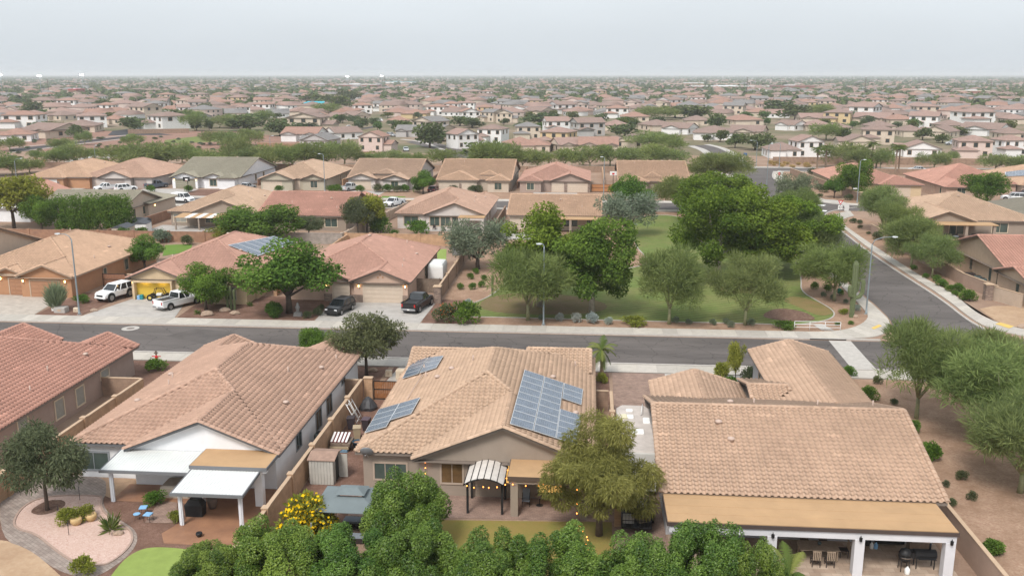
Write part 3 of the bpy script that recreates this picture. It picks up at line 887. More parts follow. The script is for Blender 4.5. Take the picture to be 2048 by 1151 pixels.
M_stone = brick_mat("ledge_stone", (.34, .25, .20), (.20, .145, .12), (.10, .08, .07), .34, .13, .012, coord='Z', bump=.7)
# ---------------------------------------------------------------- near houses
def GY(px, py, y0):
    d = ray(px, py); t = y0 / d[1]; return (d[0] * t, H + d[2] * t)      # x, z on the plane y=y0
def GX(px, py, x0):
    d = ray(px, py); t = x0 / d[0]; return (d[1] * t, H + d[2] * t)      # y, z on the plane x=x0
class House:
    def __init__(s, name, label, c, blocks, wmat, rmat, level=1, singles=0, seed=1, fascia=None, oh=.45, pale=.012, group=None, wall=True, cap=True):
        s.c = c
        s.root = thing(name, label, 'house', c, 0, group)
        s.blocks = [Block(b[0] - c[0], b[1] - c[0], b[2] - c[1], b[3] - c[1], *b[4:]) for b in blocks]
        s.roof = build_roof(s.root, s.blocks, rmat, level, singles, seed, fascia, pale, cap)
        if wall: build_walls(s.root, s.blocks, wmat, oh)
    def win(s, face, x, y, zc, w, h, fm, gm=None, lights=2, **k):
        return window(s.root, face, x - s.c[0], y - s.c[1], zc, w, h, fm, gm, lights, **k)
    def winY(s, y0, l, t, r, b, fm, gm=None, lights=2, **k):
        x0, z1 = GY(l, t, y0); x1, z0 = GY(r, b, y0)
        return s.win('-y', (x0 + x1) / 2, y0, (z0 + z1) / 2, x1 - x0, z1 - z0, fm, gm, lights, **k)
    def garage(s, x0, x1, y, dm, tm=None, h=2.15, face='-y'):
        return garage_door(s.root, face, (x0 + x1) / 2 - s.c[0], y - s.c[1], x1 - x0, dm, h, tm)
    def light(s, x, y, z=2.1, face='-y', lit=True):
        return sconce(s.root, face, x - s.c[0], y - s.c[1], z, lit)
    def part(s, mb, name, m):
        return mb.build(name, m, s.root, world=True)
    def pipe(s, x, y, z, m, h=.45): roof_vent(s.root, x - s.c[0], y - s.c[1], z, m, h)
    def z(s, x, y):
        return float(max(b.height(np.array(x - s.c[0]), np.array(y - s.c[1])) for b in s.blocks))
    def vents(s, pts, m):
        for k, (x, y) in enumerate(pts):
            z = s.z(x, y)
            if k % 2: roof_cowl(s.root, x - s.c[0], y - s.c[1], z + .05, m)
            else: roof_vent(s.root, x - s.c[0], y - s.c[1], z, m, .5)

R_pink = roof_mat("roof_pink_tan", (.44, .29, .22))
R_tan = roof_mat("roof_tan", (.46, .325, .235))
R_sand = roof_mat("roof_sand", (.43, .30, .22))
R_red = roof_mat("roof_red", (.45, .25, .195))
R_rose = roof_mat("roof_rose", (.43, .255, .20))
R_buff = roof_mat("roof_buff", (.47, .315, .22))
R_olive = roof_mat("roof_olive", (.30, .275, .215))
R_brown = roof_mat("roof_brown", (.33, .215, .17))
W_white = mat("stucco_white", (.74, .75, .77), .9, .05, 1.2, bump=.15)
W_taupe = mat("stucco_taupe", (.30, .245, .20), .9, .06, 1.2, bump=.15)
W_taupe2 = mat("stucco_rose_taupe", (.35, .265, .225), .9, .06, 1.2, bump=.15)
W_grey = mat("stucco_grey", (.42, .42, .44), .9, .05, 1.2, bump=.15)
W_orange = mat("stucco_orange", (.40, .215, .12), .9, .06, 1.2, bump=.15)
W_cream = mat("stucco_cream", (.56, .43, .28), .9, .06, 1.2, bump=.15)
W_pinkish = mat("stucco_pink_beige", (.52, .37, .29), .9, .06, 1.2, bump=.15)
W_beige = mat("stucco_beige", (.50, .42, .34), .9, .06, 1.2, bump=.15)
W_ltgrey = mat("stucco_light_grey", (.55, .50, .47), .9, .06, 1.2, bump=.15)
W_sage = mat("stucco_sage", (.42, .38, .30), .9, .06, 1.2, bump=.15)
T_cream = mat("trim_cream", (.60, .50, .38), .7, .04, 2)
T_white = mat("trim_white", (.75, .74, .72), .6, .04, 2)
T_tan = mat("trim_tan", (.46, .35, .26), .8, .05, 2)
T_taupe = mat("trim_taupe", (.40, .32, .255), .8, .05, 2)
D_beige = mat("door_beige", (.56, .46, .37), .6, .05, 2)
D_white = mat("door_white", (.66, .62, .58), .6, .05, 2)
D_orange = mat("door_orange", (.36, .19, .11), .6, .05, 2)
D_sage = mat("door_sage", (.27, .25, .19), .6, .05, 2)
M_pipe = mat("vent_metal", (.50, .38, .32), .6, .1, 3)
M_grey_fascia = mat("grey_fascia", (.16, .165, .175), .6, .05, 2)

# white house with blue-grey gable
WH = House('white_house', 'white stucco house with pale gable and white metal patio awnings', (-28.1, 69),
           [(-35.8, -20.45, 57.8, 80.0, 2.75, .40, 'y', 'hh'), (-31.4, -20.45, 56.9, 68, 2.75, .40, 'y', 'gg'),
            (-35.8, -29.9, 71, 81.2, 2.75, .40, 'y', 'gg'), (-26.0, -20.45, 71, 80.7, 2.75, .40, 'y', 'gg'), (-30.6, -25.4, 72, 79.6, 2.7, .30, 'x', 'gg')],
           W_white, R_pink, 2, 300, 11, M_grey_fascia)
T_grey = mat("trim_grey_blue", (.27, .29, .31), .6, .05, 2)
WH.winY(58.25, 157, 903, 219, 938, T_grey, M_glass_g, 2)
WH.winY(57.35, 285, 943, 372, 945, T_grey, M_glass, 3)
for px, py, w, h in ((597, 878, 1.2, 1.35), (637, 838, 1.5, 1.55), (658, 808, 1.5, 1.55), (686, 760, 1.1, .55)):
    y, z = GX(px, py, -20.9); WH.win('+x', -20.9, y, z, w, h, T_grey, M_glass, 2, trim=.06)
WH.vents([(-24.0, 70), (-22.4, 64.4), (-33.0, 68.4), (-34.2, 70.6), (-32.2, 66), (-22.2, 73.2), (-21.8, 76.4), (-33.6, 63.6)], M_pipe)

# middle house, taupe stucco
MH = House('taupe_house', 'taupe stucco house with pale tan tile roof and solar panels', (-7.3, 69),
           [(-15.5, 0.85, 57.8, 80.2, 2.75, .40, 'y', 'hh'), (-11.4, 0.85, 56.9, 68, 2.75, .40, 'y', 'gg'),
            (-15.2, -9.4, 74.6, 81.4, 2.72, .40, 'x', 'gg'), (-5.0, 0.5, 74.4, 82.0, 2.72, .40, 'x', 'gg'), (-10.2, -4.2, 73, 79.9, 2.7, .34, 'x', 'gg')],
           W_taupe, R_tan, 2, 300, 12)
MH.winY(58.25, 749, 925, 813, 958, T_taupe, M_glass_g, 3)
MH.winY(57.35, 883, 926, 925, 965, T_taupe, mat("amber_glass", (.12, .07, .03), .15, .4, 1.0, spec=.6), 2)
MH.winY(57.35, 1003, 930, 1024, 965, T_taupe, M_lit, 1)
MH.winY(57.35, 1078, 965, 1124, 985, mat("bronze_frame", (.07, .055, .045), .5, .0), M_lit, 2, trim=.07)
MH.vents([(-13.4, 73.2), (-11.6, 69), (-12.8, 70.6), (-10.6, 70), (-8.9, 70.4), (-2.5, 70.4), (-.8, 75.8), (-.6, 64.5)], M_pipe)

# right house, grey stucco, wide tile slope with long tan patio roof
RH = House('grey_house', 'grey stucco house with wide tile slope and long tan patio roof', (13.3, 66),
           [(4.75, 21.65, 52.6, 69.8, 3.0, .30, 'x', 'gg'), (5.4, 12.8, 66, 74.4, 2.7, .31, 'y', 'gg'), (14.8, 21.9, 64, 82.2, 3.3, .30, 'y', 'gg'), (12.9, 16, 66, 75.5, 2.75, .25, 'x', 'gg')],
           W_grey, R_sand, 2, 300, 13)
RH.vents([(12.0, 63.2), (9, 59.2), (16.4, 63.2), (10.4, 63.5), (20.6, 64.5), (9.6, 57.5)], M_pipe)
y, z = GX(1310, 850, 5.25)
RH.win('-x', 5.25, 66.5, 1.6, 1.2, 1.2, T_tan, M_glass, 2)
RH.win('-x', 15.25, 78.3, 1.5, .9, 2.0, T_tan, M_glass, 1)

# red house at the left edge
LH = House('red_roof_house', 'taupe house with red clay tile roof and tan side windows beside block wall', (-50, 69),
           [(-58.5, -42.1, 57, 80.0, 2.75, .40, 'y', 'hh'), (-48.0, -42.1, 71, 81.0, 2.75, .40, 'y', 'gg'), (-58.2, -50.5, 71, 82.5, 2.72, .38, 'y', 'gg')],
           W_taupe2, R_red, 2, 0, 14)
for px, py, w, h in ((209, 746, 1.3, .7), (160, 791, 1.2, 1.5), (119, 816, 1.2, 1.5), (45, 848, 1.2, 1.5)):
    y, z = GX(px, py, -42.55); LH.win('+x', -42.55, y, z, w, h, T_cream, M_blind, 1)
LH.vents([(-44.5, 70), (-44.0, 75), (-43.6, 66)], M_pipe)
# ---------------------------------------------------------------- block walls
WL_tan = brick_mat("block_tan", (.47, .30, .185), (.43, .27, .165), (.36, .225, .14), .40, .20, .008, coord='Z')
WL_dk = brick_mat("block_brown", (.30, .205, .15), (.27, .185, .135), (.23, .155, .11), .40, .20, .008, coord='Z')
WL_rust = brick_mat("block_rust", (.33, .19, .125), (.29, .165, .11), (.25, .14, .09), .40, .20, .008, coord='Z')
WL_grey = brick_mat("block_grey", (.33, .29, .26), (.29, .255, .225), (.22, .19, .17), .40, .20, .010, coord='Z')
WL_stuc = mat("wall_stucco_tan", (.47, .37, .29), .9, .08, 1.0, bump=.1)
WL_stuc2 = mat("wall_stucco_brown", (.36, .255, .20), .9, .08, 1.0, bump=.1)
C_cap = mat("wall_cap", (.47, .34, .235), .9, .08, 2)
def block_wall(name, label, pts, h, m, cap=None, th=.2, bay=4.0, pil=True, group=None, zs=None, step=0.0):
    """free-standing wall along a polyline: a panel and a cap for each bay, pillars between"""
    o = thing(name, label, 'wall', (pts[0][0], pts[0][1], 0), 0, group)
    for (xa, ya), (xb, yb) in zip(pts, pts[1:]):
        L = math.hypot(xb - xa, yb - ya); n = max(1, int(round(L / bay)))
        tx, ty = (xb - xa) / L, (yb - ya) / L; nx, ny = -ty, tx
        for i in range(n):
            a, b = L * i / n, L * (i + 1) / n
            hh = h + step * i
            def q(s, w): return (xa + tx * s + nx * w, ya + ty * s + ny * w)
            if pil: a += .2; b -= .2
            MB().prism([q(a, -th / 2), q(b, -th / 2), q(b, th / 2), q(a, th / 2)], -.05, hh).build('panel', m, o, world=True)
            MB().prism([q(a, -th / 2 - .03), q(b, -th / 2 - .03), q(b, th / 2 + .03), q(a, th / 2 + .03)], hh + .001, hh + .06).build('cap', cap or m, o, world=True)
            if pil and i < n:
                c = L * i / n
                MB().prism([q(c - .205, -th / 2 - .1), q(c + .205, -th / 2 - .1), q(c + .205, th / 2 + .1), q(c - .205, th / 2 + .1)], -.05, hh + .1).build('pillar', m, o, world=True)
                MB().prism([q(c - .24, -th / 2 - .13), q(c + .24, -th / 2 - .13), q(c + .24, th / 2 + .13), q(c - .24, th / 2 + .13)], hh + .101, hh + .17).build('pillar_cap', cap or m, o, world=True)
    return o
block_wall('block_wall', 'tan block wall between the white house and the taupe house', [(-19.35, 36), (-19.35, 75.6)], 1.75, WL_tan, C_cap, bay=5.0, step=.02)
block_wall('block_wall', 'tan block wall between the red roof house and the white house', [(-38.7, 50), (-38.7, 74.6)], 1.75, WL_tan, C_cap, bay=5.0)
block_wall('return_wall', 'short brown block wall closing the side of the white house', [(-20.85, 75.5), (-19.6, 75.5)], 1.8, WL_dk, C_cap, pil=False)
block_wall('return_wall', 'short brown block wall closing the side of the red roof house', [(-42.5, 74.6), (-38.9, 74.6)], 1.7, WL_dk, C_cap, pil=False)
block_wall('block_wall', 'tan block wall between the taupe house and the brick paver drive', [(2.25, 54), (2.25, 74.6)], 1.75, WL_tan, C_cap, bay=5.0)
block_wall('return_wall', 'short brown block wall from the taupe house to the paver drive wall', [(0.45, 74.5), (2.05, 74.5)], 1.75, WL_dk, C_cap, pil=False)
block_wall('block_wall', 'brown stucco wall along the gravel slope beside the grey house', [(22.6, 36), (22.6, 77)], 1.75, WL_stuc2, C_cap, pil=False, bay=6)
block_wall('return_wall', 'low brown wall between the grey house and the paver drive', [(5.0, 69.2), (5.22, 69.2)], 1.5, WL_dk, C_cap, pil=False)
# wooden gate
M_wood = mat("gate_wood", (.27, .115, .045), .7, .25, 6)
M_wood2 = mat("grey_wood", (.20, .15, .115), .8, .3, 5)
M_blk = mat("black_paint", (.018, .018, .02), .5, .0)
def plank_gate(name, label, x0, x1, y, h, m, n, frame=M_blk, axis='x', cat='gate', z0=.08):
    o = thing(name, label, cat, ((x0 + x1) / 2, y, 0) if axis == 'x' else (y, (x0 + x1) / 2, 0))
    w = (x1 - x0) / n
    def bx(mb, a0, a1, d0, d1, z0, z1):
        a0 -= (x0 + x1) / 2; a1 -= (x0 + x1) / 2
        return mb.box(a0, a1, d0, d1, z0, z1) if axis == 'x' else mb.box(d0, d1, a0, a1, z0, z1)
    me = None
    for i in range(n):
        if me is None:
            p = bx(MB(), x0 + .008, x0 + w - .008, -.012, .012, z0, h).build('plank', m, o); me = p.data
        else:
            p = link('plank', me, o, (w * i, 0, 0) if axis == 'x' else (0, w * i, 0))
        p.location.z += RND.uniform(-.015, .02)
    f = MB()
    for z in (z0 + .02, h * .55, h - .04): bx(f, x0, x1, -.05, -.014, z, z + .06)
    for a in (x0, x1 - .06): bx(f, a, a + .06, -.052, .03, 0, h + .04)
    f.build('frame', frame, o)
    return o
plank_gate('wooden_gate', 'stained wooden plank gate in black frame beside the taupe house', -18.35, -15.15, 75.6, 1.75, M_wood, 20)
gp = thing('gate_pillar', 'tan block pillar at the end of the wall beside wooden gate', 'pillar', (-18.8, 75.6, 0))
MB().box(-.38, .38, -.2, .2, -.05, 2.0).build('shaft', WL_tan, gp); MB().bbox(-.42, .42, -.24, .24, 2.001, 2.08, .02).build('cap', C_cap, gp)
# yard floors
sheet('side_yard', [(-19.2, 45), (-15.1, 45), (-15.1, 75.5), (-19.2, 75.5)], .014, M_grav2)
sheet('side_yard', [(-20.9, 56), (-19.5, 56), (-19.5, 75.4), (-20.9, 75.4)], .014, mat("side_dirt", (.25, .165, .11), .95, .2, 1.5))
sheet('back_yard', [(-38.6, 38), (-19.5, 38), (-19.5, 57.4), (-38.6, 57.4)], .014, M_grav2)
sheet('paver_yard', [(-38.5, 46.0), (-31.0, 46.0), (-28, 44), (-38.5, 44), (-44, 44), (-44, 62), (-36, 62), (-35.2, 58.2), (-30.9, 58.2), (-31.2, 54.8), (-32.5, 55.6), (-36, 55.6)], .020, mat("yard_soil", (.40, .27, .18), .95, .12, 2))
path_o = smooth(P((0, 975), (35, 962), (100, 948), (210, 950), (214, 985), (204, 1002), (215, 1025), (245, 1042), (275, 1062), (274, 1092), (235, 1130), (180, 1160), (110, 1140), (60, 1098), (0, 1078)), 2, True)
sheet('garden_path', path_o, .026, M_paver2)
pk = smooth(P((22, 1045), (45, 1010), (95, 990), (200, 990), (207, 996), (203, 1010), (212, 1028), (240, 1042), (266, 1062), (268, 1085), (240, 1115), (205, 1134), (150, 1128), (110, 1102), (70, 1068), (35, 1060)), 2, True)
sheet('gravel_bed', pk, .034, M_grav3)
band('bed_edging', pk + [pk[0]], offset(pk + [pk[0]], -.13), -.02, .08, mat("edging", (.36, .26, .215), .9, .12, 3), n=120)
sheet('tree_well', smooth([(-36.0, 52.6), (-34.6, 52.2), (-33.9, 53.6), (-34.6, 54.6), (-35.8, 54.4)], 2, True), .042, M_mulch)
sheet('patio_slab', [(-31.4, 54.7), (-25.4, 54.7), (-25.5, 52.0), (-26.0, 50.6), (-25.3, 49.4), (-19.6, 49.3), (-19.6, 57.3), (-31.4, 57.3)], .030, mat("stained_concrete2", (.20, .105, .065), .5, .0, .8, col2=(.33, .175, .105), scale=.45, detail=9) if False else mat("stained_patio", (.21, .11, .07), .55, .1, .55, col2=(.36, .19, .11), detail=9))
sheet('paver_pad', P((290, 1045), (320, 1000), (355, 1005), (350, 1046)), .036, M_paver)
sheet('turf', smooth(P((205, 1175), (245, 1120), (280, 1098), (315, 1093), (380, 1098), (400, 1104), (430, 1175)), 2, True), .030, M_turf)
sheet('dirt_yard', smooth(P((-60, 1080), (0, 1076), (60, 1098), (110, 1140), (150, 1180), (-60, 1180)), 1), .022, M_dirt)
# taupe house back yard
sheet('patio_pavers', [(-15.0, 53.9), (2.1, 54.5), (2.1, 58), (-15.0, 58)], .022, M_paver)
sheet('back_lawn', [(-15.0, 44), (1.9, 44), (1.9, 54.4), (-9.0, 53.8)], .018, gravel_mat("yellow_lawn", (.20, .19, .05), (.25, .215, .065), (.28, .20, .07), 24, .5))
sheet('paver_walk', [(2.4, 36), (5.2, 36), (5.2, 57.0), (2.4, 57.0)], .030, M_paver)
sheet('patio_pavers', [(5.3, 44), (21.4, 44), (21.4, 53.6), (5.3, 53.6)], .026, brick_mat("travertine", (.46, .36, .28), (.36, .265, .20), (.25, .19, .15), .62, .41, .008))
# ---------------------------------------------------------------- patio roofs
M_tanroof = mat("rolled_roofing", (.43, .275, .15), .85, .10, .5, detail=7)
M_awn = mat("white_metal", (.66, .675, .665), .45, .04, 1.0)
M_awnp = mat("white_post", (.66, .68, .72), .5, .04, 1.0)
def slab4(c, dz):
    """box between four top corners and dz below"""
    t = [tuple(q) for q in c]; b = [(x, y, z - dz) for x, y, z in t]
    return MB().add(b + t, [(3, 2, 1, 0), (4, 5, 6, 7), (0, 1, 5, 4), (1, 2, 6, 5), (2, 3, 7, 6), (3, 0, 4, 7)])
def awning(name, label, x0, x1, y0, y1, z0, z1, posts, ph):
    o = thing(name, label, 'awning', ((x0 + x1) / 2, y0, 0))
    me = None; n = int((x1 - x0) / .2); w = (x1 - x0) / n
    for i in range(n):
        a = x0 + w * i
        mb = MB(); mb.add([(a, y0, z0), (a + w * .72, y0, z0), (a + w * .72, y1, z1), (a, y1, z1)], [(0, 1, 2, 3)])
        mb.add([(a + w * .72, y0, z0 - .025), (a + w, y0, z0 - .025), (a + w, y1, z1 - .025), (a + w * .72, y1, z1 - .025), (a + w * .72, y0, z0), (a + w, y0, z0), (a + w, y1, z1), (a + w * .72, y1, z1)], [(0, 1, 2, 3), (0, 3, 7, 4), (1, 5, 6, 2)])
        if me is None: p = mb.build('sheet_panel', M_awn, o, world=True); me = p.data
        else: link('sheet_panel', me, o, (w * i, 0, 0))
    g = MB(); g.box(x0 - .06, x1 + .06, y0 - .12, y0 - .002, z0 - .16, z0 + .03)
    for a in (x0 - .06, x1 + .002):
        g.add([(a, y0, z0 - .16), (a + .06, y0, z0 - .16), (a + .06, y1, z1 - .16), (a, y1, z1 - .16), (a, y0, z0 + .03), (a + .06, y0, z0 + .03), (a + .06, y1, z1 + .03), (a, y1, z1 + .03)], [(3, 2, 1, 0), (4, 5, 6, 7), (0, 1, 5, 4), (1, 2, 6, 5), (2, 3, 7, 6), (3, 0, 4, 7)])
    g.build('gutter', M_grey_fascia, o, world=True)
    for px, py in posts:
        p = MB(); p.box(px - .05, px + .05, py - .1, py + .1, 0, ph); p.box(px - .13, px - .055, py - .06, py + .06, 0, ph); p.box(px + .055, px + .13, py - .06, py + .06, 0, ph)
        p.build('post', M_awnp, o, world=True)
    return o
awning('patio_awning', 'white ribbed metal patio awning on one post before the white house', -31.7, -25.75, 54.3, 57.3, 2.40, 2.62, [(-31.2, 54.65)], 2.28)
awning('patio_awning', 'white ribbed metal patio awning below the flat tan patio roof', -25.55, -21.0, 51.4, 54.5, 2.38, 2.58, [(-25.2, 51.8), (-21.35, 51.9)], 2.25)
tp = thing('patio_roof', 'flat tan patio roof on thick white columns beside the white house', 'patio roof', (-23, 55, 0))
MB().box(-25.7, -20.55, 54.55, 57.33, 2.74, 2.84).build('deck', M_tanroof, tp, world=True)
mb = MB(); mb.box(-25.74, -20.51, 54.51, 54.548, 2.6, 2.83); mb.box(-25.74, -25.702, 54.55, 57.33, 2.6, 2.83); mb.box(-20.548, -20.51, 54.55, 57.33, 2.6, 2.83); mb.build('fascia', M_grey_fascia, tp, world=True)
mb = MB(); mb.box(-25.6, -20.6, 54.65, 55.0, 2.4, 2.735); mb.build('beam', W_white, tp, world=True)
for x in (-25.3, -21.2): MB().box(x - .27, x + .27, 54.9 - .22, 54.9 + .26, 0, 2.398).build('column', W_white, tp, world=True)
mp = thing('patio_roof', 'flat tan patio roof on taupe column hung with string lights', 'patio roof', (-2.5, 56, 0))
MB().box(-4.75, 0.35, 54.6, 57.33, 2.72, 2.82).build('deck', M_tanroof, mp, world=True)
mb = MB(); mb.box(-4.79, .39, 54.56, 54.598, 2.5, 2.81); mb.box(-4.79, -4.752, 54.6, 57.33, 2.5, 2.81); mb.build('fascia', mat("brown_fascia", (.10, .07, .055), .7, .05, 2), mp, world=True)
MB().box(-4.7, .3, 54.65, 54.95, 2.3, 2.715).build('beam', W_taupe, mp, world=True)
for x in (-4.35, .1): MB().box(x - .24, x + .24, 54.62, 55.06, 0, 2.298).build('column', W_taupe, mp, world=True)
rp = thing('patio_roof', 'long tan rolled roof of a covered patio on pale grey columns', 'patio roof', (13, 51, 0))
for i in range(4):
    y0, y1 = 49.1 + 1.03 * i, 49.1 + 1.03 * (i + 1)
    slab4([(4.9, y0 - .07, 2.95 + .012), (20.95, y0 - .07, 2.95 + .012), (20.95, y1, 2.952), (4.9, y1, 2.952)], .06).build('roofing_strip', M_tanroof, rp, world=True)
mb = MB(); mb.box(4.85, 21.0, 48.95, 48.99, 2.70, 2.93); mb.box(4.85, 4.89, 49.0, 52.5, 2.70, 2.93); mb.box(20.96, 21.0, 49.0, 52.5, 2.70, 2.93); mb.build('fascia', mat("dark_fascia", (.075, .055, .05), .7, .05, 2), rp, world=True)
M_rhw = mat("patio_white", (.60, .60, .63), .8, .05, 1.0, bump=.1)
mb = MB(); mb.box(5.0, 20.9, 49.05, 49.5, 2.26, 2.72); mb.box(5.05, 20.85, 49.52, 53.0, 2.80, 2.86); mb.build('beam', M_rhw, rp, world=True)
for x in (5.55, 10.8, 15.65, 20.6): MB().box(x - .27, x + .27, 49.0, 49.54, 0, 2.258).build('column', M_rhw, rp, world=True)
for x in (5.55, 10.8, 15.65, 20.6):
    l = thing('patio_lantern', 'black lantern on a pale grey patio column under tan roof', 'lantern', (x, 48.99, 2.35), 0, 'lanterns along the patio beam')
    MB().lathe([(.02, .14), (.10, .10), (.085, -.10), (.02, -.16)], (0, -.1, 0), 6, False).build('cage', M_lampmetal, l)
    MB().tube([(0, 0, .05), (0, -.08, .22), (0, -.12, .14)], .018, 5).build('bracket', M_lampmetal, l)
# ---------------------------------------------------------------- solar arrays
M_cell = mat("solar_cell", (.125, .155, .20), .22, .12, 2.0, tint=True, spec=.7)
M_alu = mat("aluminium", (.62, .64, .66), .35, .03, 2, metal=.3)
def solar_strip(o, corners, n):
    """n panels side by side between corners a-b (first edge) and d-c"""
    a, b, c, d = [Vector(q) for q in corners]
    nrm = (b - a).cross(d - a).normalized()
    if nrm.z < 0: nrm = -nrm
    for i in range(n):
        t0, t1 = (i + .015) / n, (i + 1 - .015) / n
        q = [a.lerp(b, t0), a.lerp(b, t1), d.lerp(c, t1), d.lerp(c, t0)]
        top = [p + nrm * .04 for p in q]; bot = [p for p in q]
        mb = MB().add([tuple(p) for p in bot + top], [(3, 2, 1, 0), (4, 5, 6, 7), (0, 1, 5, 4), (1, 2, 6, 5), (2, 3, 7, 6), (3, 0, 4, 7)])
        fr = mb.build('solar_panel', M_alu, o, world=True)
        V, Fq, T = [], [], []
        nu, nv = 6, 10
        for u in range(nu):
            for v in range(nv):
                def at(s, t): return top[0].lerp(top[1], s).lerp(top[3].lerp(top[2], s), t) + nrm * .006
                s0, s1 = .035 + .93 * (u + .012) / nu, .035 + .93 * (u + .988) / nu
                r0, r1 = .022 + .956 * (v + .012) / nv, .022 + .956 * (v + .988) / nv
                k = len(V); V += [tuple(at(s0, r0)), tuple(at(s1, r0)), tuple(at(s1, r1)), tuple(at(s0, r1))]; Fq.append((k, k + 1, k + 2, k + 3)); T += [RND.uniform(.85, 1.15)] * 4
        link('cells', np_mesh('cells', to_local(o, V), Fq, M_cell, T), fr)
def hit(px, py, p0, n):
    d = Vector(ray(px, py)); c = Vector((0, 0, H)); n = Vector(n)
    t = (Vector(p0) - c).dot(n) / d.dot(n); return c + d * t
def solar_array(label, house_plane, strips, loc):
    o = thing('solar_array', label, 'solar panels', loc)
    for cs, n in strips:
        solar_strip(o, [hit(*c, *house_plane) for c in cs], n)
    return o
def z5(x, y): return (780 + x / 4.426, 680 + y / 4.426)
def z6(x, y): return (560 + x / 6.02, 740 + y / 6.02)
plR = ((.85, 60, 2.75 + .26), (.4, 0, 1)); plL = ((-15.5, 60, 2.75 + .26), (-.4, 0, 1))
solar_array('large array of blue solar panels on the taupe house roof', plR,
            [((z5(1060, 740), z5(1190, 262), z5(1366, 320), z5(1263, 800)), 9), ((z5(1268, 802), z5(1370, 324), z5(1536, 378), z5(1466, 866)), 9),
             ((z5(1524, 515), z5(1540, 380), z5(1708, 435), z5(1692, 572)), 3), ((z5(1470, 868), z5(1506, 608), z5(1690, 665), z5(1655, 922)), 5)], (-3, 65, 4))
solar_array('seven blue solar panels near the lower eave corner of the taupe house', plL,
            [((z6(1020, 755), z6(1195, 470), z6(1438, 402), z6(1280, 682)), 4), ((z6(1322, 603), z6(1443, 400), z6(1690, 328), z6(1580, 524)), 3)], (-13, 62, 3.6))
solar_array('seven blue solar panels by the street end of the taupe house roof', plL,
            [((z5(110, 340), z5(185, 200), z5(333, 154), z5(250, 297)), 4), ((z5(262, 293), z5(338, 154), z5(474, 138), z5(410, 245)), 3)], (-13, 75, 3.6))
# conduit across the roof
cd = thing('conduit', 'thin pale conduit running across the tan tiles between solar panels', 'conduit', (-12, 70, 4))
MB().tube([hit(*z5(290, 300), *plL), hit(*z5(150, 520), *plL)], .03, 5).build('pipe', M_pipe, cd, world=True)
# ---------------------------------------------------------------- things in the yards
M_shed = mat("shed_siding", (.44, .42, .38), .8, .1, 1.5)
M_shingle = mat("shed_shingle", (.30, .20, .155), .9, .18, 3)
sh = thing('garden_shed', 'small pale sided shed with brown shingle roof by the block wall', 'shed', (-17.9, 59.2, 0))
mb = MB(); mb.box(-18.9, -17.2, 58.3, 60.2, .02, 1.82); mb.build('wall', M_shed, sh, world=True)
for i in range(8):
    x = -18.9 + 1.7 * (i + .5) / 8; MB().box(x - .085, x + .085, 58.27, 58.298, .04, 1.8).build('siding_board', M_shed, sh, world=True)
slab4([(-19.0, 58.2, 1.86), (-17.05, 58.2, 1.86), (-17.05, 59.25, 2.12), (-19.0, 59.25, 2.12)], .05).build('roof', M_shingle, sh, world=True)
slab4([(-19.0, 59.25, 2.12), (-17.05, 59.25, 2.12), (-17.05, 60.3, 1.86), (-19.0, 60.3, 1.86)], .05).build('roof', M_shingle, sh, world=True)
MB().box(-17.198, -17.17, 58.9, 59.6, .05, 1.7).build('doorway', M_blk, sh, world=True)
MB().box(-17.16, -16.55, 59.62, 59.68, .05, 1.75).build('door', M_shed, sh, world=True)
M_can = mat("gazebo_cloth", (.16, .19, .20), .85, .08, 1.0)
gz = thing('gazebo', 'grey canopy gazebo with raised vent top over outdoor sofas', 'gazebo', (-13.8, 51.6, 0))
x0, x1, y0, y1 = -16.2, -12.0, 49.9, 53.5
for (a, b, c, d) in (((x0, y0), (x1, y0), (-13.4, 51.2), (-14.8, 51.2)), ((x1, y0), (x1, y1), (-13.4, 52.2), (-13.4, 51.2)), ((x1, y1), (x0, y1), (-14.8, 52.2), (-13.4, 52.2)), ((x0, y1), (x0, y0), (-14.8, 51.2), (-14.8, 52.2))):
    slab4([(a[0], a[1], 2.25), (b[0], b[1], 2.25), (c[0], c[1], 2.72), (d[0], d[1], 2.72)], .04).build('canopy_panel', M_can, gz, world=True)
mb = MB(); mb.loft([[(-15.0, 51.0, 2.86), (-13.2, 51.0, 2.86), (-13.2, 52.4, 2.86), (-15.0, 52.4, 2.86)], [(-14.5, 51.5, 3.12), (-13.7, 51.5, 3.12), (-13.7, 51.9, 3.12), (-14.5, 51.9, 3.12)]]); mb.build('vent_top', M_can, gz, world=True)
for x in (x0 + .25, x1 - .25):
    for y in (y0 + .25, y1 - .25): MB().box(x - .05, x + .05, y - .05, y + .05, 0, 2.26).build('post', M_lampmetal, gz, world=True)
M_wick = mat("dark_wicker", (.04, .03, .028), .8, .25, 20)
M_cush = mat("grey_cushion", (.22, .25, .29), .9, .06, 3)
sf = thing('wicker_sofa', 'dark wicker sofa with grey cushions facing the gazebo', 'sofa', (-15.9, 51.4, 0))
mb = MB(); mb.box(-16.5, -15.3, 50.5, 52.4, .05, .40); mb.box(-16.5, -16.25, 50.5, 52.4, .40, .78); mb.box(-16.25, -15.3, 50.5, 50.72, .40, .62); mb.box(-16.25, -15.3, 52.18, 52.4, .40, .62); mb.build('frame', M_wick, sf, world=True)
for y in (50.74, 51.46): MB().bbox(-16.24, -15.32, y, y + .70, .402, .54, .03).build('seat_cushion', M_cush, sf, world=True)
MB().bbox(-16.24, -16.0, 50.8, 52.1, .545, .86, .03).build('back_cushion', M_cush, sf, world=True)
sf = thing('wicker_ottoman', 'long dark wicker ottoman with grey pads below the gazebo', 'ottoman', (-13.9, 52.6, 0))
mb = MB(); mb.box(-15.0, -12.8, 52.2, 53.0, .03, .36); mb.build('frame', M_wick, sf, world=True)
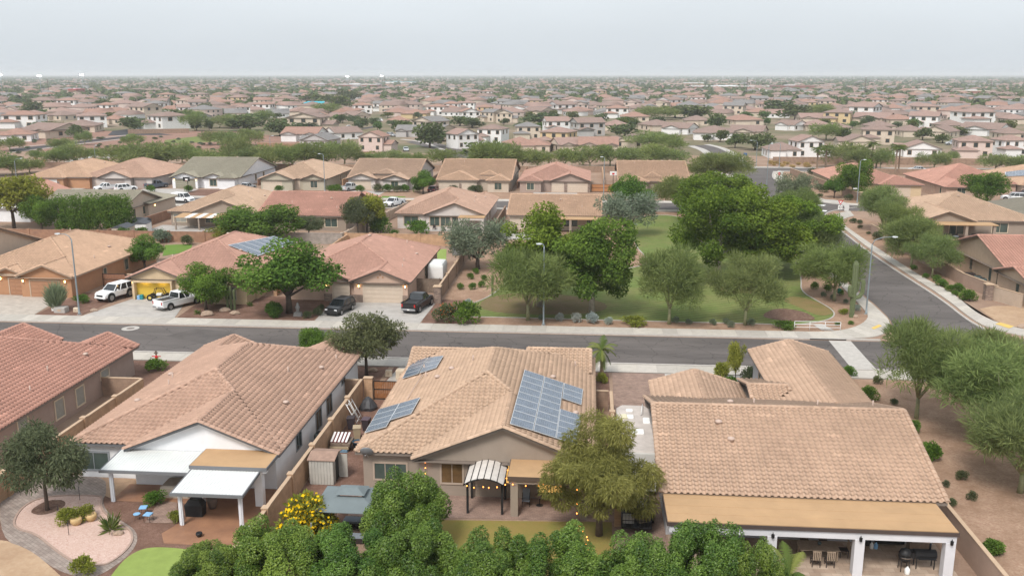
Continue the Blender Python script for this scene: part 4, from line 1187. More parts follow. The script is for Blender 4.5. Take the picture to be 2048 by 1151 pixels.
for x in (-14.98, -13.9): MB().bbox(x, x + 1.06, 52.22, 52.98, .362, .48, .03).build('cushion', M_cush, sf, world=True)
tb = thing('wicker_table', 'low dark wicker table with grey top before the ottoman', 'table', (-13.7, 50.6, 0))
MB().box(-.5, .5, -.3, .3, .03, .38).build('base', M_wick, tb); MB().bbox(-.52, .52, -.32, .32, .382, .43, .01).build('top', M_cush, tb)
ub = thing('folded_umbrella', 'small closed grey garden umbrella beside yellow flowering bush', 'umbrella', (-16.1, 49.5, 0))
MB().tube([(0, 0, 0), (0, 0, 1.75)], .03, 6).build('pole', M_alu, ub); MB().lathe([(.17, .35), (.20, .5), (.12, 1.1), (.04, 1.6), (.01, 1.7)], n=9).build('cloth', M_cush, ub)
# curved pergola
pg = thing('pergola', 'black arched pergola with white slatted cloth roof on brick patio', 'pergola', (-6.3, 56, 0))
for x in (-7.4, -5.15):
    for y in (54.9, 57.1): MB().box(x - .07, x + .07, y - .07, y + .07, 0, 2.3).build('post', M_blk, pg, world=True)
def arc(x): return 2.30 + .42 * (1 - ((x + 6.275) / 1.3) ** 2)
for i in range(6):
    xa, xb = -7.55 + 2.55 * i / 6, -7.55 + 2.55 * (i + 1) / 6
    slab4([(xa + .03, 54.4, arc(xa)), (xb - .03, 54.4, arc(xb)), (xb - .03, 57.3, arc(xb)), (xa + .03, 57.3, arc(xa))], .03).build('cloth_panel', mat("pergola_cloth", (.60, .56, .52), .8, .1, 2), pg, world=True)
for i in range(7):
    x = -7.55 + 2.55 * i / 6; MB().tube([(x, 54.3, arc(x) + .02), (x, 57.3, arc(x) + .02)], .03, 5).build('slat', M_blk, pg, world=True)
for y in (54.38, 57.24): MB().tube([(-7.6 + 2.65 * i / 8, y, arc(-7.6 + 2.65 * i / 8) - .06) for i in range(9)], .045, 6).build('arch_beam', M_blk, pg, world=True)
# string lights
M_orange_bulb = mat("orange_bulb", (1, .45, .15), .4, .0, emit=(1.0, .28, .05), estr=2.4)
def string_lights(label, pts, n, sag=.12):
    o = thing('string_lights', label, 'string lights', pts[0])
    L = [Vector(p) for p in pts]; W_ = []
    for a, b in zip(L, L[1:]):
        for k in range(9):
            t = k / 8; p = a.lerp(b, t); p.z -= sag * 4 * t * (1 - t); W_.append(p)
    MB().tube([tuple(p) for p in W_], .010, 4).build('wire', M_blk, o, world=True)
    for i in range(n):
        p = W_[int((i + .5) / n * (len(W_) - 1))]
        MB().lathe([(.01, -.02), (.035, -.05), (.042, -.085), (.02, -.12), (.005, -.13)], tuple(p), 8).build('bulb', M_orange_bulb, o, world=True)
string_lights('warm string lights along the edge of the taupe house patio roof', [(-4.7, 54.5, 2.45), (-2.5, 54.5, 2.45), (.4, 54.5, 2.45)], 6)
string_lights('warm string lights hung along the front of the black pergola', [(-7.5, 54.28, 2.35), (-6.3, 54.28, 2.25), (-4.9, 54.4, 2.4), (-4.95, 57.2, 2.6)], 8)
string_lights('warm string lights hanging down the taupe house corner', [(-10.55, 57.2, 2.7), (-10.5, 57.0, 1.2)], 4, .0)
string_lights('warm string lights spiralling at the foot of the feathery tree', [(-.2, 51.0, 1.6), (.4, 50.6, .9), (.1, 50.2, .4), (.9, 50.4, .2)], 9, .0)
string_lights('warm string lights climbing the trunk of the feathery tree', [(-.3, 50.9, 4.2), (-.3, 50.8, 1.8)], 3, .0)
# patio chairs and table under taupe patio
pc = thing('patio_chair', 'dark folding patio chair under the taupe house patio roof', 'chair', (-3.7, 56.3, 0))
mb = MB(); mb.box(-.25, .25, -.25, .25, .40, .44)
mb.build('seat', M_cush, pc); slab4([(-.25, .2, .45), (.25, .2, .45), (.25, .42, 1.05), (-.25, .42, 1.05)], .05).build('backrest', M_cush, pc)
for x in (-.24, .24):
    MB().tube([(x, -.25, 0), (x, .35, .8)], .02, 5).build('leg', M_blk, pc); MB().tube([(x, .3, 0), (x, -.2, .62)], .02, 5).build('leg', M_blk, pc)
bt = thing('bistro_table', 'small round lit bistro table under the taupe house patio roof', 'table', (-2.8, 56.4, 0))
MB().lathe([(.38, .68), (.38, .71), (.0, .71)], n=14, sm=False).build('top', M_wood2, bt); MB().tube([(0, 0, 0), (0, 0, .68)], .03, 6).build('stem', M_blk, bt); MB().lathe([(.26, 0), (.24, .03), (.03, .05)], n=12).build('foot', M_blk, bt)
# dish
dd = thing('satellite_dish', 'grey satellite dish on the eave corner of the taupe house', 'satellite dish', (-14.6, 57.75, 2.5))
rings = [[(r * math.cos(2 * math.pi * k / 16), -.25 - r * r * .0 + (r * r * .9 - .12) * .6 - r * math.sin(2 * math.pi * k / 16) * .45, .42 + r * math.sin(2 * math.pi * k / 16) * .85) for k in range(16)] for r in (.03, .2, .36, .46)]
MB().loft(rings, True).build('reflector', mat("dish_grey", (.20, .21, .22), .5, .05, 3), dd); MB().tube([(0, .1, -.1), (0, -.1, .2), (0, -.25, .4)], .03, 6).build('mount', M_alu, dd); MB().tube([(0, -.2, .2), (0, -.75, .35)], .018, 5).build('feed_arm', M_alu, dd)
# side-yard clutter
def wheelie(label, x, y, body, lid, rz=0.):
    o = thing('trash_bin', label, 'bin', (x, y, 0), rz)
    MB().loft([[(-.22, -.25, .08), (.22, -.25, .08), (.22, .22, .08), (-.22, .22, .08)], [(-.30, -.34, .98), (.30, -.34, .98), (.30, .34, .98), (-.30, .34, .98)]]).build('body', body, o)
    MB().bbox(-.32, .32, -.38, .36, .985, 1.08, .02).build('lid', lid, o)
    for s in (-.24, .24): MB().disc((s, .25, .11), 'x', .11, .05, 10).build('wheel', M_blk, o)
    MB().tube([(-.28, .38, .95), (.28, .38, .95)], .02, 5).build('handle', M_blk, o)
    return o
M_bin_tan = mat("bin_tan", (.38, .30, .20), .6, .08, 3); M_bin_blk = mat("bin_black", (.045, .035, .04), .55, .1, 3)
wheelie('tan wheeled trash bin in the clutter by the taupe house', -17.6, 66.6, M_bin_tan, M_bin_tan, .2)
wheelie('black wheeled trash bin behind the tan bin in the clutter', -17.3, 68.4, M_bin_blk, mat("bin_plum", (.09, .06, .075), .5, .1, 3), -.1)
wheelie('low black bin beside the block wall near leaning boards', -18.6, 68.6, M_bin_blk, M_bin_blk, .1)
bg = thing('tarp_heap', 'crumpled dark tarp heap against the wall by wooden gate', 'tarp', (-18.3, 73.2, 0))
rng = random.Random(4)
MB().loft([[((r * (1 + .18 * rng.uniform(-1, 1))) * math.cos(2 * math.pi * k / 11), (r * .9 * (1 + .18 * rng.uniform(-1, 1))) * math.sin(2 * math.pi * k / 11), z + rng.uniform(-.04, .04)) for k in range(11)] for r, z in ((.72, 0), (.70, .3), (.5, .75), (.26, 1.02), (.06, 1.12))], False).build('cloth', mat("dark_tarp", (.05, .05, .055), .5, .3, 4), bg)
ld = thing('leaning_frames', 'pale wooden frames leaning on the block wall among clutter', 'frames', (-19.0, 70.3, 0))
for i, y in enumerate((69.7, 70.6)):
    b = .35 + .15 * i
    for s in (-.45, .45): MB().tube([(-18.2 - .1 * i, y + s, .05), (-19.15, y + s, 1.9 - .2 * i)], .035, 4).build('side_rail', T_white, ld, world=True)
    for t in (.15, .5, .9): MB().tube([(-18.2 - .1 * i - (.95 - .1 * i) * t, y - .45, .05 + 1.85 * t - .2 * i * t), (-18.2 - .1 * i - (.95 - .1 * i) * t, y + .45, .05 + 1.85 * t - .2 * i * t)], .03, 4).build('rung', T_white, ld, world=True)
pl = thing('pallet_stack', 'stack of boards and pale striped pallet beside the shed', 'pallet', (-18.6, 64.4, 0))
for k in range(3): MB().bbox(-19.1 + .05 * k, -17.7 + .1 * k, 63.9, 65.3, .25 * k + .02, .25 * k + .24, .03).build('crate', [mat("box_blue", (.16, .26, .36), .7, .1, 2), M_bin_tan, M_wood2][k], pl, world=True)
for k in range(5): slab4([(-19.0 + .28 * k, 64.0, .85), (-18.85 + .28 * k, 64.0, .85), (-18.85 + .28 * k, 65.2, 1.15), (-19.0 + .28 * k, 65.2, 1.15)], .04).build('slat', T_white, pl, world=True)
slab4([(-19.05, 63.98, .80), (-17.7, 63.98, .80), (-17.7, 65.22, 1.10), (-19.05, 65.22, 1.10)], .03).build('backing', mat("dark_red", (.12, .03, .03), .7, .1, 2), pl, world=True)
bk = thing('blue_bucket', 'round dark blue tub of soil beside the shed', 'tub', (-17.1, 64.7, 0))
MB().lathe([(.28, 0), (.38, .62), (.42, .64), (.38, .66), (.34, .55), (.0, .55)], n=14).build('tub', mat("tub_blue", (.03, .07, .11), .5, .1, 3), bk)
MB().lathe([(.33, .552), (.2, .58), (.0, .59)], n=12).build('soil', M_stamp, bk)
def ac_unit(label, x, y, m):
    o = thing('air_conditioner', label, 'air conditioner', (x, y, 0))
    MB().bbox(-.42, .42, -.42, .42, .06, .95, .05).build('cabinet', m, o); MB().lathe([(.34, .95), (.34, .99), (.0, .99)], n=16, sm=False).build('fan_grille', M_blk, o)
    for k in range(6): MB().box(-.425, .425, -.425, .425, .16 + .12 * k, .19 + .12 * k).build('louver', M_blk, o)
    MB().box(-.5, .5, -.5, .5, .0, .058).build('pad', M_conc, o)
    return o
M_acg = mat("ac_green", (.09, .12, .12), .6, .1, 3)
ac_unit('dark green air conditioner between the white house and block wall', -20.15, 65.4, M_acg)
# white house yard
def pot(label, x, y, r, h, m, z=0): 
    o = thing('plant_pot', label, 'pot', (x, y, z)); MB().lathe([(r * .6, 0), (r, h * .5), (r * 1.02, h * .8), (r * .86, h), (r * .7, h * .92), (.0, h * .92)], n=14).build('pot', m, o); return o
M_potc = mat("pot_cream", (.50, .35, .17), .6, .12, 3)
pot('round cream clay pot on pink gravel beside another pot', -31.9, 51.3, .36, .5, M_potc); pot('cream clay pot on pink gravel holding spreading plant', -31.25, 51.9, .36, .5, M_potc)
for i, (px, py) in enumerate(((118, 1040), (138, 1070), (160, 1000), (188, 1040))):
    c = G(px, py); o = setp(MB().tube([(0, 0, 0), (0, 0, 1.0)], .018, 5).build('garden_stake', M_blk, None, loc=(c[0], c[1], .03)), 'thin dark garden stake in the pink gravel bed', 'stake', 'stakes in pink gravel bed')
M_bluec = mat("blue_cushion", (.22, .42, .65), .8, .06, 3)
for x, y, rz in ((-28.3, 53.0, .2), (-27.55, 52.1, -.1)):
    o = thing('garden_stool', 'small black garden stool with light blue pad on pavers', 'stool', (x, y, .03), rz, 'blue padded stools')
    MB().bbox(-.24, .24, -.24, .24, .45, .52, .02).build('seat_pad', M_bluec, o)
    for a in (-.2, .2):
        for b in (-.2, .2): MB().tube([(a, b, 0), (a, b, .45)], .015, 4).build('leg', M_blk, o)
o = thing('side_table', 'tiny blue side table holding a potted flower', 'table', (-28.35, 52.2, .03))
MB().lathe([(.22, .40), (.22, .43), (0, .43)], n=12, sm=False).build('top', M_bluec, o)
for k in range(3): MB().tube([(.18 * math.cos(k * 2.1), .18 * math.sin(k * 2.1), 0), (.1 * math.cos(k * 2.1), .1 * math.sin(k * 2.1), .4)], .014, 4).build('leg', M_blk, o)
ht = thing('hot_tub', 'hot tub under a beige cover beneath the white awning', 'hot tub', (-27.3, 56.2, 0))
MB().bbox(-1.05, 1.05, -.8, .8, .02, .85, .12).build('cover', mat("tub_cover", (.36, .31, .26), .8, .12, 2), ht); MB().bbox(.1, 1.0, -.78, .78, .852, .90, .02).build('folded_lid', mat("tub_brown", (.13, .09, .065), .8, .12, 2), ht)
bb = thing('covered_grill', 'barbecue under a black cover beside white awning post', 'grill', (-24.9, 53.2, 0))
MB().loft([[(-.55, -.32, .03), (.55, -.32, .03), (.55, .32, .03), (-.55, .32, .03)], [(-.6, -.34, .8), (.6, -.34, .8), (.6, .34, .8), (-.6, .34, .8)], [(-.35, -.25, 1.15), (.35, -.25, 1.15), (.35, .25, 1.15), (-.35, .25, 1.15)]]).build('cover', M_blk, bb)
pot('dark urn holding a leafy plant under white awning', -24.2, 54.2, .33, .8, mat("urn_brown", (.16, .12, .10), .6, .15, 3))
pot('small black pot standing alone on the stained patio', -23.5, 50.4, .2, .28, M_blk, .03)
dp = thing('drain_pipe', 'white drain pipe curving from the awning post along the wall', 'pipe', (-21.2, 51.8, 0))
MB().tube([(-21.2, 51.8, .06), (-20.4, 51.9, .07), (-19.85, 52.6, .08), (-19.7, 54, .08), (-19.65, 56.5, .08)], .07, 7).build('pipe', M_awnp, dp, world=True)
rs = setp(MB().tube([(0, 0, .12), (.12, 0, .20), (0, .1, .28), (-.1, 0, .2), (0, 0, .12)], .07, 6).build('hose_coil', mat("hose_green", (.02, .09, .07), .5, .1, 3), None, loc=(-20.6, 57.0, 0)), 'small coiled green hose at the white house corner', 'hose')
# RV and trailer beside the taupe house wall
M_rvr = mat("rv_roof", (.56, .49, .45), .7, .0, .9, col2=(.66, .61, .58), detail=9) if False else mat("rv_roof", (.47, .42, .385), .75, .2, .9, detail=9)
M_rvs = mat("rv_side", (.62, .60, .57), .5, .05, 1)
rv = thing('motorhome', 'long white motorhome with weathered pale roof on the paver drive', 'motorhome', (3.7, 63, 0))
def rring(z, i): return [(2.45 + i, 58.2 + i, z), (4.95 - i, 58.2 + i, z), (4.95 - i, 66.6 - i, z), (4.6 - i, 67.2 - i, z), (2.8 + i, 67.2 - i, z), (2.45 + i, 66.6 - i, z)]
MB().loft([rring(.45, .03), rring(1.0, 0), rring(3.1, 0), rring(3.2, .03)]).build('body', M_rvs, rv, world=True)
MB().loft([rring(3.202, .04), rring(3.27, .12)]).build('roof', M_rvr, rv, world=True)
mb = MB(); mb.tube([(5.03, 58.4, 3.05), (5.03, 66.2, 3.05)], .07, 8); mb.build('awning_roll', M_alu, rv, world=True)
for x, y, w, l in ((3.4, 65.8, .25, .2), (3.3, 64.5, .35, .3), (4.55, 63.8, .25, .5), (3.75, 61.6, .5, .4)): MB().bbox(x - w, x + w, y - l, y + l, 3.275, 3.40, .04).build('roof_hatch', M_white_paint, rv, world=True)
MB().bbox(2.75, 3.2, 64.1, 64.8, 3.275, 3.45, .06).build('air_conditioner', mat("rv_cream", (.60, .56, .40), .6, .05, 3), rv, world=True)
MB().tube([(4.2, 64.9, 3.27), (4.25, 64.9, 3.75), (4.4, 66.6, 3.55)], .035, 5).build('antenna', M_white_paint, rv, world=True)
for x in (2.62, 4.78):
    for y in (59.6, 60.6, 65.4): MB().disc((x, y, .42), 'x', .42, .26, 14).build('wheel', M_blk, rv, world=True)
for y in (60, 62.2, 64.4): MB().box(4.952, 4.97, y - .45, y + .45, 1.7, 2.4).build('window', M_glass, rv, world=True)
tr = thing('utility_trailer', 'black mesh utility trailer loaded with junk beside the paver walk', 'trailer', (3.3, 54.5, 0))
MB().box(2.45, 4.3, 52.6, 56.6, .55, .62).build('bed', M_blk, tr, world=True)
for x in (2.45, 4.26):
    mb = MB()
    for z in (.85, 1.1): mb.box(x, x + .04, 52.6, 56.6, z, z + .04)
    for k in range(7): mb.box(x, x + .04, 52.6 + 3.96 * k / 6, 52.64 + 3.96 * k / 6, .62, 1.12)
    mb.build('side_rail', M_blk, tr, world=True)
    MB().disc((x + (-.16 if x < 3 else .2), 54.6, .36), 'x', .36, .22, 12).build('wheel', M_blk, tr, world=True)
mb = MB()
for k in range(10): mb.box(2.49 + 1.75 * k / 9, 2.51 + 1.75 * k / 9, 52.55, 52.58, .6, 1.6)
for z in (.62, 1.1, 1.58): mb.box(2.46, 4.3, 52.53, 52.56, z, z + .04)
mb.build('ramp_gate', M_blk, tr, world=True)
for i, (x, y, z, s, m) in enumerate(((2.9, 53.4, .62, .35, M_conc), (3.8, 53.6, .62, .4, M_wood2), (3.3, 54.6, .62, .45, M_bin_blk), (3.9, 55.0, .62, .3, M_conc2), (2.9, 55.8, .62, .4, M_wood2), (3.6, 56.1, .62, .3, T_white))):
    o = MB().bbox(-s, s, -s * .8, s * .8, 0, s * 1.3, .05).build('cargo_box', m, None, loc=(x, y, z + .002), rz=i * .5)
    setp(o, ['grey', 'brown', 'large black', 'pale grey', 'weathered brown', 'white'][i] + ' box of junk on the black utility trailer', 'box')
# grey house patio set and grills
M_tt = mat("teak_grey", (.30, .23, .17), .7, .2, 6)
o = thing('dining_table', 'rectangular weathered wood dining table under the long tan patio roof', 'table', (13.9, 51.0, .03))
for i in range(8): MB().box(-1.15, 1.15, -.6 + .15 * i + .008, -.6 + .15 * (i + 1) - .008, .70, .74).build('plank', M_tt, o)
for x in (-1.0, 1.0):
    for y in (-.5, .5): MB().box(x - .05, x + .05, y - .05, y + .05, 0, .699).build('leg', M_tt, o)
po = pot('small dark planter standing on the patio dining table', 14.0, 51.1, .12, .18, M_acg, .772)
def dchair(label, x, y, rz):
    o = thing('dining_chair', label, 'chair', (x, y, .03), rz, 'chairs round the patio table')
    MB().box(-.25, .25, -.25, .25, .42, .46).build('seat', M_wick, o)
    for k in range(5): MB().box(-.22 + .1 * k, -.16 + .1 * k, -.27, -.25, .46, .98).build('back_slat', M_tt, o)
    MB().box(-.25, .25, -.275, -.245, .98, 1.04).build('top_rail', M_tt, o)
    for a in (-.22, .22):
        for b in (-.22, .22): MB().box(a - .02, a + .02, b - .02, b + .02, 0, .42).build('leg', M_wick, o)
for x in (13.55, 14.35): dchair('slatted dark dining chair with its back to the lawn side', x, 50.0, 0)
for x in (13.4, 14.5): dchair('slatted dark dining chair on the house side of the patio table', x, 52.0, math.pi)
dchair('slatted dark dining chair at the column end of the patio table', 15.45, 51.2, math.pi / 2)
ob = thing('flat_top_grill', 'wide black gas griddle against the grey house patio wall', 'grill', (18.6, 53.0, .03))
MB().bbox(-.85, .85, -.3, .3, .12, .82, .03).build('cabinet', M_blk, ob); MB().bbox(-.9, .9, -.33, .33, .822, .92, .03).build('cooktop', mat("griddle", (.06, .06, .065), .35, .1, 3, metal=.5), ob)
for k in range(4): MB().disc((-.5 + .33 * k, -.335, .72), 'y', .035, .04, 8).build('knob', M_alu, ob)
for a in (-.7, .7): MB().disc((a, 0, .06), 'x', .06, .05, 8).build('caster', M_blk, ob)
kg = thing('kamado_grill', 'round black ceramic grill with propane tank at its foot', 'grill', (18.5, 49.9, .03))
MB().lathe([(.2, .55), (.33, .72), (.36, .9), (.34, .94)], n=16).build('bowl', M_blk, kg); MB().lathe([(.345, .945), (.34, 1.08), (.26, 1.26), (.1, 1.34), (.05, 1.40), (.0, 1.41)], n=16).build('lid', M_blk, kg)
for k in range(4): MB().tube([(.34 * math.cos(k * 1.57 + .78), .34 * math.sin(k * 1.57 + .78), 0), (.3 * math.cos(k * 1.57 + .78), .3 * math.sin(k * 1.57 + .78), .9)], .022, 5).build('leg', M_blk, kg)
MB().tube([(-.3, -.36, .92), (0, -.44, .92), (.3, -.36, .92)], .02, 5).build('handle', M_wood2, kg)
pt = setp(MB().lathe([(.13, 0), (.15, .05), (.15, .3), (.10, .38), (.05, .4), (.05, .47), (.0, .47)], n=14).build('propane_tank', M_white_paint, None, loc=(18.55, 49.45, .03)), 'white propane tank standing before the round black grill', 'gas tank')
ps = thing('pellet_smoker', 'long black pellet smoker on four legs beside patio column', 'smoker', (19.75, 50.3, .03))
MB().loft([[(x, .3 * math.cos(t), .85 + .27 * math.sin(t)) for t in [2 * math.pi * k / 12 for k in range(12)]] for x in (-.6, .6)]).build('barrel', M_blk, ps)
MB().box(-.95, -.605, -.25, .25, .62, 1.0).build('hopper', M_blk, ps); MB().box(-.5, .5, -.5, -.3, .72, .75).build('front_shelf', M_blk, ps)
for a in (-.5, .5):
    for b in (-.22, .22): MB().box(a - .025, a + .025, b - .025, b + .025, 0, .65).build('leg', M_blk, ps)
MB().tube([(.3, .1, 1.1), (.3, .1, 1.45)], .06, 8).build('chimney', M_blk, ps)
gg = thing('steel_grill', 'open stainless steel gas grill beside the end patio column', 'grill', (19.95, 51.9, .03))
MB().bbox(-.6, .6, -.3, .3, .05, .82, .03).build('cart', M_wood2, gg)
MB().loft([[(x, .0 + .36 * math.cos(t), .86 + .36 * math.sin(t)) for t in [math.pi * k / 8 for k in range(9)]] for x in (-.5, .5)]).build('hood', mat("steel", (.45, .40, .34), .3, .1, 3, metal=.7), gg)
for x, m, l in ((17.4, T_white, 'white'), (17.65, M_bluec, 'blue')): 
    c = setp(MB().lathe([(.1, 0), (.12, .05), (.12, .26), (.05, .34), (.04, .4), (0, .4)], n=8, sm=False).build('jug', m, None, loc=(x, 52.3, .03)), l + ' plastic jug on the patio beside the black griddle', 'jug')
bk = thing('exercise_bike', 'dark exercise bike frame beside the griddle on the patio', 'exercise bike', (16.9, 52.4, .03))
mb = MB(); mb.tube([(-.5, 0, .05), (0, 0, .5), (.45, 0, .05)], .03, 6); mb.tube([(0, 0, .5), (-.25, 0, .9)], .03, 6); mb.tube([(.2, 0, .3), (.45, 0, 1.1)], .03, 6); mb.build('frame', M_blk, bk)
MB().disc((.25, 0, .35), 'y', .25, .06, 14).build('flywheel', M_blk, bk); MB().bbox(-.4, -.12, -.12, .12, .9, .97, .03).build('saddle', M_blk, bk); MB().tube([(.45, -.25, 1.1), (.45, .25, 1.1)], .02, 5).build('handlebar', M_blk, bk)
hb = setp(MB().bbox(-.3, .3, -.2, .2, 0, .8, .03).build('utility_box', W_grey, None, loc=(4.6, 69.0, .04)), 'small grey utility box on the paver drive by the grey house', 'box')
# ---------------------------------------------------------------- houses across the street and behind
def mid_house(label, c, blocks, wm, rm, garages=(), wins=(), lights=(), vents=(), seed=3, tm=None, dm=None, fascia=None, stone=()):
    h = House('house', label, c, blocks, wm, rm, 1, 0, seed, fascia)
    for x0, x1, y in garages: h.garage(x0, x1, y, dm or D_beige, tm)
    for w in wins:
        face, x, y, zc, ww, hh = w[:6]; h.win(face, x, y, zc, ww, hh, tm or T_cream, w[6] if len(w) > 6 else M_glass_g, 2 if ww > 1 else 1)
    for x, y in lights: h.light(x, y, 2.15)
    for x0, x1, y, hh in stone:
        mb = MB(); mb.box(x0, x1, y - .12, y, 0, hh); h.part(mb, 'stone_facing', M_stone)
    h.vents(vents, M_pipe)
    return h
H23 = mid_house('rose tiled house with pink beige walls and two beige garage doors', (-30, 121), [(-38.2, -21.6, 110.6, 133.6, 2.75, .40, 'y', 'hh'), (-29.3, -21.6, 109.9, 119, 2.75, .40, 'y', 'gg'), (-33.2, -29, 110.3, 118, 2.75, .40, 'y', 'gg')],
                W_pinkish, R_rose, [(-27.6, -22.8, 110.34), (-31.6, -29.6, 110.72)], [('+x', -22.06, 123, 1.5, 1.0, 1.5)], [(-28.2, 110.33), (-22.35, 110.33), (-32.4, 110.72)],
                [(-24, 118), (-23.4, 124), (-25.5, 128), (-29.8, 123.5), (-23.6, 115)], 21, None, None, None, [(-32.74, -31.75, 110.7, 1.0), (-29.4, -27.75, 110.3, 1.0), (-22.7, -22.06, 110.3, 1.0)])
H22 = mid_house('cream house with red tile roof and open garage showing a buggy', (-50, 121), [(-57.9, -41.0, 110.6, 133.6, 2.75, .40, 'y', 'hh'), (-57.9, -50.3, 109.6, 119, 2.75, .40, 'y', 'gg'), (-46.5, -41.3, 107.6, 117, 2.75, .40, 'y', 'gg')],
                W_cream, R_rose, [], [('-y', -48.3, 111.0, 1.4, 1.4, 1.5), ('-y', -43.8, 108.05, 1.4, 1.4, 1.5)], [(-57.2, 110.03)], [(-55.5, 118), (-46, 118), (-44, 123), (-50, 124)], 22)
# the open garage: a lit recess built into the cream house's front wall
M_gar = mat("garage_yellow", (.62, .42, .06), .8, .1, 1.0)
gr = thing('open_garage', 'open garage bay with yellow walls lit from inside', 'garage', (-54.4, 110, 0))
mb = MB(); mb.box(-56.75, -52.05, 109.98, 110.04, .02, 2.25); mb.build('back_wall', M_gar, gr, world=True)
mb = MB(); mb.box(-56.95, -56.76, 109.3, 110.03, 0, 2.45); mb.box(-52.04, -51.85, 109.3, 110.03, 0, 2.45); mb.box(-56.755, -52.045, 109.3, 110.03, 2.252, 2.45); mb.build('surround', W_cream, gr, world=True)
for x in (-55.5, -53.3): MB().box(x - .5, x + .5, 109.6, 109.75, 2.20, 2.245).build('strip_lamp', mat("strip_lamp", (1, .9, .6), .4, 0, emit=(1, .8, .4), estr=5), gr, world=True)
bg = thing('dune_buggy', 'stripped off-road buggy with big wheels in the open garage', 'buggy', (-53.6, 109.4, 0))
mb = MB()
for y in (-.25, .25):
    mb.tube([(-1.2, y, .7), (-.5, y, .6), (.4, y, .65), (1.1, y, .95)], .05, 6); mb.tube([(-.7, y, .65), (-.4, y, 1.55), (.5, y, 1.55), (.8, y, .85)], .05, 6)
mb.build('frame', M_lampmetal, bg); MB().bbox(-.3, .4, -.28, .28, .6, .95, .06).build('engine', M_alu, bg)
for x in (-1.0, .95):
    for y in (-.45, .35):
        w = MB().disc((x, y, .42), 'y', .42, .26, 16).build('wheel', M_blk, bg); MB().disc((x, y, .42), 'y', .2, .28, 10).build('rim', mat("rim_yellow", (.55, .42, .12), .5, .1, 3), w)
for i, x in enumerate((-56.4, -56.0)):
    setp(MB().bbox(-.18, .18, -.2, .2, 0, .5 + .1 * i, .03).build('tote_box', M_bluec if i == 0 else mat("tote_teal", (.02, .22, .25), .5, .1, 3), None, loc=(x, 109.6, .05)), ('blue' if i == 0 else 'teal') + ' storage box on the open garage floor', 'box')
solar_array('dark solar panels on the red roof of the cream house', ((-41.0, 120, 2.75 + .26), (.4, 0, 1)), [(((456, 490), (548, 472), (595, 485), (515, 512)), 6)], (-45, 120, 4.5))
H21 = mid_house('orange stucco house with buff tile roof and three garage lights', (-73, 121), [(-81.2, -64.8, 110.8, 133.6, 2.75, .40, 'y', 'hh'), (-72.4, -64.8, 109.3, 119, 2.75, .40, 'y', 'gg'), (-76.4, -72, 110.4, 119, 2.75, .40, 'y', 'gg')],
                W_orange, R_buff, [(-70.7, -66.9, 109.73), (-74.2, -72.5, 110.8)], [('+x', -65.2, 124, 1.5, 1.0, 1.5), ('+x', -65.2, 118, 1.2, .8, 1.9)], [(-71.6, 109.72), (-66.0, 109.72), (-75.3, 110.83)], [(-66.5, 118), (-67.5, 124), (-73, 124)], 23, T_tan, D_orange, T_tan)
H30 = mid_house('pale beige house beyond the orange house gable end', (-90, 122), [(-98, -82.6, 111, 134, 2.75, .34, 'x', 'gg')], W_beige, R_buff, seed=24)
H35 = mid_house('buff tiled house with long ridge and dark patio beside the park', (-6, 176), [(-14.6, 2.6, 166.6, 184.5, 2.75, .30, 'x', 'gg'), (-12, -5, 176, 190, 2.7, .3, 'y', 'gg')], W_beige, R_buff, [], [('-y', -9, 167.05, 1.5, 2.2, 1.5), ('-y', -3, 167.05, 1.5, 2.5, 1.5), ('-y', .6, 167.05, 1.3, 1.4, 1.5)], vents=[(-9, 171), (-5, 173), (-1, 170)], seed=25)
pr = thing('patio_roof', 'tan patio roof on grey posts behind the long ridge house', 'patio roof', (-2, 165, 0))
MB().box(-8, 2.4, 163.6, 166.9, 2.5, 2.62).build('deck', M_tanroof, pr, world=True)
for x in (-7.7, -3, 2.1): MB().box(x - .2, x + .2, 163.7, 164.1, 0, 2.498).build('column', W_taupe, pr, world=True)
H34 = mid_house('grey beige house with tan roof, wide gable and three patio windows', (-27, 177), [(-35.4, -18.4, 166.6, 189.8, 2.75, .38, 'y', 'hh'), (-29.9, -18.4, 165.9, 177, 2.75, .38, 'y', 'gg'), (-24.2, -18.4, 182, 191, 2.75, .38, 'y', 'gg')],
                W_ltgrey, R_pink, [], [('-y', -32.4, 167.05, 1.5, 2.6, 1.5), ('-y', -27.9, 166.35, 1.5, 1.7, 1.6), ('-y', -25.9, 166.35, 1.5, 1.7, 1.6), ('-y', -23.8, 166.35, 1.5, 1.7, 1.6), ('+x', -18.86, 172, 1.5, .9, 1.5), ('+x', -18.86, 177, 1.5, 1.2, 1.6)], vents=[(-21.5, 174), (-22, 180), (-24, 178), (-20.5, 184)], seed=26, tm=T_tan)
pr = thing('patio_roof', 'small tan topped beige patio porch on the grey beige house', 'patio roof', (-20.8, 164.5, 0))
MB().box(-23.2, -18.4, 163.3, 166.3, 2.62, 2.72).build('deck', M_tanroof, pr, world=True); MB().box(-23.1, -18.5, 163.4, 163.9, 2.2, 2.615).build('beam', W_ltgrey, pr, world=True)
for x in (-22.8, -18.8): MB().box(x - .25, x + .25, 163.4, 163.9, 0, 2.198).build('column', W_ltgrey, pr, world=True)
H33 = mid_house('taupe house with straight red tile ridge behind garden trees', (-51, 173), [(-60.2, -43.2, 162.8, 183.2, 2.75, .30, 'x', 'gg'), (-50, -43, 176, 190, 2.72, .3, 'y', 'gg')], W_taupe, R_red, [], [('-y', -46.4, 163.25, 1.5, 2.2, 1.5)], vents=[(-55, 168), (-48, 170), (-46, 166)], seed=27)
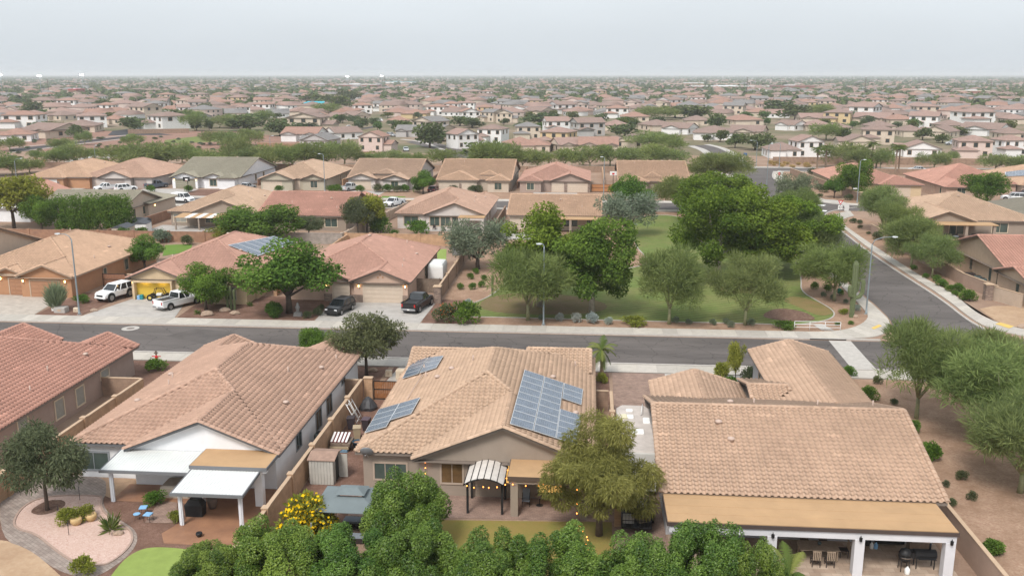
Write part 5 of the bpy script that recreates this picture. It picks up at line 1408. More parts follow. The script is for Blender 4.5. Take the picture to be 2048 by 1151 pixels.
H32 = mid_house('beige house with tan roof and striped patio cover over terrace', (-70, 177), [(-78.4, -61.4, 166.0, 189.4, 2.75, .38, 'y', 'hh'), (-73.6, -61.4, 165.3, 177, 2.75, .38, 'y', 'gg')], W_taupe, R_tan, [], [('-y', -76.2, 166.45, 1.5, 2.4, 1.5, M_blind), ('-y', -70, 165.75, 1.5, 2, 1.5), ('-y', -66, 165.75, 1.4, 2.4, 1.9)], vents=[(-65, 174), (-64.5, 180), (-67, 178), (-64, 184)], seed=28)
pr = thing('patio_cover', 'tan patio cover with white skylight stripes on thin posts', 'patio cover', (-70.5, 163, 0))
for i in range(9):
    a = -75.2 + 9.2 * i / 9
    slab4([(a, 161.6, 2.35), (a + 1.02, 161.6, 2.35), (a + 1.02, 165.6, 2.6), (a, 165.6, 2.6)], .05).build('cover_panel', T_white if i in (2, 4, 6) else M_tanroof, pr, world=True)
for x in (-75.0, -70.6, -66.2): MB().box(x - .12, x + .12, 161.7, 161.95, 0, 2.3).build('post', W_taupe, pr, world=True)
H31 = mid_house('beige house with olive grey roof behind the tall clipped hedge', (-94, 176), [(-104.6, -87.4, 166, 184, 2.75, .30, 'x', 'gg'), (-94.5, -86.6, 176, 189, 2.7, .3, 'y', 'gh')], W_beige, R_olive, [], [('+x', -87.86, 172, 1.5, 1, 1.5), ('+x', -87.86, 176, 1.5, 1, 1.5), ('-y', -90, 166.45, 1.5, 1.6, 1.4)], vents=[(-100, 172), (-93, 173)], seed=29)
H31.light(-87.05, 179, 2.1, '+x')
H29 = mid_house('white gabled house with red roof behind the leafy yard trees', (-114, 178), [(-123, -106.5, 168, 188, 2.75, .38, 'y', 'gg')], W_white, R_red, seed=30)
# front row facing the street behind
RW = [
 ('orange beige house with buff roof and white garage door', -131.5, [(-140, -123.4, 220.8, 246, 2.75, .38, 'y', 'hh'), (-138.2, -129.2, 219, 232, 2.75, .38, 'y', 'hh')], W_orange, R_buff, [(-136.2, -131.4, 219.45)], [(-140, 221.2)], D_white, T_white),
 ('lilac grey house with rose tan roof above two white cars', -117, [(-126.6, -107.6, 222, 246, 2.75, .38, 'y', 'hh'), (-121.5, -112.6, 220.4, 233, 2.75, .38, 'y', 'gg'), (-113, -107.6, 221.4, 232, 2.75, .38, 'y', 'hh')], W_ltgrey, R_pink, [(-119.4, -114.7, 220.85), (-112.2, -109.6, 221.85)], [(-123.8, 222.5)], mat("door_mauve", (.38, .31, .28), .6, .05, 2), None),
 ('white house with olive grey roof and sage garage door', -95, [(-104, -86.2, 224, 252, 2.75, .26, 'x', 'gg'), (-103.8, -96.4, 222.6, 232, 2.75, .34, 'y', 'gg'), (-95.8, -89.8, 223, 232, 2.75, .34, 'y', 'gg'), (-91.5, -86.6, 221.8, 233, 2.74, .3, 'y', 'hh')], W_white, R_olive, [(-102.4, -97.6, 223.05)], [(-93, 223.45)], D_sage, None),
 ('sage house with tan hip roof and arched front window', -72, [(-80.8, -63.7, 222.6, 248, 2.75, .38, 'y', 'hh'), (-80.4, -71.6, 220.6, 232, 2.75, .38, 'y', 'gg'), (-70.2, -63.9, 221.6, 232, 2.75, .38, 'y', 'gg')], W_sage, R_tan, [(-79.4, -74.8, 221.05), (-73.4, -70.9, 223.0)], [(-67, 222.05)], D_beige, None),
 ('pale grey house with sand roof and small entry cupola', -50.5, [(-59.4, -41.9, 224.6, 252, 2.75, .26, 'x', 'gg'), (-59.2, -51.6, 223, 233, 2.75, .34, 'y', 'gg'), (-50.3, -43.6, 222, 233, 2.75, .34, 'y', 'gg'), (-53.2, -47.6, 226.2, 232, 3.7, .3, 'x', 'hh')], W_ltgrey, R_sand, [(-57.9, -53.2, 223.45)], [(-47, 222.45)], D_beige, None),
 ('beige house with buff roof, stone pillars and three car garage', -27.5, [(-36.9, -18.4, 224, 252, 2.75, .26, 'x', 'gg'), (-36.8, -26.4, 222, 234, 2.75, .32, 'y', 'hh'), (-24.6, -18.6, 221.4, 230, 2.75, .34, 'y', 'hh'), (-26.6, -22, 226.4, 232, 3.6, .3, 'x', 'hh')], W_beige, R_buff, [(-36, -31.3, 222.45), (-30.4, -27.6, 222.45)], [(-21.6, 221.85)], D_beige, None),
 ('taupe house with rose red hip roof and two beige garage doors', -8, [(-16.8, .6, 223.4, 246, 2.75, .36, 'y', 'hh'), (-16.8, -10.8, 221.6, 230, 2.75, .36, 'y', 'hh'), (-9.2, .6, 222.6, 232, 2.75, .36, 'y', 'gg')], W_taupe2, R_rose, [(-4.8, -.2, 223.05), (-8.6, -5.9, 223.05)], [(-13.8, 222.05)], D_beige, None),
 ('low house with long pale buff roof behind the park trees', 15.6, [(7.2, 24.4, 223.6, 252, 2.75, .25, 'x', 'gg'), (8, 14.6, 222.2, 232, 2.75, .32, 'y', 'hh'), (17, 24, 222.4, 232, 2.75, .32, 'y', 'hh'), (13.4, 18, 226, 232, 3.5, .3, 'x', 'hh')], W_taupe, R_buff, [], [(11, 222.65), (20.5, 222.85)], D_beige, None)]
for i, (lb, cx, bl, wm, rm, gs, ws, dm, tm) in enumerate(RW):
    h = mid_house(lb, (cx, 234), bl, wm, rm, gs, [('-y', x, y, 1.45, 1.7, 1.6) for x, y in ws], [(g[0] - .4, g[2]) for g in gs[:1] if i in (2,)] + [(g[1] + .4, g[2]) for g in gs[:1] if i == 2],
                  [(cx - 4, 236), (cx + 3, 238)], 40 + i, tm, dm, None, [(gs[0][0] - .8, gs[0][0] - .15, gs[0][2], 1.9), (gs[0][1] + .15, gs[0][1] + .75, gs[0][2], 1.9)] if i in (0, 5, 6) and gs else ())
    if i in (2, 3, 4):
        # three little vent tiles under the gable
        b = bl[1]; gx = (b[0] + b[1]) / 2
        for dx, dz in ((-.22, 0), (.22, 0), (0, .25)): h.part(MB().disc((gx + dx, b[2] + .44, b[4] + .75 + dz), 'y', .09, .04, 8), 'gable_vent', W_orange)
    h.win('+x', max(b[1] for b in bl[:1]) - .45, 236, 1.5, 1.0, 1.5, T_cream, M_glass_g, 1)
    h.win('+x', max(b[1] for b in bl[:1]) - .45, 242, 1.5, 1.0, 1.5, T_cream, M_glass_g, 1)
for dx, dz in ((-.3, 0), (.3, 0), (0, .3)): H23.part(MB().disc((-25.45 + dx, 110.33, 3.25 + dz), 'y', .12, .04, 8), 'gable_vent', W_orange)
# houses right of the side street
E1 = mid_house('beige house with long red roof behind corner tree and brown wall', (68, 236), [(59, 76, 222.5, 252, 2.75, .34, 'y', 'hh'), (67.5, 77.5, 220.6, 232, 2.75, .32, 'y', 'hh')], W_cream, R_red, [(69.5, 74.5, 221.05)], [('-x', 59.45, 236, 1.5, 1.6, 1.6), ('-x', 59.45, 228, 1.6, 2.0, 2.0)], seed=51, dm=D_beige)
E2 = mid_house('beige house with red hip roof and tall arched front window', (91, 232), [(80.8, 100, 224, 246, 2.75, .34, 'x', 'hh'), (80.9, 88.5, 217, 232, 2.75, .34, 'y', 'hh')], W_pinkish, R_red, [], [('-y', 84.6, 217.45, 1.6, 1.8, 1.9), ('-x', 81.3, 226, 1.5, 1, 1.4), ('-x', 81.35, 221, 1.5, 1, 1.4), ('-x', 81.35, 235, 1.5, 1, 1.4)], seed=52, dm=D_beige)
E3 = mid_house('taupe house with pale tan roof and dark covered patio by the mesquites', (68, 177), [(57.8, 79, 166.6, 189.5, 2.75, .32, 'x', 'hh'), (57.9, 67.6, 165.4, 178, 2.75, .36, 'y', 'gg')], W_taupe, R_tan, [], [('-y', 72.2, 167.05, 1.5, 2.6, 1.6), ('-y', 64.4, 165.85, 1.4, 2.4, 1.8)], vents=[(72, 172), (68, 176)], seed=53)
pr = thing('patio_roof', 'tan patio roof on stone footed columns behind taupe house', 'patio roof', (65, 163.5, 0))
MB().box(59.8, 70.0, 162.4, 165.8, 2.55, 2.68).build('deck', M_tanroof, pr, world=True)
for x in (60.3, 64.9, 69.5):
    MB().box(x - .22, x + .22, 162.6, 163.05, .9, 2.548).build('column', W_taupe, pr, world=True); MB().box(x - .36, x + .36, 162.45, 163.2, 0, .899).build('stone_foot', M_stone, pr, world=True)
for i, (x, m) in enumerate(((62.2, M_wick), (63.6, M_cush), (66.8, M_wick))):
    o = thing('patio_armchair', ['dark wicker armchair', 'grey padded armchair', 'black wicker settee'][i] + ' under the stone footed patio roof', 'chair', (x, 163.8, 0))
    MB().box(-.45, .45, -.4, .4, .05, .42).build('base', M_wick, o); MB().bbox(-.42, .42, -.36, .3, .422, .55, .03).build('cushion', m, o); MB().box(-.45, .45, .3, .42, .42, .85).build('backrest', M_wick, o)
E4 = mid_house('beige gabled house with red roof and row of side windows', (65, 131), [(54.0, 78, 119.6, 143.2, 2.75, .28, 'x', 'gg'), (53.4, 70, 112.4, 124, 2.75, .26, 'x', 'gh')], mat("stucco_sand", (.52, .39, .285), .9, .06, 1.2, bump=.15), R_red, [], [('-x', 54.45, 138.5, 1.5, 1.0, 1.4), ('-x', 54.45, 133.6, 1.5, 1.0, 1.5), ('-x', 54.45, 127.2, 1.4, .9, 1.7), ('-x', 54.45, 124.6, 1.4, .9, 1.7), ('-x', 53.85, 117.6, 1.4, .9, 1.7)], seed=54, tm=T_tan)
E5 = mid_house('brown house with dark olive tile roof beside parked cars', (86, 178), [(76.8, 96, 167, 189.5, 2.75, .34, 'y', 'hh')], W_taupe2, roof_mat("roof_dark_olive", (.20, .185, .15)), [], [('-x', 77.25, 184, 1.5, .9, 1.4), ('-x', 77.25, 179, 1.5, .9, 1.4), ('-x', 77.25, 174, 1.5, .9, 1.4)], seed=55)
E6 = mid_house('beige house with buff roof and pale solar panels behind round tree', (108, 238), [(99.4, 118, 222, 250, 2.75, .34, 'y', 'hh')], W_beige, R_buff, [], [('-x', 99.85, 228, 1.5, .9, 1.4), ('-x', 99.85, 233, 1.5, .9, 1.4)], seed=56)
solar_array('pale solar panels on the buff roof behind round tree', ((99.4, 230, 2.75 + .26), (-.34, 0, 1)), [(((2010, 353), (2010, 344), (2080, 336), (2080, 350)), 5)], (103, 232, 4))
# walls
block_wall('block_wall', 'long rust block wall behind the orange and cream houses', [(-102, 150), (-58.4, 149.8)], 1.75, WL_rust, bay=6)
block_wall('block_wall', 'tan block wall with pillars behind the rose tiled house', [(-40.2, 150), (-19.5, 150)], 1.85, WL_tan, bay=4.2)
block_wall('block_wall', 'grey block wall below the dark garden tree', [(-57.6, 150), (-40.8, 150)], 1.8, WL_grey, bay=8, pil=False)
block_wall('block_wall', 'grey block wall between the orange house and the cream house yards', [(-60.3, 124), (-58.2, 149.6)], 1.75, WL_grey, bay=2.6)
block_wall('block_wall', 'tan block wall between cream house and rose tiled house yards', [(-39.8, 113), (-39.8, 149.8)], 1.75, WL_tan, bay=5)
block_wall('block_wall', 'tan block wall along the park beside the white horse trailer', [(-18.4, 111.5), (-18.4, 149.8)], 1.9, WL_dk, C_cap, bay=7, step=.0)
block_wall('block_wall', 'pale stucco wall slanting past the white pickup to the gate', [(-41.0, 150.4), (-37.4, 190)], 1.75, WL_stuc, bay=3.3)
block_wall('block_wall', 'brown wall between grey beige house and buff ridge house', [(-16.6, 151), (-16.6, 186)], 1.75, WL_dk, bay=8, pil=False)
block_wall('block_wall', 'brown wall between striped patio cover and the red ridge house', [(-60.8, 151), (-60.8, 186)], 1.75, WL_rust, bay=8, pil=False)
block_wall('block_wall', 'brown wall between olive roof house and striped patio house', [(-82.2, 151), (-82.2, 186)], 1.75, WL_rust, bay=8, pil=False)
block_wall('block_wall', 'tan stucco wall below the mesquites along the side street', [(51.9, 118.5), (50.6, 126), (50.6, 168)], 1.7, WL_stuc2, C_cap, bay=7, pil=False)
block_wall('block_wall', 'brown wall on the corner beside the stop sign', [(60.6, 211), (57.0, 268)], 1.9, WL_dk, C_cap, bay=9, pil=False)
block_wall('block_wall', 'low brown wall before the corner house trees', [(60.8, 211), (68, 211)], 1.3, WL_dk, C_cap, pil=False)
for i, x in enumerate((-106, -84, -62, -40.2, -17.6, 4.0)):
    block_wall('return_wall', ['tan', 'brown', 'rust', 'sandy', 'buff', 'dark brown'][i] + ' side wall between front row houses beside house ' + ['with white cars', 'with olive roof', 'with arched window', 'with cupola', 'with stone pillars', 'with rose roof'][i], [(x, 230), (x, 268)], 1.75, (WL_dk, WL_rust, WL_tan)[i % 3], bay=10, pil=False)
block_wall('block_wall', 'long brown wall behind the front row houses by the arterial', [(-200, 270), (30, 270)], 1.75, WL_dk, C_cap, bay=14, pil=False)
block_wall('block_wall', 'long brown wall behind the red hip roof houses', [(64, 270), (200, 266)], 1.75, WL_dk, C_cap, bay=14, pil=False)
def pillar(label, x, y, h=2.1, w=.45):
    o = thing('stone_pillar', label, 'pillar', (x, y, 0)); MB().box(-w, w, -w, w, 0, h).build('shaft', M_stone, o); MB().bbox(-w - .07, w + .07, -w - .07, w + .07, h + .001, h + .1, .02).build('cap', C_cap, o)
pillar('stacked stone pillar at the end of the park wall', -18.4, 110.9); pillar('stacked stone pillar beside the dark wooden double gate', 50.6, 118.2, 2.0); pillar('stone pillar ending the brown corner wall', 60.7, 210.6, 2.2); pillar('stone pillar ending the pale slanting wall by white pickup', -37.3, 190.6, 2.0, .5)
plank_gate('wooden_gate', 'weathered dark picket gate beside the rose tiled house', -22.0, -18.9, 116.2, 1.9, M_wood2, 18, M_wood2)
plank_gate('wooden_gate', 'dark brown wooden double gate by the dirt drive', 53.2, 58.4, 113.8, 1.75, mat("gate_dark", (.14, .06, .05), .7, .2, 5), 24)
plank_gate('wooden_gate', 'brown wooden gate beside the orange house and power boxes', -64.6, -61.4, 116.2, 1.8, mat("gate_rust", (.26, .13, .08), .7, .2, 5), 16)
plank_gate('wooden_gate', 'orange wooden double gate between rose roof house and lamp post', .8, 7.0, 224, 1.9, mat("gate_orange", (.38, .17, .07), .7, .2, 5), 24)
block_wall('return_wall', 'tan wall from dark double gate to stone pillar', [(51.2, 118.2), (52.9, 114.0)], 1.75, WL_stuc, C_cap, pil=False)
block_wall('return_wall', 'brown wall from the orange house to wooden gate', [(-61.2, 116.3), (-58.4, 116.3)], 1.75, WL_dk, C_cap, pil=False)
# sheds, trailer, AC
def shed(label, x, y, w, d, wm, rm, rz=0., h=1.9):
    o = thing('garden_shed', label, 'shed', (x, y, 0), rz)
    MB().box(-w, w, -d, d, 0, h).build('wall', wm, o)
    mb = MB(); mb.add([(-w - .1, -d - .1, h), (w + .1, -d - .1, h), (w + .1, d + .1, h), (-w - .1, d + .1, h), (-w - .1, 0, h + .55), (w + .1, 0, h + .55)], [(0, 1, 5, 4), (2, 3, 4, 5), (0, 4, 3), (1, 2, 5), (3, 2, 1, 0)]) if w >= d else mb.add([(-w - .1, -d - .1, h), (w + .1, -d - .1, h), (w + .1, d + .1, h), (-w - .1, d + .1, h), (0, -d - .1, h + .55), (0, d + .1, h + .55)], [(0, 4, 5, 3), (1, 2, 5, 4), (0, 1, 4), (2, 3, 5), (3, 2, 1, 0)])
    mb.build('roof', rm, o)
    for s in (-1, 1): MB().box(s * w * .45 - w * .4, s * w * .45 + w * .4, -d - .03, -d - .002, .1, h - .15).build('door', wm, o)
    return o
M_dkshed = mat("shed_charcoal", (.08, .085, .095), .8, .1, 3)
shed('beige shed with dark roof behind the rust wall', -80.6, 153.4, 1.3, 1.6, W_beige, M_dkshed); shed('pale shed with charcoal roof and white trim', -79.4, 157.6, 1.3, 1.4, T_white, M_dkshed, .1); shed('dark slate shed by the olive roof house', -80.8, 160.5, 1.3, 1.2, M_dkshed, M_dkshed)
shed('grey resin shed with dark double doors by the park wall', -19.9, 143.5, 1.2, 1.6, mat("shed_grey", (.22, .22, .22), .8, .1, 3), M_dkshed)
shed('grey shed with dark roof beside white car', 77.6, 163.5, 1.4, 1.2, W_grey, M_dkshed)
ht = thing('horse_trailer', 'white enclosed horse trailer parked beside the rose tiled house', 'trailer', (-20.6, 124.5, 0))
MB().loft([[(-1.05 + i, -1.9 + i, z) for _ in (0,)] + [(1.05 - i, -1.9 + i, z), (1.05 - i, 1.9 - i, z), (-1.05 + i, 1.9 - i, z)] for z, i in ((.45, 0), (2.1, 0), (2.45, .12), (2.55, .4))]).build('box', M_awn, ht)
for s in (-1.07, 1.07):
    for y in (-.35, .5): MB().disc((s, y, .35), 'x', .35, .2, 12).build('wheel', M_blk, ht)
MB().box(-.95, .95, -1.93, -1.905, .6, 2.0).build('front_panel', T_white, ht); MB().tube([(-.6, -1.9, .5), (0, -3.0, .5), (.6, -1.9, .5)], .05, 6).build('tongue', M_lampmetal, ht)
for i, y in enumerate((128.4, 126.9)): ac_unit(['dark air conditioner beside the beige gabled house', 'second dark air conditioner by the beige gable wall windows'][i], 53.4, y, M_acg)
setp(MB().box(-1.1, 1.1, -.6, .6, 0, .7).build('storage_chest', M_wick, None, loc=(53.0, 131.5, 0)), 'long dark wicker storage chest by the beige gable wall', 'chest')
# utility boxes
for i, (x, y, w, h, m, lb) in enumerate(((-62.6, 102.6, .7, .65, M_conc2, 'wide pale utility box beside the street lamp and white pickup'), (-60.9, 102.9, .3, .5, T_cream, 'small cream utility pedestal beside the street lamp'), (-63.8, 103.2, .3, .9, T_white, 'tall white utility pedestal near the bushy ocotillo'), (-17.0, 81.4, .55, .9, T_cream, 'cream utility cabinet by walkway of the taupe house'), (-16.4, 81.0, .3, .8, mat("util_green", (.28, .33, .27), .6, .05, 3), 'green utility box beside the cream utility cabinet'), (-18.4, 82, .3, .6, T_cream, 'cream post pedestal under the street tree'))):
    o = thing('utility_box', lb, 'utility box', (x, y, .03)); MB().bbox(-w, w, -w * .7, w * .7, 0, h, .04).build('cabinet', m, o); MB().box(-w * .3, w * .3, -w * .7 - .02, -w * .7 - .002, h * .3, h * .7).build('panel_door', T_tan, o)
# ---------------------------------------------------------------- plants
def unit(v): return v / (np.linalg.norm(v, axis=1, keepdims=True) + 1e-9)
def leaves(seed, C, R, n, L, W, up=.3, out=1.0, rnd=.7, shell=.55, droop=0., face=0.):
    """n leaf blades spread through ellipsoid clumps C (k,3), R (k,3); returns verts, quads, tint"""
    g = np.random.default_rng(seed); C = np.asarray(C, float); R = np.asarray(R, float)
    wt = (R[:, 0] * R[:, 2] + R[:, 0] * R[:, 1]); wt /= wt.sum()
    i = g.choice(len(C), n, p=wt)
    d = unit(g.normal(size=(n, 3))); f = shell + (1.08 - shell) * g.random((n, 1)) ** .6
    p = C[i] + d * R[i] * f
    if face:
        nn = unit(d * face + g.normal(size=(n, 3)) * rnd + np.array([0, 0, up])); a = unit(np.cross(nn, g.normal(size=(n, 3))) + np.array([0, 0, .25])); b = unit(np.cross(nn, a))
    else:
        a = unit(d * out + g.normal(size=(n, 3)) * rnd + np.array([0, 0, up - droop])); b = unit(np.cross(a, g.normal(size=(n, 3))))
    l = L * g.uniform(.65, 1.25, (n, 1)); w = W * g.uniform(.7, 1.25, (n, 1))
    v = np.stack([p, p + a * l * .5 + b * w * .5, p + a * l, p + a * l * .5 - b * w * .5], 1).reshape(-1, 3)
    ct = g.uniform(-.28, .28, len(C))
    t = np.clip(g.normal(.45, .20, n) + ct[i], 0, 1)
    return v, np.arange(n * 4).reshape(-1, 4), np.repeat(t, 4)
def clumps(seed, n, rx, ry, rz, cz, r0, r1, flat=1.0, low=-1.0, surf=.75):
    """n clump centres over an ellipsoid's surface (and some inside)"""
    g = np.random.default_rng(seed); out = []; p1, p2 = g.uniform(0, 6.28, 2)
    while len(out) < n:
        d = g.normal(size=3); d /= np.linalg.norm(d)
        if d[2] < low: continue
        f = (surf + (1 - surf) * g.random() if g.random() < .8 else g.random() * surf) * (1 + .2 * math.sin(3 * math.atan2(d[1], d[0]) + p1) * math.cos(2.5 * d[2] + p2))
        out.append((d[0] * rx * f, d[1] * ry * f, cz + d[2] * rz * f))
    r = g.uniform(r0, r1, (n, 1)); return np.array(out), np.concatenate([r, r, r * flat], 1)
def trunk(seed, h, r, tips, m, lean=.0, split=.35, n=7, thin=.35):
    """tapered trunk with limbs running to the tips"""
    g = random.Random(seed); mb = MB()
    top = (lean * h, 0, h * split)
    mb.tube([(0, 0, -.05), (lean * h * .3 + g.uniform(-.05, .05), g.uniform(-.05, .05), h * split * .5), top], [r * 1.25, r, r * .85], n)
    for tx, ty, tz in tips:
        mid = (top[0] + (tx - top[0]) * .45 + g.uniform(-.2, .2), top[1] + (ty - top[1]) * .45 + g.uniform(-.2, .2), top[2] + (tz - top[2]) * .55)
        mb.tube([(top[0], top[1], top[2] - .12), mid, (tx, ty, tz)], [r * .62, r * .4, r * thin * .4], 5)
    return mb
PL = {}          # name -> (trunk mesh, crown mesh, height, width) built once
def plant_mesh(key, seed, h, w, bark, leafm, parts, trunk_kw=None, tips=None, extra=None):
    V, Fq, T = [], [], []; k = 0
    for v, f, t in parts:
        V.append(v); Fq.append(f + k); T.append(t); k += len(v)
    cm = np_mesh(key + '_crown', np.concatenate(V), np.concatenate(Fq), leafm, np.concatenate(T))
    tm = None
    if bark is not None:
        o = trunk(seed, h, **(trunk_kw or {}), tips=tips, m=None); tm = bpy.data.meshes.new(key + '_trunk'); tm.from_pydata(o.v, [], o.f); tm.materials.append(bark)
        tm.polygons.foreach_set('use_smooth', [True] * len(o.f)); tm.update()
    A = np.concatenate(V); lo, hi = np.percentile(A, 1.0, axis=0), np.percentile(A, 99.0, axis=0); PL[key] = (tm, cm, hi[2] * 1.02, (hi[0] - lo[0] + hi[1] - lo[1]) / 2)
B_pale = mat("bark_pale", (.33, .29, .24), .95, .2, 3); B_dark = mat("bark_dark", (.10, .075, .06), .95, .2, 3); B_green = mat("bark_green", (.25, .25, .14), .9, .2, 3)
L_park = leaf_mat("leaf_park", (.065, .115, .022), (.215, .295, .05), .4)
L_feather = leaf_mat("leaf_feather", (.13, .175, .062), (.30, .35, .125), .45)
L_grey = leaf_mat("leaf_greygreen", (.125, .16, .105), (.25, .295, .195), .3)
L_hedge = leaf_mat("leaf_hedge", (.040, .105, .014), (.225, .35, .062), .35, .03)
L_acacia = leaf_mat("leaf_acacia", (.15, .155, .045), (.36, .345, .12), .5)
L_dark = leaf_mat("leaf_dark", (.075, .095, .048), (.18, .20, .105), .35)
L_green = leaf_mat("leaf_green", (.062, .125, .024), (.18, .285, .055), .4)
L_yell = leaf_mat("leaf_yellowgreen", (.15, .18, .03), (.33, .35, .07), .4)
L_far = leaf_mat("leaf_far", (.075, .105, .045), (.165, .20, .085), .3)
L_silver = leaf_mat("leaf_silver", (.27, .31, .29), (.42, .46, .43), .1)
L_straw = leaf_mat("leaf_straw", (.36, .25, .10), (.50, .37, .17), .2)
L_palm = leaf_mat("leaf_palm", (.06, .11, .03), (.20, .23, .07), .25)
L_flower = leaf_mat("petal_yellow", (.72, .45, .01), (.85, .58, .02), .2)
L_redflower = leaf_mat("petal_red", (.55, .10, .03), (.65, .2, .06), .2)
for i in range(3):
    C, R = clumps(100 + i, 46, 3.3, 3.3, 3.4, 5.0, .7, 1.3, .85, -.9); tips = [tuple(c * .8 + np.array([0, 0, 1.0])) for c in C[:6]]
    plant_mesh(f'park{i}', i, 8.6, 8.4, B_pale, L_park, [leaves(i, C, R, 24000, .27, .15, .45, .9, .6, .5, face=.85)], dict(r=.26, split=.28, lean=.02 * i), tips)
for i in range(3):
    C, R = clumps(200 + i, 44, 3.1, 3.1, 2.2, 3.8, .5, 1.15, .75, -.6, .6); tips = [tuple(c * .85 + np.array([0, 0, .4])) for c in C[:7]]
    plant_mesh(f'feather{i}', 9 + i, 6.2, 7.6, B_green, L_feather, [leaves(20 + i, C, R, 11000, .70, .05, .5, .8, .6, .4), leaves(30 + i, C, R, 5000, .26, .08, .3, .8, .8, .3)], dict(r=.15, split=.22), tips)
C, R = clumps(300, 26, 2.6, 2.6, 2.1, 3.3, .7, 1.3, .8, -.8); tips = [tuple(c * .85) for c in C[:7]]
plant_mesh('olive', 4, 5.8, 6.6, B_dark, L_grey, [leaves(41, C, R, 7000, .42, .10, .35, .9, .6, .4)], dict(r=.2, split=.22), tips)
C, R = clumps(310, 24, 2.3, 2.3, 1.7, 3.4, .7, 1.2, .75, -.7); tips = [tuple(c * .85) for c in C[:7]]
plant_mesh('dark', 5, 5.6, 5.8, B_dark, L_dark, [leaves(42, C, R, 11000, .34, .085, -.2, .8, .6, .35, .2)], dict(r=.13, split=.33), tips)
for i in range(2):
    C, R = clumps(320 + i, 26, 2.5, 2.5, 2.2, 3.3, .7, 1.3, .85, -.85); tips = [tuple(c * .8) for c in C[:6]]
    plant_mesh(f'broad{i}', 6, 5.9, 6.4, B_dark, L_green, [leaves(43 + i, C, R, 15000, .24, .14, .5, .9, .55, .55, face=.85)], dict(r=.17, split=.25), tips)
C, R = clumps(330, 22, 2.4, 2.4, 2.0, 3.5, .7, 1.3, .8, -.8); tips = [tuple(c * .8) for c in C[:6]]
plant_mesh('golden', 7, 6.0, 6.2, B_dark, L_yell, [leaves(46, C, R, 6000, .34, .17, .4, .9, .6, .4, face=.8)], dict(r=.15, split=.3), tips)
# hedge trees: many upright teardrop clumps
for i in range(3):
    C, R = clumps(340 + i, 84, 2.5, 2.2, 2.3, 2.5, .32, .54, 1.8, -.5, .80)
    plant_mesh(f'hedge{i}', 8, 5.8, 5.6, B_dark, L_hedge, [leaves(50 + i, C, R, 62000, .125, .08, .6, .85, .45, .78, face=.9)], dict(r=.12, split=.25), [tuple(c * .8) for c in C[:5]])
C, R = clumps(360, 62, 3.5, 3.3, 3.5, 4.7, .42, .95, .95, -.9, .6)
plant_mesh('acacia', 9, 8.6, 8.2, B_dark, L_acacia, [leaves(60, C, R, 44000, .36, .05, -.5, .75, .55, .45, .35)], dict(r=.2, split=.25), [tuple(c * .85) for c in C[:9]])
C, R = clumps(370, 12, .6, .5, .45, .5, .18, .42, .95, -.3, .6)
for k, lm in (('bush_green', L_green), ('bush_silver', L_silver), ('bush_grey', L_grey), ('bush_yellow', L_yell), ('bush_dark', L_dark)):
    plant_mesh(k, 1, 1.15, 1.7, None, lm, [leaves(70, C, R, 1300, .17, .08, .4, .9, .6, .5)])
C, R = clumps(371, 6, .3, .3, .25, .35, .2, .35, 1.0, -.2)
plant_mesh('tuft', 1, .9, 1.1, None, L_straw, [leaves(71, C, R, 420, .55, .035, 1.0, .6, .35, .1)])
plant_mesh('agave', 1, .9, 1.3, None, L_palm, [leaves(72, np.array([[0, 0, .12]]), np.array([[.12, .12, .1]]), 90, .75, .10, .55, 1.1, .25, .1)])
C, R = clumps(372, 14, .75, .55, .6, .85, .3, .5, 1.0, -.4)
plant_mesh('bush_big', 1, 1.8, 2.3, B_dark, L_green, [leaves(73, C, R, 3200, .20, .10, .3, .9, .6, .45)], dict(r=.05, split=.2), [tuple(c * .7) for c in C[:5]])
plant_mesh('bush_flower', 1, 1.8, 2.3, B_dark, L_yell, [leaves(74, C, R, 2600, .20, .10, .3, .9, .6, .45)], dict(r=.05, split=.2), [tuple(c * .7) for c in C[:5]])
def cuboid_hedge():
    g = np.random.default_rng(5); C = np.stack([g.uniform(-5.6, 5.6, 170), g.uniform(-1.2, 1.2, 170), g.uniform(.7, 4.6, 170)], 1); R = np.tile([[.75, .75, .8]], (170, 1))
    plant_mesh('clipped', 3, 5.2, 12.6, B_dark, L_green, [leaves(80, C, R, 22000, .30, .16, .3, .9, .5, .6, face=.9)], dict(r=.12, split=.2), [(-4, 0, 3), (4, 0, 3), (0, 0, 4), (-2, .5, 3), (2, -.5, 3)])
cuboid_hedge(); PL['clipped'] = PL['clipped'][:3] + (12.6,)
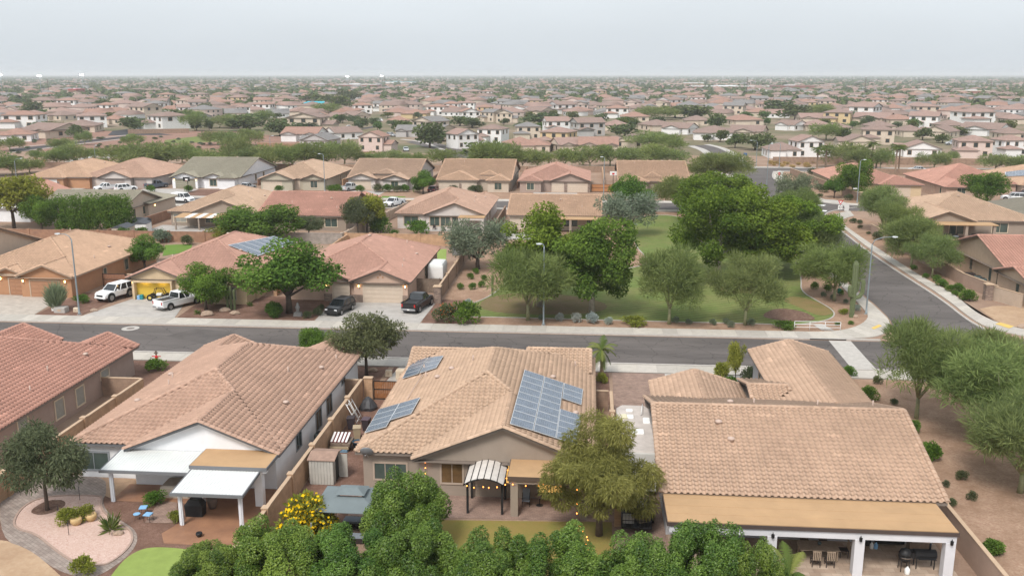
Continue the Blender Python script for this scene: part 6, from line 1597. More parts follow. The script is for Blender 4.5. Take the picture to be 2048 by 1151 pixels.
def palm_mesh(key, h, fr, nf, seed, lm=None, straight=True):
    g = random.Random(seed); mb = MB(); mb.tube([(0, 0, -.05), (.05, .02, h * .5), (0, .05, h)], [.22, .17, .15], 8)
    tm = bpy.data.meshes.new(key + '_trunk'); tm.from_pydata(mb.v, [], mb.f); tm.materials.append(mat("bark_palm", (.24, .17, .12), .95, .25, 5)); tm.update()
    V, Fq, T = [], [], []
    for i in range(nf):
        a = 2 * math.pi * i / nf * 2.4 + g.uniform(-.2, .2); el = g.uniform(-.5, 1.1); L = fr * g.uniform(.8, 1.1); t = g.uniform(.1, .9)
        pts = [Vector((0, 0.05, h))]; d = Vector((math.cos(a) * math.cos(el), math.sin(a) * math.cos(el), math.sin(el)))
        for s in range(7): pts.append(pts[-1] + d * L / 7); d = (d + Vector((0, 0, -.24))).normalized()
        side = Vector((-math.sin(a), math.cos(a), 0))
        for s in range(7):
            ax = (pts[s + 1] - pts[s])
            for k in range(3):
                b = pts[s].lerp(pts[s + 1], k / 3)
                for sg in (-1, 1):
                    ln = L * .30 * math.sin(math.pi * (s + k / 3 + 1.2) / 8.4); tip = b + side * sg * ln * .8 + ax.normalized() * ln * .55 + Vector((0, 0, -ln * .35))
                    q = len(V); w = ax.normalized() * .045
                    V += [tuple(b - w), tuple(tip), tuple(b + w)]; Fq.append((q, q + 1, q + 2)); T += [t] * 3
    PL[key] = (tm, np_mesh(key + '_crown', V, Fq, lm or L_palm, T), h + fr * .5, fr * 1.7)
palm_mesh('palm_tall', 8.5, 2.2, 34, 1); palm_mesh('palm_small', 2.3, 1.9, 18, 2); palm_mesh('palm_low', .7, 1.5, 20, 3)

def plant(key, name, label, cat, x, y, h=None, w=None, rz=None, group=None, z=0.0, col=None):
    tm, cm, H0, W0 = PL[key]
    o = thing(name, label, cat, (x, y, z), RND.uniform(0, 6.28) if rz is None else rz, group)
    sh = (h / H0) if h else 1.0; sw = (w / W0) if w else sh
    o.scale = (sw, sw, sh)
    if tm: link('trunk', tm, o)
    c = link('crown', cm, o)
    if col: c.color = tuple(col) + (1,)
    else:
        q = RND.uniform(.95, 1.12); c.color = (q * RND.uniform(.93, 1.06), q, q * RND.uniform(.9, 1.08), 1)
    return o
def plant_px(key, name, label, cat, px, py, top, wpx, dy=0.0, **k):
    """base pixel, top pixel row, width in pixels: the ground gives the distance"""
    x, y = G(px, py); y += dy; x += dy * (x / y) if dy else 0
    _, z = GY(px, top, y); s = scale_at(x, y)
    return plant(key, name, label, cat, x, y, max(.3, z), wpx / s, **k)
TT = 'tree'
for a in (
 ('park0', 'big round green tree beside the park lamp post', 1080, 612, 412, 165), ('park1', 'leafy green tree with pale trunk on bare park soil', 1184, 629, 438, 150),
 ('feather0', 'feathery grey green palo verde beside the park lamp', 1056, 640, 500, 145), ('feather1', 'feathery palo verde standing alone on the park lawn', 1338, 648, 498, 124), ('feather2', 'wispy palo verde between lawn and mulch ring', 1490, 650, 512, 130), ('feather0', 'wispy palo verde behind the tall saguaro', 1668, 601, 492, 128),
 ('park2', 'broad dark green park tree beside bare lawn patch', 1438, 560, 376, 160), ('park0', 'tallest dense tree in the park cluster', 1528, 552, 380, 165), ('park1', 'dense park tree beside the side street', 1596, 538, 396, 130), ('park2', 'round tree behind the park cluster', 1432, 452, 346, 145),
 ('feather1', 'loose feathery tree between dense park tree and side street', 1628, 540, 424, 105), ('olive', 'grey green olive tree by the buff ridge house', 1256, 472, 386, 98), ('broad0', 'light green tree behind the grey olive tree', 1262, 424, 352, 84), ('feather2', 'spreading mesquite by the cross street kerb', 1365, 424, 352, 108), ('feather0', 'wide mesquite beside the arterial corner', 1440, 376, 306, 110),
 ('olive', 'grey olive tree leaning over the park wall', 956, 538, 440, 112), ('olive', 'dusty grey tree by the stop sign', 1586, 416, 348, 64), ('feather1', 'pale feathery tree below the grey tree near the corner', 1592, 452, 380, 80),
 ('broad0', 'big spreading tree in front of the cream and rose houses', 578, 626, 480, 180), ('broad1', 'small dense tree beside the white pickup', 412, 620, 532, 95), ('broad0', 'bright green tree between orange and cream houses', 290, 542, 472, 72), ('broad1', 'bright green tree beside the tall clipped hedge', 84, 462, 392, 72), ('golden', 'big yellow green tree at the yard of white gabled house', 28, 456, 352, 118),
 ('broad1', 'dense round tree behind the solar roof of cream house', 526, 486, 410, 152), ('dark', 'dark drooping tree beside red ridge house', 716, 472, 396, 62), ('dark', 'small dark tree under the red ridge house', 618, 474, 432, 52), ('golden', 'thin yellowish tree against the red ridge roof', 735, 468, 392, 70), ('golden', 'yellow green bushy tree on the rust wall', 456, 486, 452, 78),
 ('broad0', 'round yellow green tree in front of the beige three garage house', 846, 388, 342, 50), ('dark', 'dark spreading street tree between the white and taupe houses', 733, 752, 630, 130), ('broad1', 'bright green bush behind the white house front roof', 632, 728, 656, 62),
 ('dark', 'olive shade tree in the pink gravel bed', 95, 1020, 852, 145),
 ('broad1', 'dense green tree on the corner beyond the yield sign', 1707, 396, 320, 62), ('broad0', 'small green tree beside the corner wall', 1668, 396, 352, 36), ('broad1', 'round dark tree before the buff solar roof house', 1972, 408, 344, 78),
 ('feather2', 'bushy mesquite by the taupe house and side street', 1764, 464, 374, 90), ('feather0', 'leaning mesquite over the tan stucco wall', 1792, 508, 410, 82), ('feather1', 'broad mesquite beside the stucco wall', 1822, 534, 434, 98), ('feather2', 'low mesquite near the beige gable house', 1864, 554, 472, 88)):
    big = 'small' if a[2] and False else None
    plant_px(a[0], 'tree', a[1], TT, a[2], a[3], a[4], a[5])
plant_px('clipped', 'hedge', 'tall clipped green hedge before the olive roof house', 'hedge', 194, 464, 390, 160, rz=0.0)
# foreground
def at_depth(key, label, px, top, y, w, name='tree', rz=None, cat=TT):
    q = RND.uniform(.85, 1.2); x, z = GY(px, top, y); return plant(key, name, label, cat, x, y, z, w, rz, col=(1.1, 1.1, 1.05) if key == 'acacia' else (q * RND.uniform(.9, 1.2), q, q * .95))
at_depth('hedge0', 'dense glossy green tree beside the gazebo', 808, 950, 49.6, 4.9)
for i, (px, top, y, w) in enumerate(((410, 1096, 43.8, 4.4), (540, 1054, 44.4, 4.9), (690, 1064, 44.6, 4.9), (835, 1056, 44.0, 4.6), (985, 1078, 43.8, 4.5), (1130, 1068, 44.2, 4.8), (1275, 1076, 44.0, 4.6), (1420, 1060, 44.2, 4.7), (1520, 1086, 43.4, 2.9))):
    at_depth(f'hedge{(i + 1) % 3}', ['end of the row by the artificial turf', 'by the block wall of the white house', 'below the yellow flowering bush', 'below the dense tree at the gazebo', 'bordering the yellow lawn', 'before the taupe patio', 'below the feathery tree', 'before the long patio', 'last beside the patio dining table'][i] and 'glossy green hedge tree ' + ['at the end of the row by the artificial turf', 'by the block wall of the white house', 'below the yellow flowering bush', 'below the dense tree at the gazebo', 'bordering the yellow lawn', 'facing the taupe house patio', 'below the feathery olive tree', 'facing the long tan patio roof', 'small and last, beside the dining table'][i], px, top, y, w)
at_depth('acacia', 'feathery olive willow acacia between taupe patio and motorhome', 1203, 846, 52.6, 6.3)
at_depth('palm_low', 'low palm with arching fronds beside the patio columns', 1580, 1100, 46.0, 3.0, 'palm', None, 'palm')
plant('palm_small', 'palm', 'wind-blown young palm in front of the taupe house', 'palm', 1.6, 82.8, 4.0, 3.2, 1.0)
for key, lb, px, py, top, w in (('feather0', 'multi-trunk palo verde on the gravel slope', 1832, 836, 646, 160), ('feather2', 'huge drooping palo verde over the gravel slope', 1990, 890, 700, 250), ('feather1', 'palo verde crown by the street corner', 1985, 792, 668, 160), ('feather1', 'palo verde hanging low over the gravel', 2040, 985, 800, 200)):
    plant_px(key, 'tree', lb, TT, px, py, top, w)
# yellow flowering bush
c = G(610, 1078); fb = plant('bush_flower', 'flowering_bush', 'bush covered in yellow flowers beside the gazebo', 'bush', c[0], c[1], 2.9, 2.9, 0)
Cf, Rf = clumps(372, 14, .75, .55, .6, .85, .3, .5, 1.0, -.4)
link('blossoms', np_mesh('blossoms', *leaves(90, Cf, Rf * 1.1, 900, .13, .13, .5, .6, .6, .9, face=.8)[:2], L_flower, np.full(900 * 4, .5)), fb)
# shrubs, one by one: (kind, px, base py, width px, what it stands beside)
def shrub(key, px, py, w, label, hgt=.8, group=None):
    x, y = G(px, py); s = scale_at(x, y); k = PL[key]; ww = w / s
    return plant(key, 'shrub', label, 'shrub', x, y, ww * hgt * 1.0, ww, None, group)
for px, py, w in ((1118, 641, 17), (1150, 644, 20), (1188, 647, 24), (1217, 648, 16)): shrub('bush_silver', px, py, w, 'round silver shrub in the gravel strip along the park kerb', .95, 'silver shrubs along the park')
shrub('bush_grey', 1083, 641, 13, 'small grey shrub at the foot of the park lamp', .95)
shrub('bush_yellow', 1264, 651, 46, 'low spreading shrub with yellow flowers on park gravel', .4)
for px, py, w in ((1350, 645, 15), (1377, 649, 13), (1425, 650, 14), (1450, 648, 14), (1460, 654, 15), (1500, 650, 16)): shrub('bush_grey', px, py, w, 'small round grey green shrub along the lawn front edge', .9, 'grey green shrubs along the lawn')
for px, py, w in ((1627, 578, 16), (1653, 583, 16), (1679, 590, 13)): shrub('bush_green', px, py, w, 'round green shrub in gravel under the wispy palo verde', .95, 'green shrubs by the saguaro')
for px, py, w in ((1647, 594, 11), (1666, 598, 10), (1693, 607, 10)): shrub('bush_grey', px, py, w, 'small grey shrub in gravel near the saguaro', .95, 'grey shrubs by the saguaro')
shrub('bush_silver', 1712, 621, 14, 'pale cactus shrub beside the saguaro foot', .9); shrub('bush_yellow', 1687, 627, 18, 'low green shrub before the saguaro', .6); shrub('bush_green', 1700, 648, 12, 'tiny green shrub by the pavement corner', .6); shrub('bush_green', 1566, 658, 40, 'spreading green shrub by the white railing', .4); shrub('bush_green', 1675, 650, 10, 'tiny shrub at the end of the white railing', .7)
for x, y, w in ((1180, 860, 40), (1232, 800, 38), (1246, 858, 42), (1262, 770, 36), (1307, 808, 36), (1300, 846, 40)): shrub('bush_green', 512 + x / 2.877, 280 + y / 2.877, w / 2.877, 'round green shrub on the gravel beside the park wall', .95, 'round shrubs by the park wall')
shrub('bush_green', 925, 646, 55, 'leafy bush beside the driveway at the park wall', .8); rb = shrub('bush_dark', 888, 642, 48, 'loose bush with red flowers by the black pickup', .75)
link('blossoms', np_mesh('red_blossoms', *leaves(91, *clumps(370, 10, .55, .55, .45, .55, .3, .45, .9, -.3), 90, .09, .09, .3, .6, .8, .9)[:2], L_redflower, np.full(360, .5)), rb)
shrub('bush_silver', 937, 612, 16, 'small pale shrub behind the red flowering bush', .9)
for x, y, w in ((842, 748, 38), (962, 812, 48), (995, 842, 56), (912, 795, 38), (1045, 870, 50), (1086, 870, 60), (1075, 896, 40), (1160, 925, 80)): shrub('bush_big' if w > 55 else 'bush_green', 1536 + x / 2.877, 280 + y / 2.877, w / 2.877, 'green shrub between the side street pavement and stucco wall', .8, 'shrubs along the side street wall')
for x, y, w in ((487, 476, 40), (522, 482, 34), (530, 507, 28), (578, 542, 24), (640, 572, 70)): shrub('bush_dark', 1536 + x / 2.877, 280 + y / 2.877, w / 2.877, 'low grey green shrub on the gravel by the yield sign', .7, 'shrubs by the yield sign')
for x, y, w in ((287, 285, 48), (320, 300, 60), (297, 332, 36), (240, 322, 36), (462, 345, 50), (262, 205, 60)): shrub('bush_dark', 1536 + x / 2.877, 280 + y / 2.877, w / 2.877, 'dark shrub on the corner gravel beside brown wall', .7, 'shrubs on the corner gravel')
for px, py, w, k in ((1755, 768, 22, 0), (1790, 810, 18, 0), (1740, 800, 38, 1), (1824, 866, 36, 1), (1862, 918, 50, 1), (1858, 946, 20, 0), (1890, 972, 18, 0), (1924, 958, 26, 0), (1941, 998, 24, 0), (1906, 1012, 22, 0), (1980, 1110, 46, 1), (1700, 752, 28, 1)): shrub('bush_big' if k else 'bush_dark', px, py, w * .85, 'big loose shrub on the gravel slope by the wall' if k else 'small round shrub on the gravel slope', .9 if not k else .85, 'big shrubs on the gravel slope' if k else 'small shrubs on the gravel slope')
for lb, k, px, py, w, h_ in (('spreading plant overflowing a cream pot', 'bush_yellow', 140, 1044, 42, .8), ('leafy plant in the second cream pot', 'bush_yellow', 168, 1036, 40, .7), ('fan palm bush on pink gravel', 'agave', 222, 1062, 50, .9), ('yellow green shrub at the end of the gravel bed', 'bush_yellow', 165, 1152, 44, .9), ('leafy plants at the edge of the stained patio', 'bush_green', 312, 1006, 40, .7), ('small shrub at the white awning post', 'bush_yellow', 348, 1044, 24, 1.0), ('leafy plant in the dark urn', 'bush_green', 384, 990, 26, .8),
                         ('round shrub by the walk of red roof house', 'bush_green', 312, 742, 40, .6), ('yellow flowering shrub by the paver drive', 'bush_flower', 1440, 757, 30, 1.1), ('green shrub beside the paver drive wall', 'bush_flower', 1202, 764, 22, .9), ('grey shrub by the garage wing', 'bush_dark', 1497, 766, 28, 1.3), ('dark shrubby bush at the corner of garage wing', 'bush_big', 1462, 772, 26, .8),
                         ('round clipped shrub beside the stone ornament', 'bush_dark', 616, 636, 17, .9), ('round clipped shrub near black car', 'bush_dark', 635, 632, 18, .9), ('clipped shrub behind round shrubs at the walk', 'bush_dark', 642, 620, 14, .9), ('dark leafy shrub under the big spreading tree', 'bush_big', 548, 632, 36, .8), ('box hedge beside the orange house drive', 'bush_green', 162, 606, 28, .6),
                         ('round shrub on the lawn behind the rust wall', 'bush_green', 250, 478, 26, .9), ('green shrub beside the rust wall', 'bush_green', 283, 476, 24, .9), ('grey bush below the rust wall', 'bush_grey', 325, 486, 34, .8), ('dark shrub on the rust wall by the lawn', 'bush_dark', 374, 490, 22, .9), ('big round green bush at the grey beige patio', 'bush_green', 832, 470, 42, .7), ('sprawling bush by the slanting wall', 'bush_big', 762, 468, 40, 1.0), ('small shrub below grey beige house', 'bush_green', 790, 470, 16, .7)):
    shrub(k, px, py, w, lb, h_)
plant_px('golden', 'tree', 'slender yellow green young tree beside the yellow flowering shrub', TT, 1470, 770, 684, 34)
for px in (753, 778, 795, 812, 838, 720, 905, 945, 955, 1000, 1062, 1080, 300, 380, 480, 560, 660, 672): shrub('bush_dark' if px % 2 else 'bush_green', px, 384 - (px > 980) * 4, 17 + px % 5, 'front garden shrub before the row of houses behind', .8, 'front garden shrubs of the row behind')
for lb, px, py in (('small agave by the front yard boulders', 500, 612), ('spiky agave under the small dense tree', 395, 628)): shrub('agave', px, py, 16, lb, .7)
# ocotillo-like bushy plant and columnar cacti
plant_mesh('brush', 1, 2.5, 1.8, None, L_grey, [leaves(77, np.array([[0, 0, .6], [.2, .1, .9], [-.2, 0, .8]]), np.array([[.35, .35, .6]] * 3), 900, 1.0, .05, 1.6, .7, .25, .2)])
plant_px('brush', 'shrub', 'tall spiky grey shrub beside the street lamp', 'shrub', 113, 622, 562, 44)
M_cact = mat("cactus_green", (.12, .145, .07), .8, .18, 6)
def ribbed(mb, pts, r, n=20):
    P_ = [Vector(p) for p in pts]; rings = []
    for i, p in enumerate(P_):
        d = (P_[min(i + 1, len(P_) - 1)] - P_[max(i - 1, 0)]).normalized(); a = d.cross(Vector((.3, 1, .1))).normalized(); b = d.cross(a)
        rr = r * (.55 if i == len(P_) - 1 else .9 if i == 0 else 1)
        rings.append([tuple(p + (a * math.cos(t) + b * math.sin(t)) * rr * (1.0 if k % 2 else .84)) for k, t in enumerate([2 * math.pi * j / n for j in range(n)])])
    mb.loft(rings)
c = G(1703, 634); o = thing('saguaro', 'tall saguaro cactus with two raised arms beside the lamp', 'cactus', (c[0], c[1], 0))
mb = MB(); ribbed(mb, [(0, 0, 0), (0, 0, 2), (.03, 0, 4.5), (.02, 0, 6.3), (.02, 0, 6.7)], .33); mb.build('stem', M_cact, o)
for q in ([(.1, 0, 2.3), (.7, 0, 2.5), (1.0, .05, 3.0), (1.05, .05, 4.2), (1.05, .05, 4.5)], [(-.05, -.1, 2.5), (-.45, -.3, 2.7), (-.55, -.35, 3.2), (-.55, -.35, 3.7), (-.55, -.35, 3.9)], [(.1, .1, 3.0), (.35, .3, 3.1), (.5, .35, 3.5), (.5, .35, 4.0), (.5, .35, 4.2)]):
    mb = MB(); ribbed(mb, q, .25); mb.build('arm', M_cact, o)
for lb, px, py, hs in (('clump of columnar cacti before the cream house', 456, 620, (3.2, 2.9, 2.4)), ('columnar cacti beside the cream house window', 478, 606, (2.6, 2.3)), ('single columnar cactus by the park wall', 985, 592, (2.6,))):
    c = G(px, py); o = thing('columnar_cactus', lb, 'cactus', (c[0], c[1], 0))
    for i, h_ in enumerate(hs): mb = MB(); ribbed(mb, [(i * .38, .1 * i, 0), (i * .4, .1 * i, h_ * .5), (i * .4, .1 * i, h_), (i * .4, .1 * i, h_ + .12)], .16, 14); mb.build('stem', M_cact, o)
# boulders
def boulder(label, px, py, s, m, cat='rock', z=0):
    g = random.Random(px); x, y = G(px, py)
    rings = [[(s * r * (1 + g.uniform(-.2, .2)) * math.cos(2 * math.pi * k / 8), s * r * .8 * (1 + g.uniform(-.2, .2)) * math.sin(2 * math.pi * k / 8), s * h) for k in range(8)] for r, h in ((.9, -.05), (1, .2), (.75, .5), (.3, .68))]
    return setp(MB().loft(rings).build('boulder', m, None, loc=(x, y, .02)), label, cat)
M_rock = mat("rock", (.34, .25, .19), .95, .2, 3, bump=.4, bscale=5)
for lb, px, py, s in (('tan boulder beside the small dense tree', 415, 630, .8), ('tan boulder under the big spreading tree', 450, 622, .7), ('flat boulder by the columnar cacti', 470, 628, .6), ('grey boulder in pink gravel beside the fan bush', 238, 1068, .35), ('small rock by the dirt drive corner', 2045, 655, .6), ('boulder under the street tree', 746, 742, .5), ('rock beside wide utility box', 188, 622, .5), ('boulder at the foot of the saguaro', 1709, 634, .5)): boulder(lb, px, py, s, M_rock)
# ---------------------------------------------------------------- vehicles
M_tyre = mat("tyre", (.02, .02, .02), .85, .0); M_rim = mat("rim", (.35, .35, .36), .35, .0, metal=.7); M_carglass = mat("car_glass", (.02, .024, .028), .05, .0, spec=.8)
M_head = mat("headlight", (.75, .76, .78), .15, .0, spec=.8); M_tail = mat("taillight", (.42, .015, .012), .25, .0, spec=.6); M_grille = mat("grille", (.025, .025, .027), .4, .0)
def paint(n, c): return mat("paint_" + n, c, .28, .0, spec=.6)
def vehicle(name, label, cat, px, py, rz, kind, pm, group=None, lift=0.0, at=None):
    """x is forward in the vehicle's own frame"""
    x, y = at or G(px, py)
    o = thing(name, label, cat, (x, y, .03), rz, group)
    L, W, Hh, hood, cab0, cab1, belt = {'pickup': (5.9, 2.0, 1.92, 1.18, -.55, 1.45, 1.18), 'suv': (5.1, 1.98, 1.85, 1.12, -2.35, 1.1, 1.12), 'crossover': (4.7, 1.86, 1.66, 1.02, -2.15, .95, 1.0), 'car': (4.7, 1.84, 1.45, .92, -1.75, .85, .90), 'van': (5.4, 1.98, 2.1, 1.15, -2.6, 1.5, 1.2)}[kind]
    h, w, g = L / 2, W / 2, .38 + lift
    Hh += lift; hood += lift; belt += lift
    def ring(xx, ww, zb, zt):
        e = .10
        return [(xx, -ww + e, zb), (xx, -ww, zb + e), (xx, -ww, zt - .16), (xx, -ww + .09, zt), (xx, ww - .09, zt), (xx, ww, zt - .16), (xx, ww, zb + e), (xx, ww - e, zb)]
    st = [(-h, w * .90, g + .12, belt - .02), (-h + .12, w * .97, g, belt), (cab0, w, g - .04, belt), (cab1 - .1, w, g - .04, belt), (cab1 + .35, w, g - .04, hood + .02), (h - .35, w * .97, g, hood - .07), (h - .08, w * .90, g + .06, hood - .20), (h, w * .82, g + .14, hood - .30)]
    if kind == 'pickup': st = [s if s[0] > cab0 - .01 else (s[0], s[1], s[2], belt) for s in st]
    body = MB().loft([ring(*s) for s in st], False).build('body', pm, o)
    # cabin: glass house below a painted roof
    rake_f, rake_b = (.75 if kind != 'van' else .6), (.18 if kind in ('pickup', 'van') else .38)
    def q(xx, ww, z): return [(xx, -ww, z), (xx, ww, z)]
    b0, b1, t0, t1 = cab0, cab1, cab0 + rake_b, cab1 - rake_f
    wl, wt = w * .96, w * .78
    base = [(b0, -wl, belt - .02), (b1, -wl, belt - .02), (b1, wl, belt - .02), (b0, wl, belt - .02)]; top = [(t0, -wt, Hh - .07), (t1, -wt, Hh - .07), (t1, wt, Hh - .07), (t0, wt, Hh - .07)]
    MB().loft([base, top]).build('windows', M_carglass, o)
    MB().loft([[(t0 - .03, -wt - .03, Hh - .085), (t1 + .05, -wt - .03, Hh - .085), (t1 + .05, wt + .03, Hh - .085), (t0 - .03, wt + .03, Hh - .085)], [(t0 + .02, -wt - .01, Hh - .03), (t1, -wt - .01, Hh - .03), (t1, wt + .01, Hh - .03), (t0 + .02, wt + .01, Hh - .03)], [(t0 + .15, -wt + .12, Hh), (t1 - .15, -wt + .12, Hh), (t1 - .15, wt - .12, Hh), (t0 + .15, wt - .12, Hh)]]).build('roof', pm, o)
    pil = MB()
    mids = [.5] if kind == 'pickup' else [.36, .7]
    for s in (-1, 1):
        for (xa, xb) in [(b0, t0), (b1, t1)] + [(b0 + (b1 - b0) * m_, t0 + (t1 - t0) * m_) for m_ in mids]:
            pil.tube([(xa, s * (wl + .004), belt - .02), (xb, s * (wt + .004), Hh - .06)], .055, 4, False)
    if kind == 'van': pil.box(b0 + .1, b0 + 2.2, -w * .90, w * .90, belt, Hh - .10)
    pil.build('pillars', pm, o)
    if kind == 'pickup':
        MB().box(-h + .16, cab0 - .08, -w + .16, w - .16, belt + .001, belt + .006).build('bed_floor', M_grille, o)
        r = MB()
        for s in (-1, 1): r.box(-h + .04, cab0 - .02, s * (w - .08) - .07, s * (w - .08) + .07, belt + .008, belt + .13)
        r.box(-h + .03, -h + .14, -w + .15, w - .15, belt + .008, belt + .12); r.build('bed_rail', pm, o)
        MB().box(-h - .015, -h + .0, -w * .72, w * .72, g + .35, belt + .02).build('tailgate', pm, o)
    for s in (-1, 1):
        MB().bbox(h - .30, h - .03, s * w * .66 - .17, s * w * .66 + .17, hood - .36, hood - .17, .03).build('headlight', M_head, o)
        MB().box(-h - .02, -h + .07, s * w * .80 - .09, s * w * .80 + .09, belt - .40, belt - .04).build('taillight', M_tail, o)
        MB().bbox(b1 - .55, b1 - .35, s * (w + .12) - .1, s * (w + .12) + .1, belt, belt + .16, .03).build('mirror', pm, o)
        MB().box(b0 + (b1 - b0) * .55, b0 + (b1 - b0) * .55 + .18, s * w + (-.012 if s < 0 else 0.001), s * w + (-.001 if s < 0 else .012), belt - .24, belt - .20).build('door_handle', M_grille, o)
    MB().box(h - .02, h + .015, -w * .50, w * .50, hood - .55, hood - .30).build('grille', M_grille, o)
    MB().bbox(h - .2, h + .06, -w * .88, w * .88, g - .02, g + .20, .04).build('bumper', M_rim if kind == 'pickup' else pm, o); MB().bbox(-h - .08, -h + .15, -w * .88, w * .88, g - .02, g + .20, .04).build('bumper', M_rim if kind == 'pickup' else pm, o)
    MB().box(-h - .095, -h - .081, -.16, .16, g + .05, g + .17).build('number_plate', T_white, o)
    r = .40 + lift * .7 if kind in ('pickup', 'suv', 'van') else .35
    for xx in (h - .95, -h + 1.1):
        for s in (-1, 1):
            MB().disc((xx, s * (w - .02), r + .06), 'y', r + .09, .06, 16).build('wheel_arch', M_grille, o)
            wh = MB().disc((xx, s * (w - .09), r), 'y', r, .26, 18).build('wheel', M_tyre, o); MB().disc((xx, s * (w - .07), r), 'y', r * .62, .27, 12).build('rim', M_rim, wh)
    return o
PW, PB, PS, PM = paint('white', (.78, .79, .80)), paint('black', (.012, .012, .014)), paint('silver', (.45, .47, .49)), paint('maroon', (.12, .02, .025)); PD = paint('slate', (.08, .10, .13))
d = math.radians
vehicle('suv', 'lifted white SUV with dark grille nosing out of the cream house drive', 'suv', 232, 597, d(-108), 'suv', PW, lift=.18)
vehicle('pickup_truck', 'white pickup truck backed towards the street at the cream house', 'pickup', 357, 612, d(62), 'pickup', PW)
vehicle('crossover', 'black crossover car on the rose tiled house drive', 'car', 681, 624, d(-104), 'crossover', PB)
vehicle('pickup_truck', 'black pickup truck with red tail lights beside the park wall', 'pickup', 836, 617, d(78), 'pickup', PB, lift=.08)
vehicle('pickup_truck', 'white pickup truck before the lilac grey house', 'pickup', 214, 381, d(-130), 'pickup', PW); vehicle('suv', 'white SUV beside white pickup before the lilac grey house', 'suv', 252, 382, d(48), 'suv', PW); vehicle('pickup_truck', 'dark slate pickup beside the lilac grey house', 'pickup', 313, 376, d(60), 'pickup', PD)
vehicle('pickup_truck', 'silver pickup beside the olive roof house gate', 'pickup', 492, 381, d(70), 'pickup', PS); vehicle('pickup_truck', 'silver white pickup before the cupola house garage', 'pickup', 700, 381, d(68), 'pickup', paint('pearl', (.62, .63, .63))); vehicle('pickup_truck', 'white pickup with black grille at the end of slanting wall', 'pickup', 788, 412, d(-112), 'pickup', PW)
vehicle('car', 'maroon car behind the round yellow green tree', 'car', 868, 383, d(80), 'car', PM); vehicle('van', 'small white van with side lettering behind olive roof house', 'van', 366, 404, d(-20), 'van', PW)
vehicle('car', 'silver car driving on the arterial road', 'car', 1838, 345, d(180), 'car', PS, at=(96.0, 281.0))
vehicle('suv', 'silver SUV parked behind the dark olive roof', 'suv', 2026, 401, d(160), 'suv', PS); vehicle('suv', 'maroon SUV parked behind silver SUV', 'suv', 2046, 394, d(165), 'suv', PM); vehicle('car', 'white car between the taupe and olive roof houses', 'car', 1998, 463, d(80), 'car', PW)
# ---------------------------------------------------------------- street furniture
M_galv = mat("galvanised", (.25, .29, .31), .5, .06, 3, metal=.3)
def lamp(label, px, py, top, arm, arm_h=.9):
    x, y = G(px, py); _, z = GY(px, top, y)
    o = thing('street_lamp', label, 'street lamp', (x, y, 0))
    MB().lathe([(.16, 0), (.16, .25), (.11, .3), (.10, 1.0), (.075, z - .4), (.06, z)], n=10).build('pole', M_galv, o); MB().box(-.22, .22, -.22, .22, 0, .05).build('base_plate', M_conc, o)
    s = 1 if arm > 0 else -1; a = abs(arm)
    MB().tube([(0, 0, z - .1), (s * .25 * min(1, a), 0, z + arm_h * .55), (s * a * .5, 0, z + arm_h * .9), (s * a, 0, z + arm_h)], [.06, .05, .045, .04], 7).build('arm', M_galv, o)
    MB().loft([[(s * a, -.05, z + arm_h - .05), (s * a, .05, z + arm_h - .05), (s * a, .05, z + arm_h + .05), (s * a, -.05, z + arm_h + .05)], [(s * (a + .2), -.16, z + arm_h - .08), (s * (a + .2), .16, z + arm_h - .08), (s * (a + .2), .12, z + arm_h + .09), (s * (a + .2), -.12, z + arm_h + .09)], [(s * (a + .62), -.1, z + arm_h - .04), (s * (a + .62), .1, z + arm_h - .04), (s * (a + .62), .08, z + arm_h + .05), (s * (a + .62), -.08, z + arm_h + .05)]]).build('lamp_head', mat("lamp_head", (.55, .58, .60), .4, .03, 3), o)
    return o
lamp('tall grey street lamp among silver shrubs at the park kerb', 1087, 650, 492, -.25, .25); lamp('tall grey street lamp beside the utility boxes of orange house', 159, 629, 478, -1.3, .6); lamp('tall grey street lamp with long arm beside the saguaro', 1732, 628, 488, 2.2, .9)
lamp('street lamp with street name sign at the corner', 1714, 405, 322, .6, .3); lamp('street lamp before the arched window sage house', 650, 384, 310, -.7, .3); lamp('street lamp beside the orange wooden gate', 1207, 402, 316, -.3, .25); lamp('street lamp before the orange beige house', 34, 364, 322, 1.6, .7)
lamp('street lamp at the arterial end of the side street', 1533, 374, 290, .4, .3); lamp('street lamp across the arterial by the curving road', 1512, 333, 284, -1.6, .5); lamp('street lamp beside the straw grasses across the arterial', 1558, 336, 288, -2.2, .4); lamp('street lamp on the path beyond the orange beige house', 192, 330, 292, .3, .2); lamp('street lamp by the mesquite row across the arterial', 543, 336, 274, .6, .4)
M_sgreen = mat("sign_green", (.02, .16, .09), .5, .0); M_sred = mat("sign_red", (.55, .02, .025), .45, .0); M_sblue = mat("sign_blue", (.03, .12, .40), .45, .0)
def octa(r, n=8, a0=math.pi / 8): return [(r * math.cos(a0 + 2 * math.pi * k / n), r * math.sin(a0 + 2 * math.pi * k / n)) for k in range(n)]
def plate(pts, y, z, th=.006): return MB().loft([[(a, y, z + b) for a, b in pts], [(a, y - th, z + b) for a, b in pts]])
def text(parent, s, size, loc, m):
    c = bpy.data.curves.new('lettering', 'FONT'); c.body = s; c.size = size; c.align_x = 'CENTER'; c.align_y = 'CENTER'; c.extrude = .002; c.materials.append(m)
    t = bpy.data.objects.new('lettering', c); o = bpy.data.objects.new('lettering', bpy.data.meshes.new_from_object(t)); bpy.data.objects.remove(t); COL.objects.link(o); o.parent = parent; o.location = loc; o.rotation_euler = (math.pi / 2, 0, 0); return o
x, y = G(1557, 371); o = thing('stop_sign', 'red octagonal stop sign at the corner by the grey tree', 'sign', (x, y, 0))
